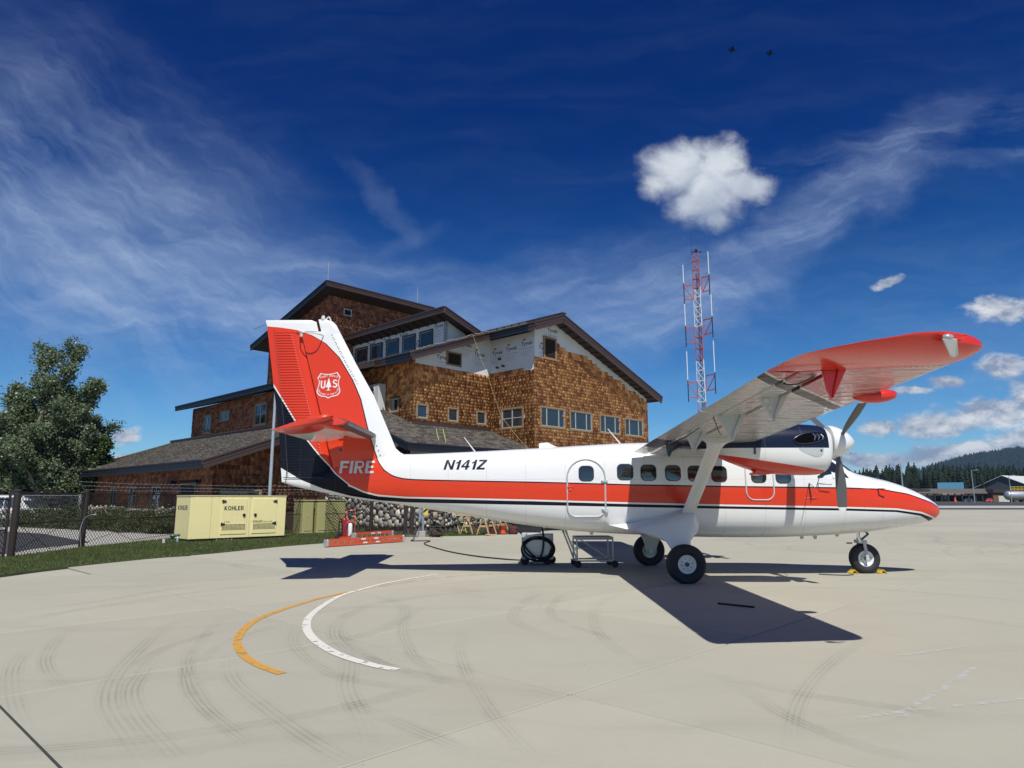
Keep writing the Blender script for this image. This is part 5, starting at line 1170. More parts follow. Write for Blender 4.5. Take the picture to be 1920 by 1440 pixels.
# ================================================================ GROUND
GP={'mark':[[(-5.64,9.44),(-5.53,8.79),(-4.99,7.71),(-4.58,7.1),(-4.12,6.57),(-3.75,6.18)],[(-4.5,10.71),(-4.52,9.4),(-4.11,7.89),(-3.74,6.82),(-3.4,6.11),(-3.09,5.64),(-2.54,4.95),(-2.24,4.58)],[(-3.94,8.03),(-3.61,7.1),(-3.33,6.34),(-2.89,5.64),(-2.33,4.95),(-2.11,4.69)],[(-3.51,9.51),(-3.86,8.26),(-3.8,7.39),(-3.57,6.66)],[(-3.15,8.09),(-2.84,7.23),(-2.51,6.57),(-2.01,5.87),(-1.49,5.19),(-1.1,4.75),(-0.89,4.58)],[(-2.92,10.05),(-2.66,8.69),(-2.35,7.89),(-1.97,7.23),(-1.6,6.76),(-1.05,6.44),(-0.49,6.27)],[(-1.18,11.82),(-1.45,10.37),(-1.4,9.14),(-1.07,7.71),(-0.75,6.9),(-0.5,6.34)],[(2.12,13.19),(0.59,12.47),(0.11,11.02),(0.02,9.92),(0.23,9.14),(0.61,8.38),(0.95,7.81)],[(2.29,13.19),(1.43,11.41),(1.12,9.8),(1.1,8.56),(1.27,7.46),(1.56,6.76)],[(-0.51,9.4),(-0.6,8.26),(-0.45,7.02),(-0.27,6.18),(-0.12,5.55),(0.05,5.02),(0.21,4.58)],[(-3.42,9.92),(-2.57,10.71),(-1.13,12.47),(0.81,13.43),(2.16,13.43)],[(-1.42,6.02),(-0.88,5.47),(-0.18,4.73)],[(-7.47,10.37),(-6.8,11.41),(-6.24,13.19),(-5.2,14.94)],[(-6.55,9.14),(-6.6,10.23),(-6.23,11.41),(-5.24,13.19),(-3.04,15.45)],[(-6.98,9.71),(-6.46,10.76),(-5.61,11.88),(-4.05,13.43)],[(-3.96,9.14),(-3.46,7.64),(-2.91,6.57),(-2.31,5.64),(-1.52,4.75)],[(-2.02,8.47),(-1.67,7.39),(-1.45,6.39),(-1.13,5.51),(-0.94,4.95)],[(19.38,29.19),(18.28,29.98),(16.34,26.72),(16.03,24.92),(19.56,26.72)],[(20.73,26.4),(18.65,25.49),(16.03,24.92),(13.99,22.64),(12.79,20.18),(12.69,18.98)],[(20.49,26.09),(18.65,25.49),(16.9,24.92),(15.06,22.64),(13.93,20.55),(13.83,18.98)],[(18.09,30.81),(16.13,29.98),(14.82,27.73),(13.57,24.37),(12.89,20.55),(12.07,18.06)],[(13.89,28.44),(10.37,25.2),(9.15,23.11),(9.93,21.75),(11.78,20.94)],[(10.47,29.19),(8.86,26.4),(8.62,23.6),(9.99,22.64)],[(20.95,39.68),(23.44,38.3),(28.54,39.68)],[(8.3,16.11),(9.91,16.35),(11.22,15.45)],[(1.67,7.06),(2.47,6.22),(3.13,5.77),(3.71,5.29)],[(1.9,6.96),(2.04,6.31),(2.12,5.57),(2.37,4.95),(2.78,4.58)],[(4.46,8.79),(3.29,7.39),(2.41,6.07),(1.87,4.95)],[(6.39,14.1),(8.25,14.74),(10.03,13.84)],[(0.81,26.4),(3.27,25.2),(6.29,25.79)],[(-5.02,15.78),(-6.84,17.36),(-6.86,18.82),(-5.23,19.14)],[(-8.16,17.36),(-8.08,18.36),(-6.82,17.63),(-5.03,16.59)],[(-5.47,8.17),(-4.96,7.17),(-4.17,6.07),(-3.5,5.27)],[(-1.21,26.4),(-2.46,23.11),(-3.18,20.94)]],'white':[[(-1.65,15.56),(-2.42,14.1),(-2.75,13.04),(-2.94,12.2),(-2.95,11.13),(-2.87,10.14),(-2.74,9.51),(-2.56,8.96),(-2.31,8.41),(-2.0,7.89),(-1.73,7.54),(-1.39,7.21),(-1.12,7.02)]],'yellow':[[(2.06,16.0),(0.0,15.78),(-1.26,15.14),(-2.3,13.84),(-2.93,12.68),(-3.22,11.88),(-3.43,10.86),(-3.52,9.92),(-3.43,9.14),(-3.27,8.53),(-3.1,8.11),(-2.89,7.71),(-2.68,7.39),(-2.41,7.08),(-2.19,6.88)]],'chalk':[[(2.53,5.51),(3.16,5.73),(4.27,6.05)],[(4.62,7.17),(3.82,6.39),(3.2,5.82),(2.98,5.57)],[(4.14,7.64),(5.11,8.09)],[(-9.52,14.65),(-8.77,15.56)],[(0.0,6.1),(0.87,7.76),(1.84,9.84)],[(-2.48,5.16),(-1.95,5.77),(-1.53,6.48)],[(-0.52,7.39),(0.25,8.47),(1.11,9.92)],[(2.48,4.95),(2.19,4.58)],[(-3.81,9.44),(-2.49,10.37)]],'hose':[[(-3.99,28.44),(-3.93,27.38),(-3.22,27.38),(-3.24,25.79),(-2.69,23.85),(-1.8,21.54),(-0.91,20.0),(-0.15,19.14),(0.29,18.82)]],'lawn':[[(-11.36,13.92),(-11.07,15.24),(-10.89,16.71),(-10.12,19.31),(-9.09,21.34),(-7.89,24.65),(-5.64,28.44),(-4.64,30.39),(-3.76,30.81),(-2.15,31.25),(-0.74,32.16),(0.54,35.24),(3.34,43.61)]],'asphalt':[[(-28.87,37.01),(-26.28,35.81),(-22.27,33.12),(-17.13,27.73),(-16.14,26.72),(-15.92,25.79),(-15.83,23.11),(-15.25,21.34),(-15.09,19.47)]],'hedge':[[(-30.66,44.49),(-28.98,43.61),(-24.15,38.98),(-19.39,35.24),(-15.48,32.16)]],'fence2':[[(-38.42,50.65),(-35.42,48.41),(-29.05,43.61)]],'spots':[[(3.26,11.24),(3.71,10.86)],[(-0.87,7.49),(-0.82,7.54)],[(0.74,6.76),(0.79,6.74)]]}
def concmat(name, slab):
    m = bpy.data.materials.new(name); m.use_nodes = True; nt = m.node_tree; b = nt.nodes['Principled BSDF']
    g = nt.nodes.new('ShaderNodeNewGeometry'); P = X(nt, g.outputs['Position']); x, y, z = sepx(nt, P.s)
    # slab axes: s along u, t along v
    cu, su = math.cos(BANG), math.sin(BANG)
    s = x * cu + y * su; t = y * cu - x * su
    n0 = noise(nt, P, 0.12, 5, 0.55); n1 = noise(nt, P, 0.9, 6, 0.62); n2 = noise(nt, P, 14.0, 5, 0.7); n3 = noise(nt, P, 120.0, 3, 0.8)
    if slab:
        oi = nt.nodes.new('ShaderNodeObjectInfo'); rnd = X(nt, oi.outputs['Random'])
    else:
        wn = nt.nodes.new('ShaderNodeTexWhiteNoise'); wn.noise_dimensions = '2D'
        nt.links.new(comb(nt, ((s - 1.35) / 3.45).floor(), ((t - 3.95) / 3.4).floor()).s, wn.inputs['Vector']); rnd = X(nt, wn.outputs['Value'])
    f = 0.96 + (rnd - 0.5) * 0.085 + (n0 - 0.5) * 0.22 + (n1 - 0.5) * 0.14 + (n2 - 0.5) * 0.10 + (n3 - 0.5) * 0.26
    # broad turning scrubs from traffic
    wv = noise(nt, comb(nt, x * 0.10 + (n0 - 0.5) * 1.2, y * 0.9 + (n0 - 0.5) * 6.0), 1.6, 5, 0.6).smooth(0.5, 0.8)
    f = f * (1.0 - wv * 0.10)
    stain = noise(nt, P, 0.55, 7, 0.7).smooth(0.60, 0.78); f = f * (1.0 - stain * 0.10)
    speck = noise(nt, P, 9.0, 2, 0.5).smooth(0.74, 0.80); f = f * (1.0 - speck * 0.25)
    warm = noise(nt, P, 0.28, 4, 0.6).smooth(0.35, 0.7)
    c = mixc(nt, 1.0, mixc(nt, warm, (0.432, 0.416, 0.330), (0.436, 0.408, 0.318)), comb(nt, f, f, f), 'MULTIPLY')
    if not slab:
        js = ((s - 1.35) / 3.45 + 0.5).fract() - 0.5; jt = ((t - 3.95) / 3.4 + 0.5).fract() - 0.5
        j = (js.abs().lt(0.006)).mx(jt.abs().lt(0.006)); c = mixc(nt, j * 0.30, c, (0.12, 0.11, 0.10))
    nt.links.new(c.s, b.inputs['Base Color']); b.inputs['Roughness'].default_value = 0.88; b.inputs['Specular IOR Level'].default_value = 0.3
    bn = nt.nodes.new('ShaderNodeBump'); bn.inputs['Strength'].default_value = 0.25; bn.inputs['Distance'].default_value = 0.004
    nt.links.new((n3 + n2 * 0.6).s, bn.inputs['Height']); nt.links.new(bn.outputs[0], b.inputs['Normal'])
    return m
M['slab'] = concmat('slab_concrete', True); M['apronfar'] = concmat('apron_concrete', False)
def sheet(name, poly, z, mat, kind='structure', parent=None):
    m_ = MB(); m_.add([(x, y, z) for x, y in poly], [tuple(range(len(poly)))]); o = m_.build(name, mat, parent); 
    if kind: o['kind'] = kind
    return o
M['earth'] = pbr('dry_grass_ground', (0.10, 0.11, 0.045), 0.95, var=0.3, vs=.02)
M['asphalt'] = pbr('asphalt', (0.050, 0.050, 0.052), 0.9, var=0.2, vs=.5, bump=.2, bs=60)
M['lawn'] = pbr('lawn_soil', (0.060, 0.080, 0.028), 0.95, var=0.35, vs=1.4, bump=.4, bs=30)
M['walk'] = pbr('sidewalk_concrete', (0.43, 0.41, 0.36), 0.9, var=0.10, vs=.8, bump=.1)
sheet('ground', [(-9000, -300), (9000, -300), (9000, 12000), (-9000, 12000)], -0.25, M['earth'])
ap = sheet('apron', [(-40, -30), (260, -30), (420, 108), (-10, 108), (-25, 60), (-40, 40)], -0.035, M['apronfar'])
sheet('taxiway', [(-60, 111), (900, 111), (900, 138), (-60, 138)], -0.20, M['asphalt']); sheet('taxiway_shoulder', [(-60, 138), (900, 138), (900, 182), (-60, 182)], -0.19, M['walk']); sheet('runway', [(-60, 182), (1500, 182), (1500, 375), (-60, 375)], -0.20, M['asphalt'])
# individual slabs, cut at the joints
cu, su = math.cos(BANG), math.sin(BANG)
def ST(s, t): return (s * cu - t * su, s * su + t * cu)
sb = MB(); hx, hy = (3.45 - .018) / 2, (3.40 - .018) / 2
sb.box((0, 0, -.018), (2 * hx, 2 * hy, .036)); slab0 = sb.build('slab', M['slab'], ap, bevel=.007)
first = True
for i in range(-14, 18):
    for j in range(-14, 18):
        s, t = 1.35 + 3.45 * (i + .5), 3.95 + 3.4 * (j + .5); x, y = ST(s, t)
        if not (-14 < y < 41 and -2.9 - .76 * abs(y) < x < 2.9 + .80 * abs(y)): continue
        if y < 1.0 and not (y > -4 and abs(x) < 6): continue
        if x < -11 and y > 12: continue
        o = slab0 if first else slab0.copy()
        if not first: COL.objects.link(o); o.parent = ap
        first = False
        o.location = (x, y, 0.0); o.rotation_euler = (0, 0, BANG)
# wide sealed expansion joint at the lower left
m_ = MB(); a = ST(1.345, 2.0); b_ = ST(1.345, 14.0); m_.beam((a[0], a[1], -.004), (b_[0], b_[1], -.004), .018, .010); m_.build('joint_sealant', pbr('joint_sealant', (0.045, 0.045, 0.043), .9, var=.4, vs=12), ap)
# painted and scuffed ribbons on the apron
def ribmat(name, col, lo, hi, sc, amax=1.0, strips=0):
    m = bpy.data.materials.new(name); m.use_nodes = True; nt = m.node_tree; b = nt.nodes['Principled BSDF']; b.inputs['Base Color'].default_value = (*col, 1); b.inputs['Roughness'].default_value = .85
    g = nt.nodes.new('ShaderNodeNewGeometry'); n = noise(nt, X(nt, g.outputs['Position']), sc, 6, 0.65); al = n.smooth(lo, hi) * amax
    if strips:
        uv = nt.nodes.new('ShaderNodeUVMap'); u_, v_, _ = sepx(nt, uv.outputs[0])
        e = (u_ - 0.5).abs()
        prof = (1.0 - e.smooth(0.44, 0.5)) * (0.25 + ((u_ * strips).fract() - 0.5).abs().smooth(0.18, 0.42) * 1.1)
        al = al * prof * (v_.smooth(0.0, 0.30)) * (1.0 - v_.smooth(0.65, 1.0))
    nt.links.new(al.s, b.inputs['Alpha']); return m
M['paintw'] = ribmat('apron_paint_white', (0.76, 0.74, 0.65), 0.36, 0.44, 9.0, 0.90); M['painty'] = ribmat('apron_paint_yellow', (0.62, 0.33, 0.06), 0.34, 0.46, 6.0, 0.92)
M['painty2'] = ribmat('apron_paint_faded', (0.62, 0.33, 0.06), 0.42, 0.62, 5.0, 0.45)
M['chalk'] = ribmat('apron_scuff', (0.66, 0.65, 0.62), 0.40, 0.60, 8.0, 0.50); M['skid'] = ribmat('tyre_marks', (0.12, 0.115, 0.105), 0.22, 0.80, 1.3, 0.135, strips=4)
def ribbon(name, pts, w, z, mat, per=8, parent=None):
    P = [Vector((q[0], q[1], 0)) for q in curve_pts(pts, per)]; V = []; F = []; uv = []; n = len(P)
    for i, p in enumerate(P):
        t = (P[min(i + 1, n - 1)] - P[max(i - 1, 0)]).normalized(); s = Vector((-t.y, t.x, 0)); ww = w(i / (n - 1)) if callable(w) else w
        V += [p + s * ww / 2 + Vector((0, 0, z)), p - s * ww / 2 + Vector((0, 0, z))]; uv += [(0, i / (n - 1)), (1, i / (n - 1))]
    F = [(2 * i, 2 * i + 1, 2 * i + 3, 2 * i + 2) for i in range(n - 1)]
    me = bpy.data.meshes.new(name); me.from_pydata([tuple(v) for v in V], [], F); me.materials.append(mat)
    l = me.uv_layers.new(name='UVMap')
    for lp_ in me.loops: l.data[lp_.index].uv = uv[lp_.vertex_index]
    o = bpy.data.objects.new(name, me); COL.objects.link(o); o.parent = ap; return o
ribbon('painted_line', GP['white'][0], lambda t: .08 + .035 * min(1, t * 1.5), .007, M['paintw'])['label'] = 'curved white painted line'
ribbon('painted_line', GP['yellow'][0][4:], .10, .0055, M['painty'])['label'] = 'curved yellow painted line'
ribbon('painted_line', GP['yellow'][0][:5], .11, .005, M['painty2'])['label'] = 'worn yellow painted line'
for k, q in enumerate(GP['chalk'][:4]): ribbon('scuffed_line', q, .05 if k not in (0, 1) else .055, .0045 + k * .0001, M['chalk'])
rg = random.Random(5)
marks = [(q, (.17, .21, .19)[i % 3]) for i, q in enumerate(GP['mark'])] + [([(a * 1.0 + .55, b + .25) for a, b in q], .15) for q in GP['mark'][1:9:2]]
for k in range(26):      # fainter arcs further over the apron
    cx, cy_ = rg.uniform(6, 26), rg.uniform(17, 60); r_ = rg.uniform(2.5, 9); a0 = rg.uniform(0, 2 * PI); L = rg.uniform(1.5, 4)
    marks.append(([(cx + r_ * math.cos(a0 + L * i / 7), cy_ + r_ * math.sin(a0 + L * i / 7)) for i in range(8)], rg.choice((.2, .25, .35))))
for k in range(5):
    cx, cy_ = rg.uniform(-8, 6), rg.uniform(6, 12); r_ = rg.uniform(1.2, 5); a0 = rg.uniform(0, 2 * PI); L = rg.uniform(1, 3)
    marks.append(([(cx + r_ * math.cos(a0 + L * i / 7), cy_ + r_ * math.sin(a0 + L * i / 7)) for i in range(8)], .22))
for k, (q, w_) in enumerate(marks): ribbon('tyre_mark', q, w_, .0012 + k * .00005, M['skid'], 7)
m_ = MB()
for a_, b_ in GP['spots'][:1]:
    pass
q0, q1 = GP['spots'][0]
m_.tube([(q0[0] + (q1[0] - q0[0]) * i / 12, q0[1] + (q1[1] - q0[1]) * i / 12 + .015 * math.sin(i * 2.2), .012) for i in range(13)], .018, 5); tag(m_.build('tar_strip', M['rubber']), 'thin black strip lying on the apron in the wing shadow', 'strip')
# lawn and pavements to the left
LB = [tuple(p) for p in curve_pts(GP['lawn'][0], 5)]
lawn_poly = LB + [(3.0, 43), (-4.0, 44), (-14.5, 36), (-14.0, 29.0), (-14.55, 23.6), (-14.2, 19.8), (-14.0, 14.0)]
m_ = MB(); n_ = len(lawn_poly); m_.add([(x, y, .025) for x, y in lawn_poly] + [(x, y, -.03) for x, y in lawn_poly], [tuple(range(n_))] + [(i, (i + 1) % n_, n_ + (i + 1) % n_, n_ + i) for i in range(n_)]); lw = struct(m_.build('lawn', M['lawn']))
sheet('sidewalk', [(-14.1, 12), (-14.15, 19.8), (-14.5, 23.6), (-13.95, 28.9), (-8.5, 34.5), (-20, 50), (-40, 60), (-60, 60), (-60, 12)], .004, M['walk'])
sheet('parking_lot', [tuple(p) for p in GP['asphalt'][0]] , .012, M['asphalt'])
sheet('street', [(-26, 41), (-90, 41), (-90, 80), (-40, 80)], .02, M['asphalt'])
sheet('garden_bed', [(-4.4, 30.4), (-3.3, 30.9), (-4.1, 33.0), (-6.9, 35.2), (-8.4, 34.6), (-5.6, 32.4)], .032, M['walk'])
# grass blades
def blades(name, poly, n, h0, h1, mat, z0=.02):
    xs = [p[0] for p in poly]; ys = [p[1] for p in poly]; pts = []
    while len(pts) < n:
        c = RNG.uniform((min(xs), min(ys)), (max(xs), max(ys)), (n, 2))
        for p in c:
            if len(pts) >= n: break
            if p[1] > 20 + 0 and RNG.random() > (22.0 / p[1]) ** 1.3: continue
            if inside(p, poly): pts.append(p)
    P = np.array(pts); k = len(P); a = RNG.uniform(0, 2 * PI, k); h = RNG.uniform(h0, h1, k); w = RNG.uniform(.006, .013, k) * (P[:, 1] / 20); l = RNG.normal(0, .022, (k, 2))
    B = np.zeros((k, 3, 3)); dx, dy = np.cos(a) * w, np.sin(a) * w
    B[:, 0] = np.stack([P[:, 0] - dx, P[:, 1] - dy, np.full(k, z0)], 1); B[:, 1] = np.stack([P[:, 0] + dx, P[:, 1] + dy, np.full(k, z0)], 1); B[:, 2] = np.stack([P[:, 0] + l[:, 0], P[:, 1] + l[:, 1], z0 + h], 1)
    return fast_mesh(name, B.reshape(-1, 3), np.arange(3 * k).reshape(k, 3), mat, None, 'stuff')
M['grassblade'] = foliage('grass_blades', (0.045, 0.070, 0.020), (0.150, 0.175, 0.055), .6, .2)
tag(blades('grass', lawn_poly, 150000, .03, .075, M['grassblade']), 'short mown green grass of the lawn strip beside the apron', 'grass')
edge = LB + [(x - .10, y + .12) for x, y in reversed(LB)]
# ================================================================ FOLIAGE
def leaf_cloud(C, n, rad, size, flat=1.0):
    """C: Kx3 clump centres, n leaves per clump; returns quads"""
    K = len(C); tot = K * n; c = np.repeat(C, n, 0) + RNG.normal(0, 1, (tot, 3)) * np.repeat(np.broadcast_to(np.asarray(rad).reshape(-1, 1) * np.array([[1, 1, .8]]), (K, 3)), n, 0)
    a = RNG.normal(0, 1, (tot, 3)); a /= np.linalg.norm(a, axis=1, keepdims=True); b = RNG.normal(0, 1, (tot, 3)); b -= a * (a * b).sum(1, keepdims=True); b /= np.linalg.norm(b, axis=1, keepdims=True)
    s = (RNG.uniform(.7, 1.25, (tot, 1)) * size); V = np.stack([c - a * s * .5, c + b * s * .38, c + a * s * .55, c - b * s * .38], 1)
    return V.reshape(-1, 3)
M['leaf'] = foliage('cottonwood_leaves', (0.060, 0.095, 0.055), (0.225, 0.270, 0.160), .38, .22)
M['leaf2'] = foliage('broad_leaves', (0.026, 0.052, 0.018), (0.115, 0.160, 0.045), .5, .22)
M['shrubleaf'] = foliage('shrub_leaves', (0.026, 0.046, 0.018), (0.125, 0.145, 0.050), .6, .2)
def broadleaf(name, label, x, y, h, spread, seed, stems=4, leafm='leaf', leaf=.17, n=34, group=None, low=.12):
    rg = random.Random(seed); root = thing(name, label, 'tree', (x, y, 0), 0, group); tm = MB(); ends = []
    def limb(p, d, L, r_, lev):
        pts = [p]; q = Vector(p); dd = Vector(d).normalized(); k = 5
        for i in range(k):
            dd = (dd + Vector((rg.gauss(0, .13), rg.gauss(0, .13), rg.gauss(.05, .07)))).normalized(); q = q + dd * L / k; pts.append(q.copy())
            if lev < 3 and i >= (1 if lev else 0):
                for _ in range(rg.choice((1, 2, 2)) if lev < 2 else rg.choice((0, 1, 1))):
                    az = rg.uniform(0, 2 * PI); up = rg.uniform(.5, 1.4) if lev else rg.uniform(.45, 1.3)
                    nd = Vector((math.cos(az), math.sin(az), up)).normalized() * .8 + dd * .45
                    limb(q.copy(), nd, L * rg.uniform(.30, .48) * (1.15 - .5 * i / k), r_ * .45 * (1 - .12 * i), lev + 1)
            if lev >= 2: ends.append(tuple(q + Vector((rg.gauss(0, .15), rg.gauss(0, .15), rg.gauss(0, .1)))))
            elif lev == 1 and i > 1: ends.append(tuple(q))
        ends.append(tuple(q))
        tm.tube(pts, [r_ * (1 - .75 * i / k) for i in range(k + 1)], 6 if lev < 2 else 4)
    for s in range(stems):
        az = 2 * PI * s / stems + rg.uniform(-.4, .4); hh = h * (1.0 if s == 0 else rg.uniform(.50, .85)); tilt = (0.04 if s == 0 else rg.uniform(.14, .40)) * spread
        limb(Vector((math.cos(az) * .2, math.sin(az) * .2, 0)), (math.cos(az) * tilt, math.sin(az) * tilt, 1), hh * .92, .16 + h * .008, 0)
    tm.build('trunk', M['bark'], root, smooth=60)
    E = np.array([e for e in ends if e[2] > h * low]); rad = RNG.uniform(.12, .24, len(E)) * (h / 10) ** .5
    V = leaf_cloud(E, n, rad, leaf); fast_mesh('crown', V, np.arange(len(V)).reshape(-1, 4), M[leafm], root)
    print(name, 'clumps', len(E), 'leaves', len(E) * n)
    return root
broadleaf('cottonwood_tree', 'tall leafy cottonwood with a pointed top left of the building', -33.4, 46.0, 9.9, .8, 4, 6, n=12, leaf=.16, low=.06)
broadleaf('cottonwood_tree', 'cottonwood with upright shoots between the tallest tree and the building', -30.6, 45.6, 8.3, .9, 15, 6, n=12, leaf=.16, low=.06)
broadleaf('cottonwood_tree', 'shorter silvery cottonwood at the left edge of the photo', -37.0, 47.5, 8.0, 1.1, 9, 5, n=13, leaf=.15)
broadleaf('broadleaf_tree', 'low dark bushy tree against the left end of the building', -28.6, 47.0, 4.7, 1.2, 21, 5, 'leaf2', .15, n=18, low=.03)
broadleaf('broadleaf_tree', 'dark green low tree behind the parked white vehicle', -34.0, 53.5, 5.6, 1.6, 33, 5, 'leaf2', .18, n=20, low=.03)
broadleaf('broadleaf_tree', 'rounded green tree overhanging the fence at the far left', -41.5, 56, 6.6, 1.6, 40, 5, 'leaf2', .18, n=20, low=.05)
def shrub(x, y, r_, h, seed, label, flowers=0):
    rg = np.random.default_rng(seed); root = thing('shrub', label, 'shrub', (x, y, 0), 0, 'shrubs of the hedge behind the fence')
    k = 60; a = rg.uniform(0, 2 * PI, k); q = np.sqrt(rg.uniform(0, 1, k)) * r_; z = rg.uniform(.05, 1, k) * h * np.sqrt(np.clip(1 - (q / r_) ** 2 * .7, 0, 1)); C = np.stack([q * np.cos(a), q * np.sin(a), z], 1)
    V = leaf_cloud(C, 46, np.full(k, .13), .085); fast_mesh('foliage', V, np.arange(len(V)).reshape(-1, 4), M['shrubleaf'], root)
    st = MB()
    for i in range(8): st.tube([(0, 0, 0), tuple(C[i] * .5), tuple(C[i])], [.015, .010, .005], 4)
    st.build('stem', M['bark'], root)
    if flowers:
        V = leaf_cloud(C[z > h * .55][:14], 2, np.full(len(C[z > h * .55][:14]), .12), .07); fast_mesh('blossom', V, np.arange(len(V)).reshape(-1, 4), M['yellow'], root)
H0 = [(-30.5, 42.5), (-27.5, 40.5), (-25.2, 39.3), (-22.8, 37.6), (-20.6, 36.1), (-18.6, 34.8), (-16.9, 33.6), (-15.3, 32.7)]
n_s = 0
for i in range(len(H0) - 1):
    for t in (0, .5):
        x = H0[i][0] * (1 - t) + H0[i + 1][0] * t; y = H0[i][1] * (1 - t) + H0[i + 1][1] * t
        shrub(x, y + .2 * (n_s % 2), .95, 1.0 + .28 * ((n_s * 7) % 3) / 2, 100 + n_s, ('%s shrub from the left in the hedge behind the fence%s' % (('first', 'second', 'third', 'fourth', 'fifth', 'sixth', 'seventh', 'eighth', 'ninth', 'tenth', 'eleventh', 'twelfth', 'thirteenth', 'fourteenth')[n_s], '' if n_s % 3 else ', dotted with yellow flowers')), flowers=(n_s % 3 == 0)); n_s += 1
# pines: one mesh per kind, copied
M['needle'] = foliage('pine_needles', (0.010, 0.022, 0.011), (0.036, 0.055, 0.024), .8, 0.0)
def pine_mesh(seed, h=24.0, r_=3.4, layers=15, dense=16):
    rg = random.Random(seed); V = []; F = []
    for i in range(layers):
        t = i / (layers - 1); z = h * (.10 + .88 * t); R_ = r_ * (1 - t) ** .75 * rg.uniform(.8, 1.15) + .25
        for k in range(dense):
            a = 2 * PI * (k + rg.uniform(-.4, .4)) / dense; L = R_ * rg.uniform(.6, 1.15); dr = rg.uniform(-.2, .35) * L * .5; w = .55 + .25 * R_ * .5; zz = z + rg.uniform(-.5, .5)
            j = len(V); c, s = math.cos(a), math.sin(a)
            V += [(0, 0, zz + .5), (c * L * .6 - s * w * .5, s * L * .6 + c * w * .5, zz - dr * .4 + .35), (c * L, s * L, zz - dr), (c * L * .6 + s * w * .5, s * L * .6 - c * w * .5, zz - dr * .4 + .35), (c * L * .5, s * L * .5, zz - dr - .7)]
            F += [(j, j + 1, j + 2), (j, j + 2, j + 3), (j + 4, j + 2, j + 1), (j + 4, j + 3, j + 2)]
    nf = len(F); j = len(V)
    for k in range(6): a = 2 * PI * k / 6; V += [(.32 * math.cos(a), .32 * math.sin(a), -.5), (.05 * math.cos(a), .05 * math.sin(a), h)]
    for k in range(6): k2 = (k + 1) % 6; F += [(j + 2 * k, j + 2 * k2, j + 2 * k2 + 1), (j + 2 * k, j + 2 * k2 + 1, j + 2 * k + 1)]
    return V, F, [0] * nf + [1] * (len(F) - nf)
pines = []
for i in range(5):
    V, F, mi = pine_mesh(50 + i, 24, (3.0, 3.6, 2.6, 4.2, 3.3)[i]); o = fast_mesh('pine_tree', V, F, [M['needle'], M['bark']], mi=mi); pines.append(o)
rg = random.Random(12); used = set(); cnt = 0; spots = []
for row, (d, hmin, hmax, x0, x1, step) in enumerate(((470, 14, 21, .482, .80, .0054), (520, 19, 25, .470, .81, .0046), (580, 22, 29, .455, .82, .0044), (640, 27, 34, .45, .82, .0046))):
    q = x0
    while q < x1:
        hh = rg.uniform(hmin, hmax) * (0.80 + .25 * min(1, max(0, (q - .45) / .12))); spots.append((q * d, d + rg.uniform(-15, 15), hh, rg.randrange(5))); q += step * rg.uniform(.75, 1.25)
for (x, y, hh, k) in spots[:290]:
    o = pines[k] if k not in used else pines[k].copy()
    if k in used: COL.objects.link(o)
    used.add(k); o.location = (x, y, -.3); s = hh / 24; o.scale = (s * 1.35, s * 1.35, s); o.rotation_euler = (0, 0, rg.uniform(0, 6.28))
    tag(o, 'dark green pine of the forest edge beyond the runway', 'tree', 'pines along the far side of the airfield'); cnt += 1
print('pines', cnt, len(spots))
# two tall pines behind the building, their tops above the roof
for (x, y, hh, k, lb) in ((9.2, 80, 19.6, 1, 'dark pine top showing above the right roof slope, the leftmost tip'), (10.6, 84, 19.9, 3, 'dark pine top showing above the right roof slope, right of the first tip')):
    o = pines[k].copy(); COL.objects.link(o); o.location = (x, y, 0); s = hh / 24; o.scale = (s * .75, s * .75, s); tag(o, lb, 'tree'); 
    if 'group' in o: del o['group']
# far wooded hills
def hill(name, prof, y0, depth, mat):
    """prof: list of (x/y0, height)"""
    V = []; F = []; nx = 90; ny = 14; x0, x1 = prof[0][0], prof[-1][0]; rg = random.Random(len(prof)); import mathutils
    for j in range(ny):
        for i in range(nx):
            q = x0 + (x1 - x0) * i / (nx - 1); t = j / (ny - 1); hh = interp(prof, q) * math.sin(min(1, t * 1.0) * PI * .5) ** 1.2
            nz = mathutils.noise.fractal(Vector((q * 14, t * 3, 0)), 1, 2, 5) * 14 * min(1, t * 2)
            V.append((q * y0, y0 - depth * (1 - t), hh * .86 + nz - 2))
    for j in range(ny - 1):
        for i in range(nx - 1): a = j * nx + i; F.append((a, a + 1, a + nx + 1, a + nx))
    o = fast_mesh(name, V, F, mat, kind='structure', smooth=True); return V, nx, ny
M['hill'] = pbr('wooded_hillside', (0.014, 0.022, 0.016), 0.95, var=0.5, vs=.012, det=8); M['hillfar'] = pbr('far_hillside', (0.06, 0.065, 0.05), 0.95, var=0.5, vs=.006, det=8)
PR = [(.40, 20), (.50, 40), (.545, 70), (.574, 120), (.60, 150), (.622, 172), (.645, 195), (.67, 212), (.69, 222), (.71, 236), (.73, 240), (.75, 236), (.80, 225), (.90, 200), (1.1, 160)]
HV, nx_, ny_ = hill('wooded_hill', PR, 3000, 1300, M['hill'])
V = []; F = []; rg = random.Random(8)
def treelet(x, y, z, h, r_):
    j = len(V)
    for k in range(4): a = PI / 2 * k + .4; V.append((x + r_ * math.cos(a), y + r_ * math.sin(a), z))
    V.append((x, y, z + h)); F.extend([(j, j + 1, j + 4), (j + 1, j + 2, j + 4), (j + 2, j + 3, j + 4), (j + 3, j, j + 4)])
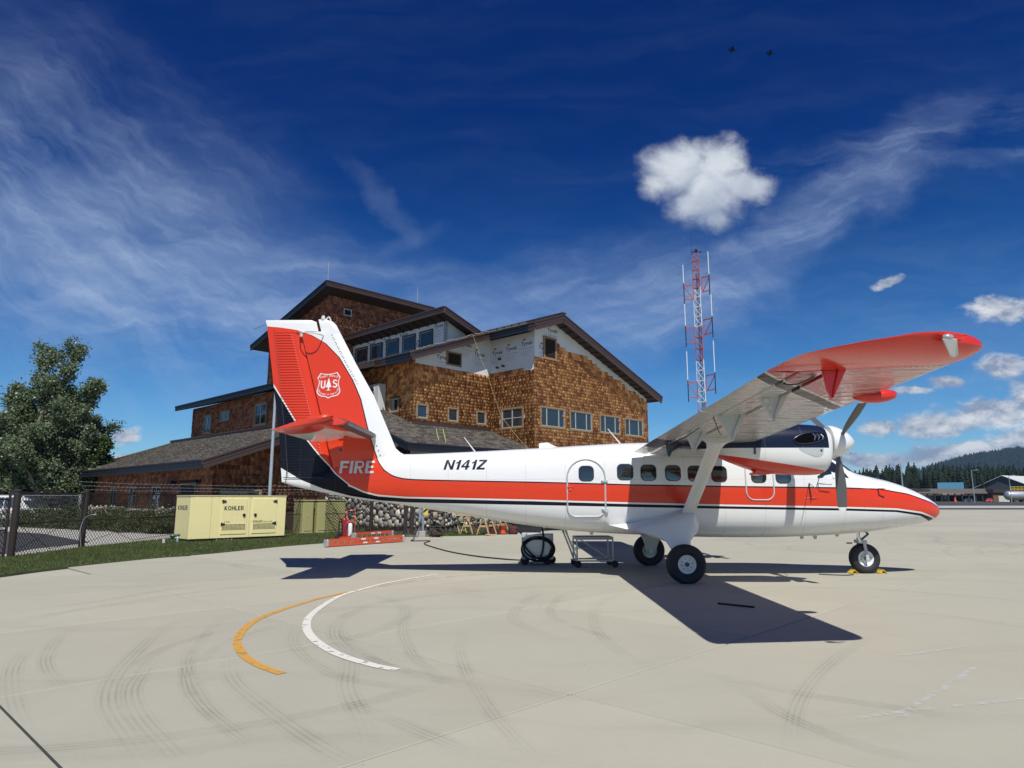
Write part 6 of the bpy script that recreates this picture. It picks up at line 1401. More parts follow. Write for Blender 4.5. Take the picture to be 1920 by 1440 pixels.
for _ in range(16000):
    i = rg.randrange(nx_ - 1); j = min(ny_ - 2, int(ny_ * rg.random() ** .7)); a, b_ = rg.random(), rg.random(); k = j * nx_ + i
    p = [HV[k][c] * (1 - a) * (1 - b_) + HV[k + 1][c] * a * (1 - b_) + HV[k + nx_][c] * (1 - a) * b_ + HV[k + nx_ + 1][c] * a * b_ for c in range(3)]
    if p[0] / p[1] > .86: continue
    treelet(p[0], p[1], p[2] - 2, rg.uniform(10, 24), rg.uniform(4, 6.5))
M['needle_far'] = foliage('hill_conifers', (0.006, 0.012, 0.010), (0.016, 0.028, 0.018), .9, 0.0)
tag(fast_mesh('hill_forest', V, F, M['needle_far'], kind='stuff'), 'dark conifer forest covering the far hill', 'forest')
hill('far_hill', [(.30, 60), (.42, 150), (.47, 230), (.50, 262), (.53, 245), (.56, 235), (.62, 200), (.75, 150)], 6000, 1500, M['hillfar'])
V.clear(); F.clear()
for _ in range(4200):
    d = rg.uniform(660, 1250); q = rg.uniform(.40, .86); treelet(q * d, d, -1, rg.uniform(16, 30), rg.uniform(3.5, 5.5))
tag(fast_mesh('far_forest', V, F, M['needle'], kind='stuff'), 'mass of dark forest behind the first pines', 'forest')
# ================================================================ FENCES
def chain_link(m_, p0, p1, z0, z1, pitch=.105, r_=.0085):
    p0 = Vector((p0[0], p0[1], 0)); p1 = Vector((p1[0], p1[1], 0)); L = (p1 - p0).length; d = (p1 - p0) / L; nrm = Vector((-d.y, d.x, 0)); H_ = z1 - z0; k = -H_
    for sg in (1, -1):
        q = -H_
        while q < L:
            a, b = q, q + H_; za, zb = (z0, z1)
            if a < 0: za = z0 + (-a); a = 0
            if b > L: zb = z1 - (b - L); b = L
            if b > a:
                A, B_ = (a, za), (b, zb)
                if sg < 0: A, B_ = (L - a, za), (L - b, zb)
                P0 = p0 + d * A[0] + Vector((0, 0, A[1])) + nrm * .003 * sg; P1 = p0 + d * B_[0] + Vector((0, 0, B_[1])) + nrm * .003 * sg
                w = (P1 - P0).normalized().cross(nrm) * r_
                m_.add([P0 + w, P0 - w, P0 + nrm * r_ * 1.4, P1 + w, P1 - w, P1 + nrm * r_ * 1.4], [(0, 1, 4, 3), (1, 2, 5, 4), (2, 0, 3, 5)])
            q += pitch * 1.414 / 1.0
def fence(name, label, pts, h, mat, post_r, barbed=False, rails=(1.0, .52), arm=-1, brace=True, wire=.0085, group=None):
    root = thing(name, label, 'fence', (pts[0][0], pts[0][1], 0), 0, group); o = Vector((pts[0][0], pts[0][1], 0))
    P = [Vector((x, y, 0)) - o for x, y in pts]
    for i, p in enumerate(P):
        m_ = MB(); r_ = post_r[i] if isinstance(post_r, (list, tuple)) else post_r
        m_.lathe([(r_, -.05), (r_, h + .03), (r_ * 1.15, h + .03), (r_ * 1.1, h + .07), (0, h + .10)], 12, p); m_.build('post', mat, root, smooth=40)
    for i in range(len(P) - 1):
        for q in rails:
            m_ = MB(); m_.tube([P[i] + Vector((0, 0, h * q - .02)), P[i + 1] + Vector((0, 0, h * q - .02))], .024, 6); m_.build('rail', mat, root, smooth=60)
        m_ = MB(); chain_link(m_, P[i], P[i + 1], .06, h - .03, r_=wire); m_.build('chain_link_mesh', mat, root, kind='stuff')
        if brace and (P[i + 1] - P[i]).length > 3:
            m_ = MB(); m_.tube([P[i] + Vector((0, 0, h * .55)), P[i] * .5 + P[i + 1] * .5 + Vector((0, 0, .12)), P[i + 1] + Vector((0, 0, h * .12))], .008, 4); m_.tube([P[i] + Vector((0, 0, .15)), P[i + 1] * .8 + P[i] * .2 + Vector((0, 0, h * .5))], .008, 4); m_.build('brace_rod', mat, root)
    if barbed:
        arms = []
        for i, p in enumerate(P):
            if i == 0: arms.append(p + Vector((arm * .33, 0, h + .38))); continue
            m_ = MB(); e = p + Vector((arm * .36, .05, h + .42)); m_.beam(p + Vector((0, 0, h)), e, .025, .025); m_.build('wire_arm', M['fence'], root); arms.append(e)
        m_ = MB()
        for i in range(len(P) - 1):
            if i == 0 and len(P) > 3: continue
            for q in (.3, .62, .95):
                a = P[i] + Vector((0, 0, h)) + (arms[i] - P[i] - Vector((0, 0, h))) * q; b = P[i + 1] + Vector((0, 0, h)) + (arms[i + 1] - P[i + 1] - Vector((0, 0, h))) * q
                m_.tube([a, (a + b) / 2 - Vector((0, 0, .03)), b], .005, 4)
                n_ = int((b - a).length / .25)
                for k in range(n_): c = a.lerp(b, (k + .5) / n_); m_.beam(c - Vector((.0, .0, .022)), c + Vector((0, .0, .022)), .006, .006)
        m_.build('barbed_wire', M['galv'], root, kind='stuff')
    return root
fence('chain_link_fence', 'brown chain-link fence with barbed wire running past the lawn and behind the cream generator', [(-14.15, 19.8), (-14.52, 23.6), (-13.96, 28.85), (-9.30, 33.65), (-6.70, 33.1)], 1.83, M['fence'], [.095, .095, .06, .045, .085], barbed=True)
fence('chain_link_gate', 'brown chain-link gate hung at the left edge beside the thick post', [(-14.25, 19.65), (-14.3, 16.2)], 1.70, M['fence'], .035, rails=(.97, .47, .05))
fence('galvanised_fence', 'weathered grey wire fence with round posts along the street', [(-36.0, 38.5), (-30.2, 40.6), (-27.0, 43.3)], 1.9, M['galv'], .10, rails=(.98,), brace=False, wire=.003)
cd_ = MB(); cd_.tube(curve_pts([(-14.40, 23.4, .05), (-14.42, 23.3, .55), (-14.35, 23.3, .95), (-14.15, 23.3, 1.10), (-13.98, 23.3, 1.12)], 5), .014, 6); cd_.lathe([(.03, -.03), (.03, .03)], 8, (-13.97, 23.3, 1.12), 'x'); tag(cd_.build('conduit', M['galv'], smooth=60), 'thin curved grey conduit bent over beside the fence post', 'conduit')
gb = thing('gate_post', 'dark brown square gate post pair in front of the stone wall', 'gate post', (-6.70, 33.1, 0))
for (x, y) in ((-4.88, 31.9), (-4.60, 32.0)):
    m_ = MB(); m_.box((x + 6.70, y - 33.1, 1.1), (.16, .16, 2.2)); m_.build('post', M['fence'], gb, bevel=.01)
m_ = MB(); m_.beam((.1, 0, .22), (1.75, -1.1, .22), .05, .10); m_.build('bottom_rail', M['fence'], gb)
# ================================================================ GENERATOR AND CABINETS
GEN = thing('standby_generator', 'cream metal KOHLER generator enclosure standing on the lawn', 'generator', (-12.26, 26.45, 0), BANG)
L_, D_, Z0, Z1 = 3.92, 1.42, .12, 1.74
m_ = MB(); m_.box((L_ / 2, D_ / 2, (Z0 + Z1) / 2), (L_, D_, Z1 - Z0)); m_.build('enclosure', M['cream'], GEN, bevel=.012, smooth=30)
m_ = MB(); m_.box((L_ / 2, D_ / 2, .05), (L_ - .15, D_ - .1, .14)); m_.build('skid', M['dark'], GEN)
m_ = MB(); m_.box((L_ / 2, D_ / 2, Z1 + .012), (L_ + .04, D_ + .04, .03)); m_.build('roof_cap', M['cream'], GEN, bevel=.008)
for x0, x1, lab in ((1.19, 2.23, 0), (2.46, 3.50, 1)):
    m_ = MB(); m_.box(((x0 + x1) / 2, -.008, .96), (x1 - x0, .022, 1.40)); d = m_.build('door', M['cream'], GEN, bevel=.006)
    m_ = MB(); m_.box(((x0 + x1) / 2, -.021, .55), (x1 - x0 - .10, .006, .21)); gv = m_.build('vent_grille', M['dark'], d)
    m_ = MB()
    n_ = 18
    for k in range(n_ + 1): x = x0 + .05 + (x1 - x0 - .10) * k / n_; m_.box((x, -.028, .55), (.014, .008, .21))
    for z in (.45, .50, .55, .60, .655): m_.box(((x0 + x1) / 2, -.029, z), (x1 - x0 - .10, .008, .012))
    m_.build('grille_bars', M['cream'], d, kind='stuff')
    hx = x1 - .12 if not lab else x0 + .12
    m_ = MB(); m_.lathe([(.06, -.018), (.06, -.045), (.045, -.05), (0, -.05)], 16, (hx, 0, 1.0), 'y'); m_.box((hx + .0, -.06, 1.0), (.03, .02, .10)); m_.build('door_handle', M['dark'], d, smooth=40)
    kx = x0 + .05 if not lab else x1 - .05
    for z in (1.55, .66):
        m_ = MB(); s = 1 if not lab else -1; m_.prism([(kx - s * .05, z + .06), (kx + s * .12, z + .02), (kx + s * .12, z - .03), (kx - s * .05, z - .06)], 'y', -.05, -.018); m_.build('hinge', M['dark'], d, bevel=.005)
m_ = MB()
for x in (.80, 2.345): m_.box((x, -.004, .93), (.006, .01, 1.55))
for x in (.1, .78, 1.6, 2.4, 3.2, 3.8):
    for z in (1.69, .17): m_.lathe([(.012, 0), (.010, -.010), (0, -.012)], 6, (x, 0, z), 'y')
m_.build('seam_and_screws', M['khaki'], GEN, kind='stuff')
def flat_text(name, s, O, ex, ez, w, h, mat, par, bold=0.0, shear=0.0, res=2):
    """O: lower left, ex/ez: unit vectors of the writing plane (parent's axes)"""
    V, F = (glyphs(s, w, h, shear) if s.startswith('KOHLER') else text2d(s, w, h, bold, shear, res)); O = Vector(O); ex = Vector(ex); ez = Vector(ez); m_ = MB(); m_.add([O + ex * a + ez * b for a, b in V], F); return m_.build(name, mat, par)
flat_text('brand_lettering', 'KOHLER.', (1.30, -.022, 1.19), (1, 0, 0), (0, 0, 1), .82, .17, M['dark'], GEN, .035)
flat_text('brand_lettering', 'KOHLER.', (-.003, 1.22, 1.22), (0, -1, 0), (0, 0, 1), 1.0, .17, M['dark'], GEN, .035)
flat_text('rating_lettering', '1 0 0', (1.34, -.022, .70), (1, 0, 0), (0, 0, 1), .20, .075, M['dark'], GEN, .02)
flat_text('web_lettering', 'KOHLER', (2.50, -.022, .69), (1, 0, 0), (0, 0, 1), .36, .085, M['dark'], GEN, .035)
flat_text('web_lettering', 'Power.com', (2.87, -.022, .68), (1, 0, 0), (0, 0, 1), .46, .095, M['boot'], GEN, .0)
m_ = MB()
for x in (1.05, 1.35, 1.5, 1.65): m_.lathe([(.03, 0), (.03, .05), (.018, .05), (.018, .10)], 8, (x, -.06, .0)); m_.tube([(1.0, -.06, .05), (1.75, -.06, .05)], .015, 5)
m_.lathe([(.05, 0), (.05, .18), (.03, .22), (0, .23)], 8, (-.35, .1, .02)); m_.build('fuel_fitting', M['galv'], GEN, smooth=50)
m_ = MB(); m_.tube([(-.25, .55, 0), (-.25, .55, .22), (-.12, .5, .28), (-.02, .5, .28)], .05, 8); m_.lathe([(.09, 0), (.12, .06), (.09, .12), (0, .13)], 12, (-.25, .55, .20)); tag(m_.build('gas_regulator', pbr('green_enamel', (0.05, .12, .09), .5), None, smooth=50, loc=(-12.3, 26.3, 0)), 'small green gas regulator at the left foot of the cream generator', 'gas regulator').rotation_euler = (0, 0, BANG)
m_ = MB(); m_.lathe([(.05, 0), (.05, .16), (.0, .17)], 10); tag(m_.build('pipe_marker', M['offwhite'], None, smooth=50, loc=(-12.75, 25.6, .02)), 'small white plastic pipe stub in the grass left of the generator', 'pipe')
for (a0, w_, lb) in ((.0, .55, 'narrow khaki utility cabinet close behind the generator'), (.75, 1.55, 'wider khaki transformer cabinet between the generator and the stone wall')):
    c_ = thing('utility_cabinet', lb, 'cabinet', (-10.35 + UX.x * (a0 + 1.0) - .2, 32.05 + UX.y * (a0 + 1.0), 0), BANG)
    m_ = MB(); m_.box((w_ / 2, .45, .78), (w_, .9, 1.50)); m_.build('cabinet_body', M['khaki'], c_, bevel=.02)
    m_ = MB(); m_.box((w_ / 2, .45, 1.56), (w_ + .06, .98, .06)); m_.build('lid', M['khaki'], c_, bevel=.015)
    m_ = MB(); m_.box((w_ / 2, -.012, .80), (w_ - .14, .02, 1.30)); m_.box((w_ / 2, -.03, .85), (.03, .03, .16)); m_.build('cabinet_door', M['khaki'], c_, bevel=.006)
    m_ = MB(); m_.box((w_ / 2, .45, .0), (w_ + .3, 1.2, .10)); m_.build('concrete_pad', M['concrete_block'], c_)
# tall silver pole behind the generator
pl = thing('flagpole', 'tall slender silver pole rising behind the generator and the tail', 'pole', (-10.86, 31.0, 0))
m_ = MB(); m_.tube([(0, 0, 0), (0, 0, 3.5), (0, 0, 7.6)], [.085, .075, .055], 14); m_.lathe([(.055, 7.6), (.09, 7.66), (.09, 7.74), (0, 7.8)], 12); m_.build('pole_shaft', M['alu'], pl, smooth=50)
m_ = MB(); m_.lathe([(.20, 0), (.20, .04), (.12, .07), (.09, .16)], 16); m_.build('base_plate', M['alu'], pl, smooth=40)
# ================================================================ SMALL THINGS ON THE LAWN AND APRON
def ladder(name, label, p, q, z0, h, gap=.012, n=12):
    """fibreglass extension ladder lying on its side: two nested sections"""
    p = Vector((*p, 0)); q = Vector((*q, 0)); d = (q - p).normalized(); s = Vector((-d.y, d.x, 0)); root = thing(name, label, 'ladder', p); L = (q - p).length
    for k, (zz, off) in enumerate(((z0 + .05, 0), (z0 + h - .05, 0), (z0 + .05, .10), (z0 + h - .05, .10))):
        a = s * off + Vector((0, 0, zz)); m_ = MB(); m_.beam(a, a + d * L, .030, .108, (0, 0, 1)); m_.beam(a + s * .02 + Vector((0, 0, .04)), a + s * .02 + d * L + Vector((0, 0, .04)), .05, .008); m_.beam(a + s * .02 - Vector((0, 0, .04)), a + s * .02 + d * L - Vector((0, 0, .04)), .05, .008); m_.build('side_rail', M['orange'], root)
    for k in range(n):
        for off in (0, .10):
            m_ = MB(); a = d * (.15 + (L - .3) * k / (n - 1)) + s * off; m_.tube([a + Vector((0, 0, z0 + .05)), a + Vector((0, 0, z0 + h - .05))], .016, 6); m_.build('rung', M['alu'], root)
    for e, o_ in ((-.04, 0), (L + .0, 0)):
        m_ = MB(); a = d * e + s * .05 + Vector((0, 0, z0 + h / 2)); m_.beam(a, a + d * .09, .20, h, (0, 0, 1)); m_.build('end_shoe', M['alu'], root, bevel=.015)
    lb = MB(); rg = random.Random(int(L * 10))
    for k in range(2):
        t = L * (.42 + .17 * k); a = d * t - s * .018 + Vector((0, 0, z0 + h - .05)); lb.beam(a, a + d * .22, .004, .05, (0, 0, 1))
        a = d * (t + .1) - s * .018 + Vector((0, 0, z0 + .055)); 
        lb.beam(a, a + d * .2, .004, .045, (0, 0, 1))
    lb.build('warning_decal', M['white'], root); return root
ladder('extension_ladder', 'long orange extension ladder lying along the edge of the apron', (-6.33, 23.95), (-4.22, 26.9), .03, .235)
ladder('extension_ladder', 'shorter orange extension ladder lying behind the longer one', (-5.75, 25.55), (-4.75, 27.5), .10, .31, n=8)
# hose reel hand truck
ht = thing('extinguisher_cart', 'crimson wheeled extinguisher hand truck with a black hose on the lawn', 'cart', (-6.55, 27.6, .02), R(20))
m_ = MB(); m_.lathe([(.0, .16), (.085, .17), (.10, .22), (.10, .78), (.075, .86), (.03, .88), (.03, .94), (0, .94)], 16, (-.10, 0, 0)); m_.build('extinguisher_bottle', M['crimson'], ht, smooth=50)
m_ = MB(); m_.lathe([(0, .16), (.075, .17), (.085, .21), (.085, .60), (.06, .66), (0, .68)], 16, (.14, 0, 0)); m_.build('gas_cylinder', M['white'], ht, smooth=50)
m_ = MB()
for x in (.02, .34): m_.tube([(x, .12, .10), (x, .14, 1.10)], .014, 6)
m_.tube([(.02, .14, 1.10), (.02, .15, 1.16), (.34, .15, 1.16), (.34, .14, 1.10)], .014, 6); m_.tube([(.02, .13, .72), (.34, .13, .72)], .012, 6); m_.box((.05, -.02, .74), (.5, .04, .05)); m_.box((0, 0, .12), (.55, .30, .05)); m_.build('hand_truck_frame', M['red'], ht, bevel=.0, smooth=50)
m_ = MB()
for r_, z in ((.22, .52), (.20, .55), (.17, .50)): m_.tube([(-.24 + r_ * .35 * math.cos(a), -.10, z + r_ * 1.5 * math.sin(a)) for a in [2 * PI * k / 20 for k in range(20)]], .018, 6, closed=True)
m_.build('hose', M['rubber'], ht, smooth=60)
for x in (-.30, .26):
    m_ = MB(); m_.lathe([(.05, -.035), (.13, -.035), (.14, -.02), (.14, .02), (.13, .035), (.05, .035)], 20, (x, -.06, .14), 'y'); w_ = m_.build('wheel', M['rubber'], ht, smooth=40); m_ = MB(); m_.lathe([(0, -.03), (.055, -.03), (.055, .03), (0, .03)], 12, (x, -.06, .14), 'y'); m_.build('rim', M['crimson'], w_)
# electrical pedestal with striped guard
pe = thing('power_pedestal', 'grey electrical pedestal with a yellow and black striped marker board', 'pedestal', (-3.95, 30.6, 0))
m_ = MB(); m_.box((-.02, 0, .12), (.40, .40, .26)); m_.build('concrete_foot', M['concrete_block'], pe, bevel=.02)
m_ = MB(); m_.tube([(.04, 0, .2), (.04, 0, 1.75)], .055, 8); m_.box((-.09, 0, 1.15), (.10, .10, 1.0)); m_.tube([(-.14, .05, .2), (-.14, .05, 1.5)], .02, 6); m_.build('post', pbr('blue_grey_paint', (.22, .28, .32), .5), pe, bevel=.006)
m_ = MB(); m_.box((.16, -.08, 1.18), (.20, .02, .46)); bd_ = m_.build('marker_board', M['yellow'], pe)
for k in range(2):
    m_ = MB(); z = 1.02 + k * .23; m_.prism([(.06, z), (.26, z + .16), (.26, z + .27 if k == 0 else z + .25), (.06, z + .11)], 'y', -.094, -.090); m_.build('black_stripe', M['dark'], bd_)
m_ = MB(); rg = random.Random(2)
for k in range(5): r_ = .14 + .03 * k; m_.tube([(r_ * math.cos(a) * 1.2, r_ * math.sin(a), .03 + .018 * k + .03 * math.sin(a * 2 + k)) for a in [2 * PI * j / 18 for j in range(18)]], .02, 5, closed=True)
m_.tube(curve_pts([(-.3, .1, .05), (-.1, 0, .35), (.15, 0, .30), (.25, 0, .1)], 4), .02, 5); tag(m_.build('cable_coil', pbr('maroon_cable', (.05, .015, .02), .6), None, smooth=60, loc=(-3.3, 30.4, 0)), 'tangled dark cable heap beside the striped pedestal', 'cable')
hp = [Vector((x, y, .02)) for x, y in GP['hose'][0]]
hp = [Vector((-3.98, 30.45, .75)), Vector((-4.05, 30.2, .4)), Vector((-4.15, 29.6, .06))] + hp + [Vector((.42, 17.9, .12))]
m_ = MB(); m_.tube(curve_pts([tuple(p) for p in hp], 6), .019, 8); tag(m_.build('power_cable', M['cable'], smooth=60), 'long black power cable snaking over the apron to the grey cart', 'cable')
# ground power cart under the fuselage
gc = thing('ground_power_cart', 'grey metal ground power cart on casters draped with black hose', 'cart', (.66, 17.95, 0), R(-4))
m_ = MB(); m_.box((0, 0, .46), (.80, .55, .64)); m_.build('cart_body', M['gray'], gc, bevel=.015, smooth=30)
m_ = MB(); m_.box((0, -.28, .50), (.62, .012, .50)); m_.box((-.27, -.29, .72), (.03, .02, .16)); m_.box((.37, -.285, .46), (.02, .02, .60)); m_.build('front_panel', M['galv'], gc, bevel=.004)
m_ = MB(); m_.tube([(-.40, 0, .74), (-.52, -.10, .86), (-.56, -.12, .88)], .02, 6); m_.box((.05, .05, .80), (.05, .05, .06)); m_.tube([(.15, 0, .78), (.15, 0, .88)], .01, 5); m_.build('tow_handle', M['dark'], gc)
for x, r_ in ((-.32, .115), (.24, .10), (.36, .10)):
    m_ = MB(); m_.lathe([(0, -.035), (r_ * .9, -.035), (r_, -.02), (r_, .02), (r_ * .9, .035), (0, .035)], 20, (x, -.20 if x < .3 else .2, r_), 'y'); m_.build('caster', M['rubber'], gc, smooth=40)
m_ = MB()
for k, (cx, cz, rx, rz, yy) in enumerate(((.02, .40, .42, .30, -.33), (.00, .38, .40, .27, -.36), (.05, .42, .38, .24, -.35))):
    m_.tube([(cx + rx * math.cos(a), yy - .02 * math.sin(a * 2), max(.05, cz + rz * math.sin(a))) for a in [2 * PI * j / 28 for j in range(28)]], .021, 6, closed=True)
m_.tube(curve_pts([(-.36, -.36, .58), (-.30, -.38, .45), (-.05, -.40, .20), (.2, -.38, .16), (.38, -.34, .40)], 5), .024, 6); m_.tube(curve_pts([(-.15, -.38, .16), (.05, -.38, .12), (.24, -.36, .18), (.40, -.33, .5)], 5), .022, 6)
m_.build('coiled_hose', M['cable'], gc, smooth=60)
m_ = MB(); m_.tube(curve_pts([(.02, -.36, .10), (.12, -.39, .3), (.16, -.39, .6), (.14, -.6, .9), (.10, -1.6, 1.10), (.10, -1.9, 1.16)], 6), .026, 8); m_.build('feed_hose', M['cable'], gc, smooth=60)
# white tubular work stand
ws = thing('work_stand', 'white tubular wheeled work stand with a low platform', 'work stand', (1.98, 17.35, 0), R(3))
m_ = MB(); X0, X1, Y0, Y1 = -.42, .46, -.32, .32
for x in (X0, X1):
    for y in (Y0, Y1): m_.tube([(x, y, .12), (x, y, .68)], .020, 8)
for y in (Y0, Y1):
    for z in (.68, .16): m_.tube([(X0, y, z), (X1, y, z)], .019, 8)
    m_.beam((X0 + .12, y, .66), (X1 - .02, y, .17), .012, .05, (0, 1, 0))
for x in (X0, X1):
    for z in (.68, .16): m_.tube([(x, Y0, z), (x, Y1, z)], .019, 8)
m_.tube([(X0 - .10, Y0, .42), (X0, Y0, .42)], .016, 6); m_.tube([(X0 - .16, Y0, .20), (X1 - .3, Y0, .24)], .016, 6); m_.tube([(X0, Y1, .42), (X1, Y1, .42)], .016, 6)
m_.build('tube_frame', M['offwhite'], ws, smooth=60)
m_ = MB(); m_.box((.02, 0, .71), (.92, .68, .035))
for k in range(16): m_.box((-.40 + k * .056, 0, .733), (.012, .64, .012))
m_.build('platform', M['galv'], ws, bevel=.004)
for y in (Y0, Y1): m_ = MB(); m_.tube([(X0 + .02, y, .12), (X0 - .10, y, .45), (X0 - .30, y, .95)], .020, 8); m_.tube([(X0 - .24, y, .80), (X0 - .32, y, 1.0)], .028, 8); m_.build('push_handle', M['offwhite'], ws, smooth=60)
for x in (X0 + .02, X1 + .04):
    for y in (Y0 - .02, Y1 + .02):
        m_ = MB(); m_.lathe([(0, -.022), (.075, -.022), (.085, -.012), (.085, .012), (.075, .022), (0, .022)], 18, (x, y, .085), 'y'); m_.build('caster', M['rubber'], ws, smooth=40)
# chocks at the nose wheel
for (x, lb) in ((7.62, 'small yellow folded-metal wheel chock behind the nose wheel'), (8.26, 'small yellow folded-metal wheel chock ahead of the nose wheel')):
    m_ = MB(); m_.beam((-.10, 0, .01), (0, 0, .095), .26, .014, (0, 0, 1)); m_.beam((0, 0, .095), (.10, 0, .01), .26, .014, (0, 0, 1)); m_.box((0, -.1, .01), (.20, .03, .012)); m_.box((0, 0, .097), (.03, .27, .012)); tag(m_.build('wheel_chock', M['yellow'], None, bevel=.003, loc=(x, 15.76, 0)), lb, 'wheel chock').scale = (.85, .85, .85)
m_ = MB(); m_.tube(curve_pts([(7.5, 15.45, .02), (7.3, 15.3, .012), (7.0, 15.35, .012), (6.75, 15.5, .012)], 5), .010, 5); tag(m_.build('chock_rope', M['cable']), 'short dark rope lying behind the nose wheel chock', 'rope')
# sawhorses with planks
def sawhorse(x, y, rz, label, par_planks=0):
    t = thing('sawhorse', label, 'sawhorse', (x, y, .02), rz, 'sawhorses on the lawn by the stone wall')
    m_ = MB(); m_.box((0, 0, .78), (1.05, .09, .09)); m_.build('top_beam', M['lumber'], t, bevel=.004)
    for sx in (-1, 1):
        for sy in (-1, 1): m_ = MB(); m_.beam((sx * .38, sy * .03, .80), (sx * .46, sy * .30, .0), .038, .088, (1, 0, 0)); m_.build('leg', M['lumber'], t)
        m_ = MB(); m_.beam((sx * .42, -.17, .40), (sx * .42, .17, .40), .02, .09, (0, 0, 1)); m_.build('leg_brace', M['lumber'], t)
sawhorse(-1.95, 32.3, R(75), 'pale wooden sawhorse, the leftmost of those on the lawn'); sawhorse(-1.15, 31.9, R(70), 'pale wooden sawhorse nearest the apron, in the middle'); sawhorse(-.55, 33.4, R(75), 'wooden sawhorse furthest right, half hidden by the bags')
for k, (lb, dx, z) in enumerate((('long pale plank lying across the sawhorses, front one', 0, .87), ('long pale plank lying across the sawhorses, rear one', .22, .87))):
    m_ = MB(); m_.box((0, 0, 0), (2.6, .16, .035)); o = tag(m_.build('plank', M['lumber'], None, bevel=.003, loc=(-1.35, 32.25 + dx, z)), lb, 'plank'); o.rotation_euler = (0, 0, R(-9))
m_ = MB(); m_.box((0, 0, 0), (.5, .12, .035)); tag(m_.build('offcut', M['lumber'], None, loc=(-.95, 31.3, .06)), 'short board offcut on the grass below the sawhorse', 'board')
bk = thing('bucket', 'orange plastic bucket standing between dark tool bags', 'bucket', (-.42, 32.6, .02))
m_ = MB(); m_.lathe([(0, 0), (.135, 0), (.165, .34), (.175, .35), (.175, .38), (.160, .38), (.155, .03), (0, .03)], 24); m_.build('bucket_body', pbr('orange_plastic', (.70, .09, .03), .45), bk, smooth=40)
m_ = MB(); m_.tube([(.17 * math.cos(a), 0, .34 + .12 * math.sin(a)) for a in [PI * k / 10 for k in range(11)]], .005, 4); m_.build('wire_handle', M['steel'], bk)
for (x, y, lb) in ((-.85, 32.4, 'dark red tool bag left of the orange bucket'), (.05, 32.7, 'dark red tool bag with straps right of the orange bucket')):
    t = thing('tool_bag', lb, 'bag', (x, y, .02)); m_ = MB(); rings = []
    for z, q in ((0, .85), (.08, 1), (.22, .95), (.32, .75), (.37, .4)): rings.append([(.24 * q * math.cos(a), .15 * q * math.sin(a), z + .015 * math.sin(3 * a)) for a in [2 * PI * k / 16 for k in range(16)]])
    m_.loft(rings); m_.build('bag_body', pbr('dark_red_canvas', (.10, .018, .02), .85, var=.5, vs=9), t, smooth=60)
    m_ = MB(); m_.tube([(.16 * math.cos(a), .05, .30 + .18 * math.sin(a)) for a in [PI * k / 10 for k in range(11)]], .014, 5); m_.tube([(.22 * math.cos(a), -.12, .14 + .12 * math.sin(a)) for a in [2 * PI * k / 14 for k in range(14)]], .016, 5, closed=True); m_.build('strap', M['dark'], t)
tc = thing('tool_chest', 'black site tool chest on the grass behind the bags', 'tool chest', (.75, 34.6, 0), R(8))
m_ = MB(); m_.box((0, 0, .42), (1.35, .7, .74)); m_.build('chest_body', M['dark'], tc, bevel=.02); m_ = MB(); m_.box((0, 0, .82), (1.40, .74, .08)); m_.box((0, -.38, .76), (.12, .03, .10)); m_.build('lid', M['fascia_dark'], tc, bevel=.015)
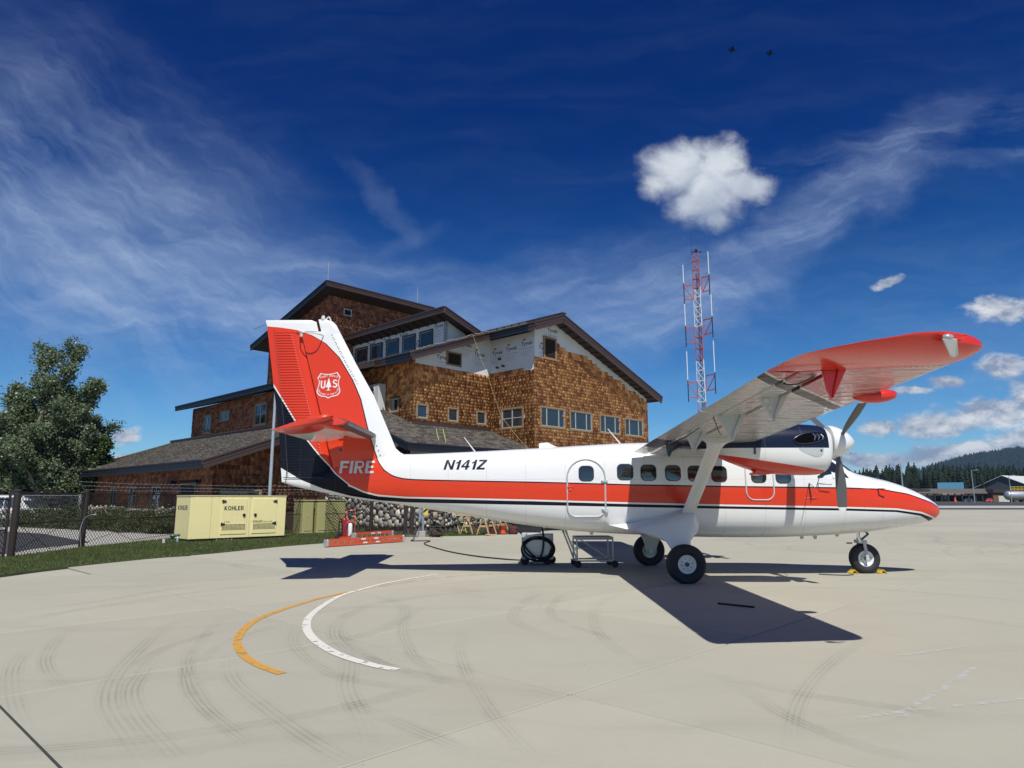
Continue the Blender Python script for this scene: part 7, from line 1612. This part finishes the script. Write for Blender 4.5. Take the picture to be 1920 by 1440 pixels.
# pickup parked beyond, only its nose shows below the fuselage
def vehicle(name, label, cat, loc, rz, L, W, H, body, kind='suv', group=None):
    t = thing(name, label, cat, loc, rz, group); hw_ = W / 2
    low = [(-L / 2, .38), (-L / 2, .85), (-L / 2 + .1, 1.0), (-L * .12, 1.05), (L / 2 - .25, 1.0), (L / 2, .85), (L / 2, .38)] if kind != 'pickup' else [(-L / 2, .45), (-L / 2, .98), (-L * .05, 1.02), (L / 2 - .2, 1.0), (L / 2, .85), (L / 2, .42)]
    m_ = MB(); m_.loft([[(x, y, .38 + (z - .38) * q) for x, z in low] for y, q in ((-hw_, .92), (-hw_ + .07, 1.0), (hw_ - .07, 1.0), (hw_, .92))]); m_.build('body', body, t, bevel=.02, smooth=40)
    if kind == 'suv': cab = [(-L / 2 + .12, 1.0), (-L / 2 + .30, H - .06), (-L / 2 + .5, H), (L * .10, H), (L * .30, 1.02)]
    else: cab = [(-L * .08, 1.0), (-L * .06, H - .05), (-L * .03, H), (L * .14, H), (L * .27, 1.0)]
    m_ = MB(); m_.loft([[(x, y * (1 - .10 * (z - 1) / (H - 1)), z) for x, z in cab] for y in (-hw_ + .08, hw_ - .08)]); c = m_.build('cabin', body, t, bevel=.03, seg=2, smooth=40)
    xs0, xs1 = (cab[1][0] + .10, cab[3][0] + .05)
    for sy in (-1, 1):
        n_ = 3 if kind == 'suv' else 1
        for k in range(n_):
            a = xs0 + (xs1 - xs0) * k / n_ + .04; b = xs0 + (xs1 - xs0) * (k + 1) / n_ - .04
            m_ = MB(); y0 = sy * (hw_ - .075); y1 = sy * ((hw_ - .08) * .91)
            m_.add([(a, y0 + sy * .004, 1.07), (b + (.12 if k == n_ - 1 else 0), y0 + sy * .004, 1.07), (b, y1 + sy * .012, H - .14), (a + (.06 if k == 0 else 0), y1 + sy * .012, H - .14)], [(0, 1, 2, 3)]); m_.build('side_window', M['wglass'], c)
    m_ = MB(); m_.add([(cab[4][0] - .04, -hw_ + .18, 1.06), (cab[4][0] - .04, hw_ - .18, 1.06), (cab[3][0] + .03, hw_ - .24, H - .10), (cab[3][0] + .03, -hw_ + .24, H - .10)], [(0, 1, 2, 3)]); m_.v = [(x + .03, y, z + .02) for x, y, z in m_.v]; m_.build('windscreen', M['wglass'], c)
    for x in (-L * .31, L * .32):
        for sy in (-1, 1):
            m_ = MB(); m_.lathe([(0, -.11), (.25, -.11), (.34, -.10), (.36, -.06), (.36, .06), (.34, .10), (.25, .11), (0, .11)], 24, (x, sy * (hw_ - .08), .36), 'y'); w_ = m_.build('wheel', M['tyre'], t, smooth=40); m_ = MB(); m_.lathe([(0, -.125), (.20, -.125), (.22, -.11), (.22, .11), (.20, .125), (0, .125)], 16, (x, sy * (hw_ - .08), .36), 'y'); m_.build('rim', M['alu'], w_, smooth=40)
    for sy in (-1, 1):
        m_ = MB(); m_.box((L / 2 - .03, sy * (hw_ - .28), .82), (.08, .30, .14)); m_.build('headlight', M['offwhite'], t, bevel=.01); m_ = MB(); m_.box((-L / 2 + .02, sy * (hw_ - .16), .82), (.08, .14, .25)); m_.build('tail_light', M['red'], t, bevel=.01)
    m_ = MB(); m_.box((L / 2, 0, .48), (.14, W - .1, .18)); m_.build('front_bumper', M['dark'], t, bevel=.02); m_ = MB(); m_.box((-L / 2, 0, .48), (.14, W - .1, .18)); m_.build('rear_bumper', M['dark'], t, bevel=.02)
    m_ = MB(); m_.box((L / 2 + .01, 0, .80), (.04, W - .9, .22)); m_.build('grille', M['dark'], t)
    return t
vehicle('parked_suv', 'white parked SUV seen through the fence at the left edge', 'car', (-31.4, 44.2, .02), R(-8), 4.8, 1.9, 1.85, M['white'])
vehicle('parked_car', 'dark parked car under the trees behind the grey fence post', 'car', (-29.6, 49.0, .02), R(-15), 4.6, 1.8, 1.5, pbr('charcoal_paint', (.03, .035, .045), .3, coat=.6))
vehicle('parked_pickup', 'black pickup parked beyond, only its lower nose showing under the fuselage', 'truck', (3.0, 37.6, 0), R(196), 5.4, 1.95, 1.8, M['dark'], 'pickup')
# yellow ladder leaning on the porch eave, with a trestle next to it
yl = MB(); ly = thing('leaning_ladder', 'yellow-green ladder leaning on the porch roof edge', 'ladder', (-2.45, 32.6, 0)); M['lime'] = pbr('lime_fibreglass', (.48, .50, .08), .5)
A_ = Vector((.0, 0, .02)); B_ = Vector((-1.30, 1.1, 5.05)); sd_ = Vector((.33, .03, 0))
for o_ in (0, 1): m_ = MB(); m_.beam(A_ + sd_ * o_, B_ + sd_ * o_, .028, .05, (0, -1, 0)); m_.build('side_rail', M['lime'], ly)
for k in range(12): m_ = MB(); p = A_.lerp(B_, (k + .5) / 14.5); m_.tube([p, p + sd_], .013, 6); m_.build('rung', M['lime'], ly)
tr_ = thing('trestle', 'dark folding steel trestle against the stone wall', 'trestle', (-3.55, 33.2, 0), R(10))
m_ = MB()
for sx in (-.32, .32):
    for sy in (-.20, .20): m_.beam((sx, 0, 1.05), (sx * 1.15, sy, 0), .045, .045, (1, 0, 0))
for z in (.35, .75): m_.tube([(-.34, -.1, z), (.34, -.1, z)], .015, 5)
m_.box((0, 0, 1.07), (.8, .12, .06)); m_.build('trestle_frame', M['fence'], tr_)
m_ = MB(); P0, P1, P2 = AB(-2.3, 2.7, 10.9), AB(-1.5, 1.2, 6.2), AB(-.9, -.55, 4.1); m_.tube([P0, P0.lerp(P1, .5) + Vector((.1, 0, -.2)), P1, P1.lerp(P2, .5) - Vector((0, 0, .1)), P2], .009, 5); tag(m_.build('safety_rope', pbr('yellow_rope', (.48, .36, .16), .8)), 'thin yellow safety rope hanging from the roof over the re-shingled wall', 'rope')
# ================================================================ RADIO MAST
RM = thing('radio_mast', 'orange and white lattice radio mast with side antennas', 'radio mast', (16.95, 60, 0))
M['mast_o'] = pbr('mast_orange', (.42, .085, .045), .5); M['mast_w'] = pbr('mast_white', (.72, .74, .76), .5)
zt_ = 24.0; bands = [(0, 10.1, 'mast_o'), (10.1, 13.9, 'mast_w'), (13.9, 17.0, 'mast_o'), (17.0, 20.6, 'mast_w'), (20.6, 24.0, 'mast_o')]
def mleg(k, z): r_ = .48 - .004 * z; a = 2 * PI * k / 3 + .75; return Vector((r_ * math.cos(a), r_ * math.sin(a), z))
for z0, z1, mt in bands:
    m_ = MB(); n_ = max(1, round((z1 - z0) / .95)); 
    for k in range(3): m_.tube([mleg(k, z0), mleg(k, z1)], .032, 6)
    for i in range(n_):
        a0 = z0 + (z1 - z0) * i / n_; a1 = z0 + (z1 - z0) * (i + 1) / n_
        for k in range(3):
            k2 = (k + 1) % 3; m_.beam(mleg(k, a0), mleg(k2, a0), .07, .07); m_.tube([mleg(k, a0), mleg(k2, a1)], .014, 4); m_.tube([mleg(k2, a0), mleg(k, a1)], .014, 4)
    s_ = m_.build('mast_section', M[mt], RM, smooth=50, label='%s painted lattice section' % ('orange' if mt == 'mast_o' else 'white'))
m_ = MB()
for (x, y) in ((.02, .05), (.12, -.04), (-.08, 0)): m_.tube([(x, y, 0), (x, y, zt_ - 2)], .028, 5)
m_.build('feed_cables', M['dark'], RM)
def side_arm(z, sx, mt='mast_o', dy=0.0, ant=2.6, reach=.85):
    m_ = MB(); x0 = sx * .42; x1 = sx * (.42 + (reach if sx < 0 else reach * .6)); y1 = dy
    m_.beam((x0, 0, z), (x1, y1, z - .05), .10, .10); m_.beam((x0, 0, z - 1.4), (x1, y1, z - 1.35), .08, .08); m_.beam((x0 * 1.1, 0, z - 1.35), (x1 * .98, y1, z - .15), .06, .06); m_.beam((x0, 0, z), (x0, 0, z - 1.4), .06, .06)
    o = m_.build('antenna_bracket', M[mt], RM); m_ = MB(); m_.tube([(x1, y1, z - 1.8), (x1, y1, z + .15)], .045, 6); m_.build('mounting_pipe', M['dark'], o)
    m_ = MB(); m_.tube([(x1, y1, z + .15), (x1, y1, z + ant)], .038, 6); m_.build('dipole_antenna', M['white'], RM)
side_arm(20.9, -1, ant=1.9); side_arm(21.6, 1, dy=-.5, ant=2.3); side_arm(16.9, -1, ant=2.2); side_arm(17.6, 1, dy=-.8, ant=2.2); side_arm(11.9, -1, ant=2.8); side_arm(12.5, 1, dy=-.8, ant=3.0)
m_ = MB(); m_.tube([(-.4, 0, zt_), (-.42, 0, zt_ + 1.9)], [.02, .008], 5); m_.box((.05, 0, zt_ + .05), (.95, .1, .08)); m_.box((.0, 0, zt_ + .2), (.25, .2, .2)); m_.build('top_whip', M['dark'], RM)
# ================================================================ FAR SIDE OF THE AIRFIELD
FW = pbr('far_wood', (.045, .035, .030), .8); FG = pbr('grey_cladding', (.075, .080, .088), .7, var=.05); FC = pbr('corrugated_pale', (.62, .63, .60), .5)
D = 400.0
cpt = thing('open_shelter', 'long low open-sided shelter with a brown roof across the airfield', 'shelter', (.616 * D, D, -.1))
m_ = MB(); m_.prism([(-24, 7.4), (27, 7.4), (29.5, 4.6), (-26.5, 4.6)], 'y', -5, 5); m_.v = [(x, y if z < 5 else y * .2, z) for x, y, z in m_.v]; m_.build('roof', pbr('brown_roof', (.10, .085, .075), .8), cpt)
for k in range(14): m_ = MB(); m_.box((-24 + k * 3.9, -4, 2.2), (.55, .5, 4.6)); m_.build('post', FW, cpt)
m_ = MB(); m_.box((0, 6, 2.2), (50, .4, 4.2)); m_.build('back_wall', FW, cpt)
for x, w_ in ((-20, 2), (-14, 3.2), (-9, 2.4), (-3, 7), (8, 3)): m_ = MB(); m_.box((x, 5.6, 2.3), (w_, .2, 3.4)); m_.build('pale_panel', pbr('pale_panel', (.45, .45, .42), .7), cpt)
m_ = MB(); m_.prism([(-45, 8.6), (-20, 7.2), (-14, 6.8), (-14, 5.6), (-45, 6.4)], 'y', -6, 6)
tag(m_.build('long_roof', FW, None, loc=(.616 * D, D - 10, -.1)), 'dark sloping roof just above the nose of the airplane', 'roof')
gr = thing('garage', 'brown wooden garage with a pale roll-up door across the airfield', 'garage', (.700 * D, D - 4, -.1))
m_ = MB(); m_.box((0, 0, 2.6), (15, 8, 5.2)); m_.build('wall', pbr('garage_wood', (.16, .09, .045), .8), gr); m_ = MB(); m_.prism([(-8, 5.1), (8, 5.1), (7.4, 7.0), (-7.4, 7.0)], 'y', -5, 5); m_.build('roof', FW, gr); m_ = MB(); m_.box((-1, -4.1, 1.6), (7, .2, 3.2)); m_.build('roller_door', M['offwhite'], gr)
hg = thing('hangar', 'large grey gabled hangar with a pale metal roof', 'hangar', (.712 * D * 1.12, D * 1.12, -.1), R(-58))
m_ = MB(); m_.prism([(-17, 0), (17, 0), (17, 8.6), (0, 16.2), (-17, 8.0)], 'y', 0, 50); m_.build('wall', FG, hg)
for k in range(40): m_ = MB() if k == 0 else m_; m_.box((-16.6 + k * .85, -.05, 4.0), (.12, .1, 8))
m_.build('cladding_rib', FG, hg, kind='stuff')
for s in (-1, 1): m_ = MB(); m_.add([(0, -1.0, 16.7), (s * 18.2, -1.0, 8.5), (s * 18.2, 51, 8.5), (0, 51, 16.7), (0, -1.0, 16.4), (s * 18.2, -1.0, 8.2), (s * 18.2, 51, 8.2), (0, 51, 16.4)], [(0, 1, 2, 3), (7, 6, 5, 4), (0, 4, 5, 1), (1, 5, 6, 2), (2, 6, 7, 3), (3, 7, 4, 0)]); m_.build('roof', FC, hg)
for x in (-6, 6): m_ = MB(); m_.box((x, -.2, 4.6), (6 if x < 0 else 9, .3, 1.6)); m_.build('window', M['wglass'], hg)
bh = thing('blue_roof_house', 'cream house with a bright blue metal roof behind the shelter', 'house', (.636 * 440, 440, -.1), R(-34))
m_ = MB(); m_.prism([(-6.5, 0), (6.5, 0), (6.5, 7.2), (-6.5, 7.2)], 'y', -5, 5); m_.prism([(-5, 7.2), (5, 7.2), (0, 11.6)], 'x', -6.4, 6.4); m_.build('wall', pbr('cream_wall', (.62, .58, .46), .7), bh)
for s in (-1, 1): m_ = MB(); m_.add([(-7.2, 0, 11.9), (6.9, 0, 11.9), (6.9, s * 5.6, 6.9), (-7.2, s * 5.6, 6.9), (-7.2, 0, 11.6), (6.9, 0, 11.6), (6.9, s * 5.6, 6.6), (-7.2, s * 5.6, 6.6)], [(0, 1, 2, 3), (7, 6, 5, 4), (0, 4, 5, 1), (1, 5, 6, 2), (2, 6, 7, 3), (3, 7, 4, 0)]); m_.build('roof', pbr('blue_metal_roof', (.05, .17, .25), .45), bh)
def lamp(x, y, h, label, arm=1):
    t = thing('light_pole', label, 'light pole', (x, y, -.1), 0, 'apron light poles'); m_ = MB(); m_.tube([(0, 0, 0), (0, 0, h)], [.22, .12], 6); m_.build('pole', M['galv'], t); m_ = MB(); m_.beam((-.2, 0, h), (arm * 2.2, 0, h + .3), .12, .12); m_.box((arm * 2.3, 0, h + .3), (1.2, .5, .25)); m_.build('lamp_head', M['galv'], t)
lamp(.4812 * 130, 130, 9.9, 'light pole just right of the propeller, nearest the cockpit'); lamp(.5660 * 200, 200, 12.3, 'light pole rising above the nose of the airplane'); lamp(.668 * 300, 300, 13.8, 'pole in front of the open shelter'); lamp(.7215 * 330, 330, 12.4, 'light pole in front of the grey hangar')
cn = thing('traffic_cone', 'orange traffic cone in front of the open shelter', 'cone', (.640 * 372, 372, -.1)); m_ = MB(); m_.lathe([(.75, 0), (.22, 2.3), (0, 2.4)], 12); m_.build('cone_body', M['orange'], cn, smooth=50); m_ = MB(); m_.box((0, 0, .06), (1.8, 1.8, .12)); m_.build('cone_base', M['orange'], cn)
for k, (q, col, lb) in enumerate(((.658, M['dark'], 'dark car parked under the open shelter'), (.688, M['red'], 'red car parked between the shelter and the garage'))): vehicle('parked_car', lb, 'car', (q * 385, 385, -.1), R(170), 5.0 if k == 0 else 3.6, 2, 1.9, col)
tk = thing('tank_trailer', 'silver horizontal tank with rounded ends beside the garage', 'tank', (.736 * 380, 380, -.1)); m_ = MB(); m_.lathe([(0, -9), (1.6, -8.6), (2.3, -7.8), (2.5, -7), (2.5, 7), (2.3, 7.8), (1.6, 8.6), (0, 9)], 20, (0, 0, 3.4), 'x'); m_.build('tank_shell', M['galv'], tk, smooth=50)
for x in (-5, 0, 5): m_ = MB(); m_.box((x, 0, .7), (1, 3, 1.5)); m_.build('tank_support', FW, tk)
m_ = MB()
for x in range(-6, 9, 2): m_.beam((x, -1, 6), (x, -1, 8.2), .15, .15)
for z in (6.6, 7.4, 8.2): m_.beam((-6, -1, z), (8, -1, z), .2, .2)
m_.build('catwalk_railing', M['yellow'], tk)
# ================================================================ TWO JETS HIGH OVERHEAD
J = None
for (p, lb) in (((715, 2000, 1435), 'tiny dark fighter jet high in the sky, the left one of two'), ((836, 2000, 1422), 'tiny dark fighter jet high in the sky, the right one of two')):
    t = thing('fighter_jet', lb, 'jet', p, R(8), 'pair of jets high overhead'); jm = pbr('jet_grey', (.004, .004, .006), .8, spec=.1) if J is None else J; J = jm; t.rotation_euler = (R(-50), 0, R(18)); t.scale = (1.7, 1.7, 1.7)
    m_ = MB(); m_.tube([(9, 0, 0), (6, 0, .1), (2, 0, .2), (-3, 0, .1), (-7, 0, 0)], [.1, .8, 1.3, 1.5, 1.0], 8); m_.build('jet_fuselage', jm, t, smooth=60)
    for s in (-1, 1):
        m_ = MB(); m_.prism([(2.5, s * 1.0), (-1.8, s * 6.2), (-3.6, s * 6.2), (-3.8, s * 1.0)], 'z', -.12, .12); m_.build('jet_wing', jm, t); m_ = MB(); m_.prism([(-4.5, s * 1.0), (-7.2, s * 3.6), (-8.6, s * 3.6), (-7.6, s * 1.0)], 'z', -.1, .1); m_.build('jet_stabiliser', jm, t); m_ = MB(); m_.prism([(-3, .8), (-5.6, 3.6), (-7.2, 3.6), (-7.0, .8)], 'y', s * 1.2 - .1, s * 1.2 + .1); m_.build('jet_fin', jm, t)
for o in list(bpy.data.objects):
    if o.type == 'MESH' and o.data.users > 0 and not o.data.materials: o.data.materials.append(M['gray'])
# ================================================================ AIR
hz = MB(); hz.box((1800, 2790, 136), (9000, 7000, 276)); hz = hz.build('haze', [])
hz['kind'] = 'stuff'; hm = bpy.data.materials.new('haze_air'); hm.use_nodes = True; nt = hm.node_tree; nt.nodes.clear()
ho = nt.nodes.new('ShaderNodeOutputMaterial'); pv = nt.nodes.new('ShaderNodeVolumePrincipled'); nt.links.new(pv.outputs[0], ho.inputs['Volume'])
pv.inputs['Color'].default_value = (0.30, 0.58, 1.0, 1); pv.inputs['Density'].default_value = 6e-5; pv.inputs['Anisotropy'].default_value = 0.2
hz.data.materials.clear(); hz.data.materials.append(hm)
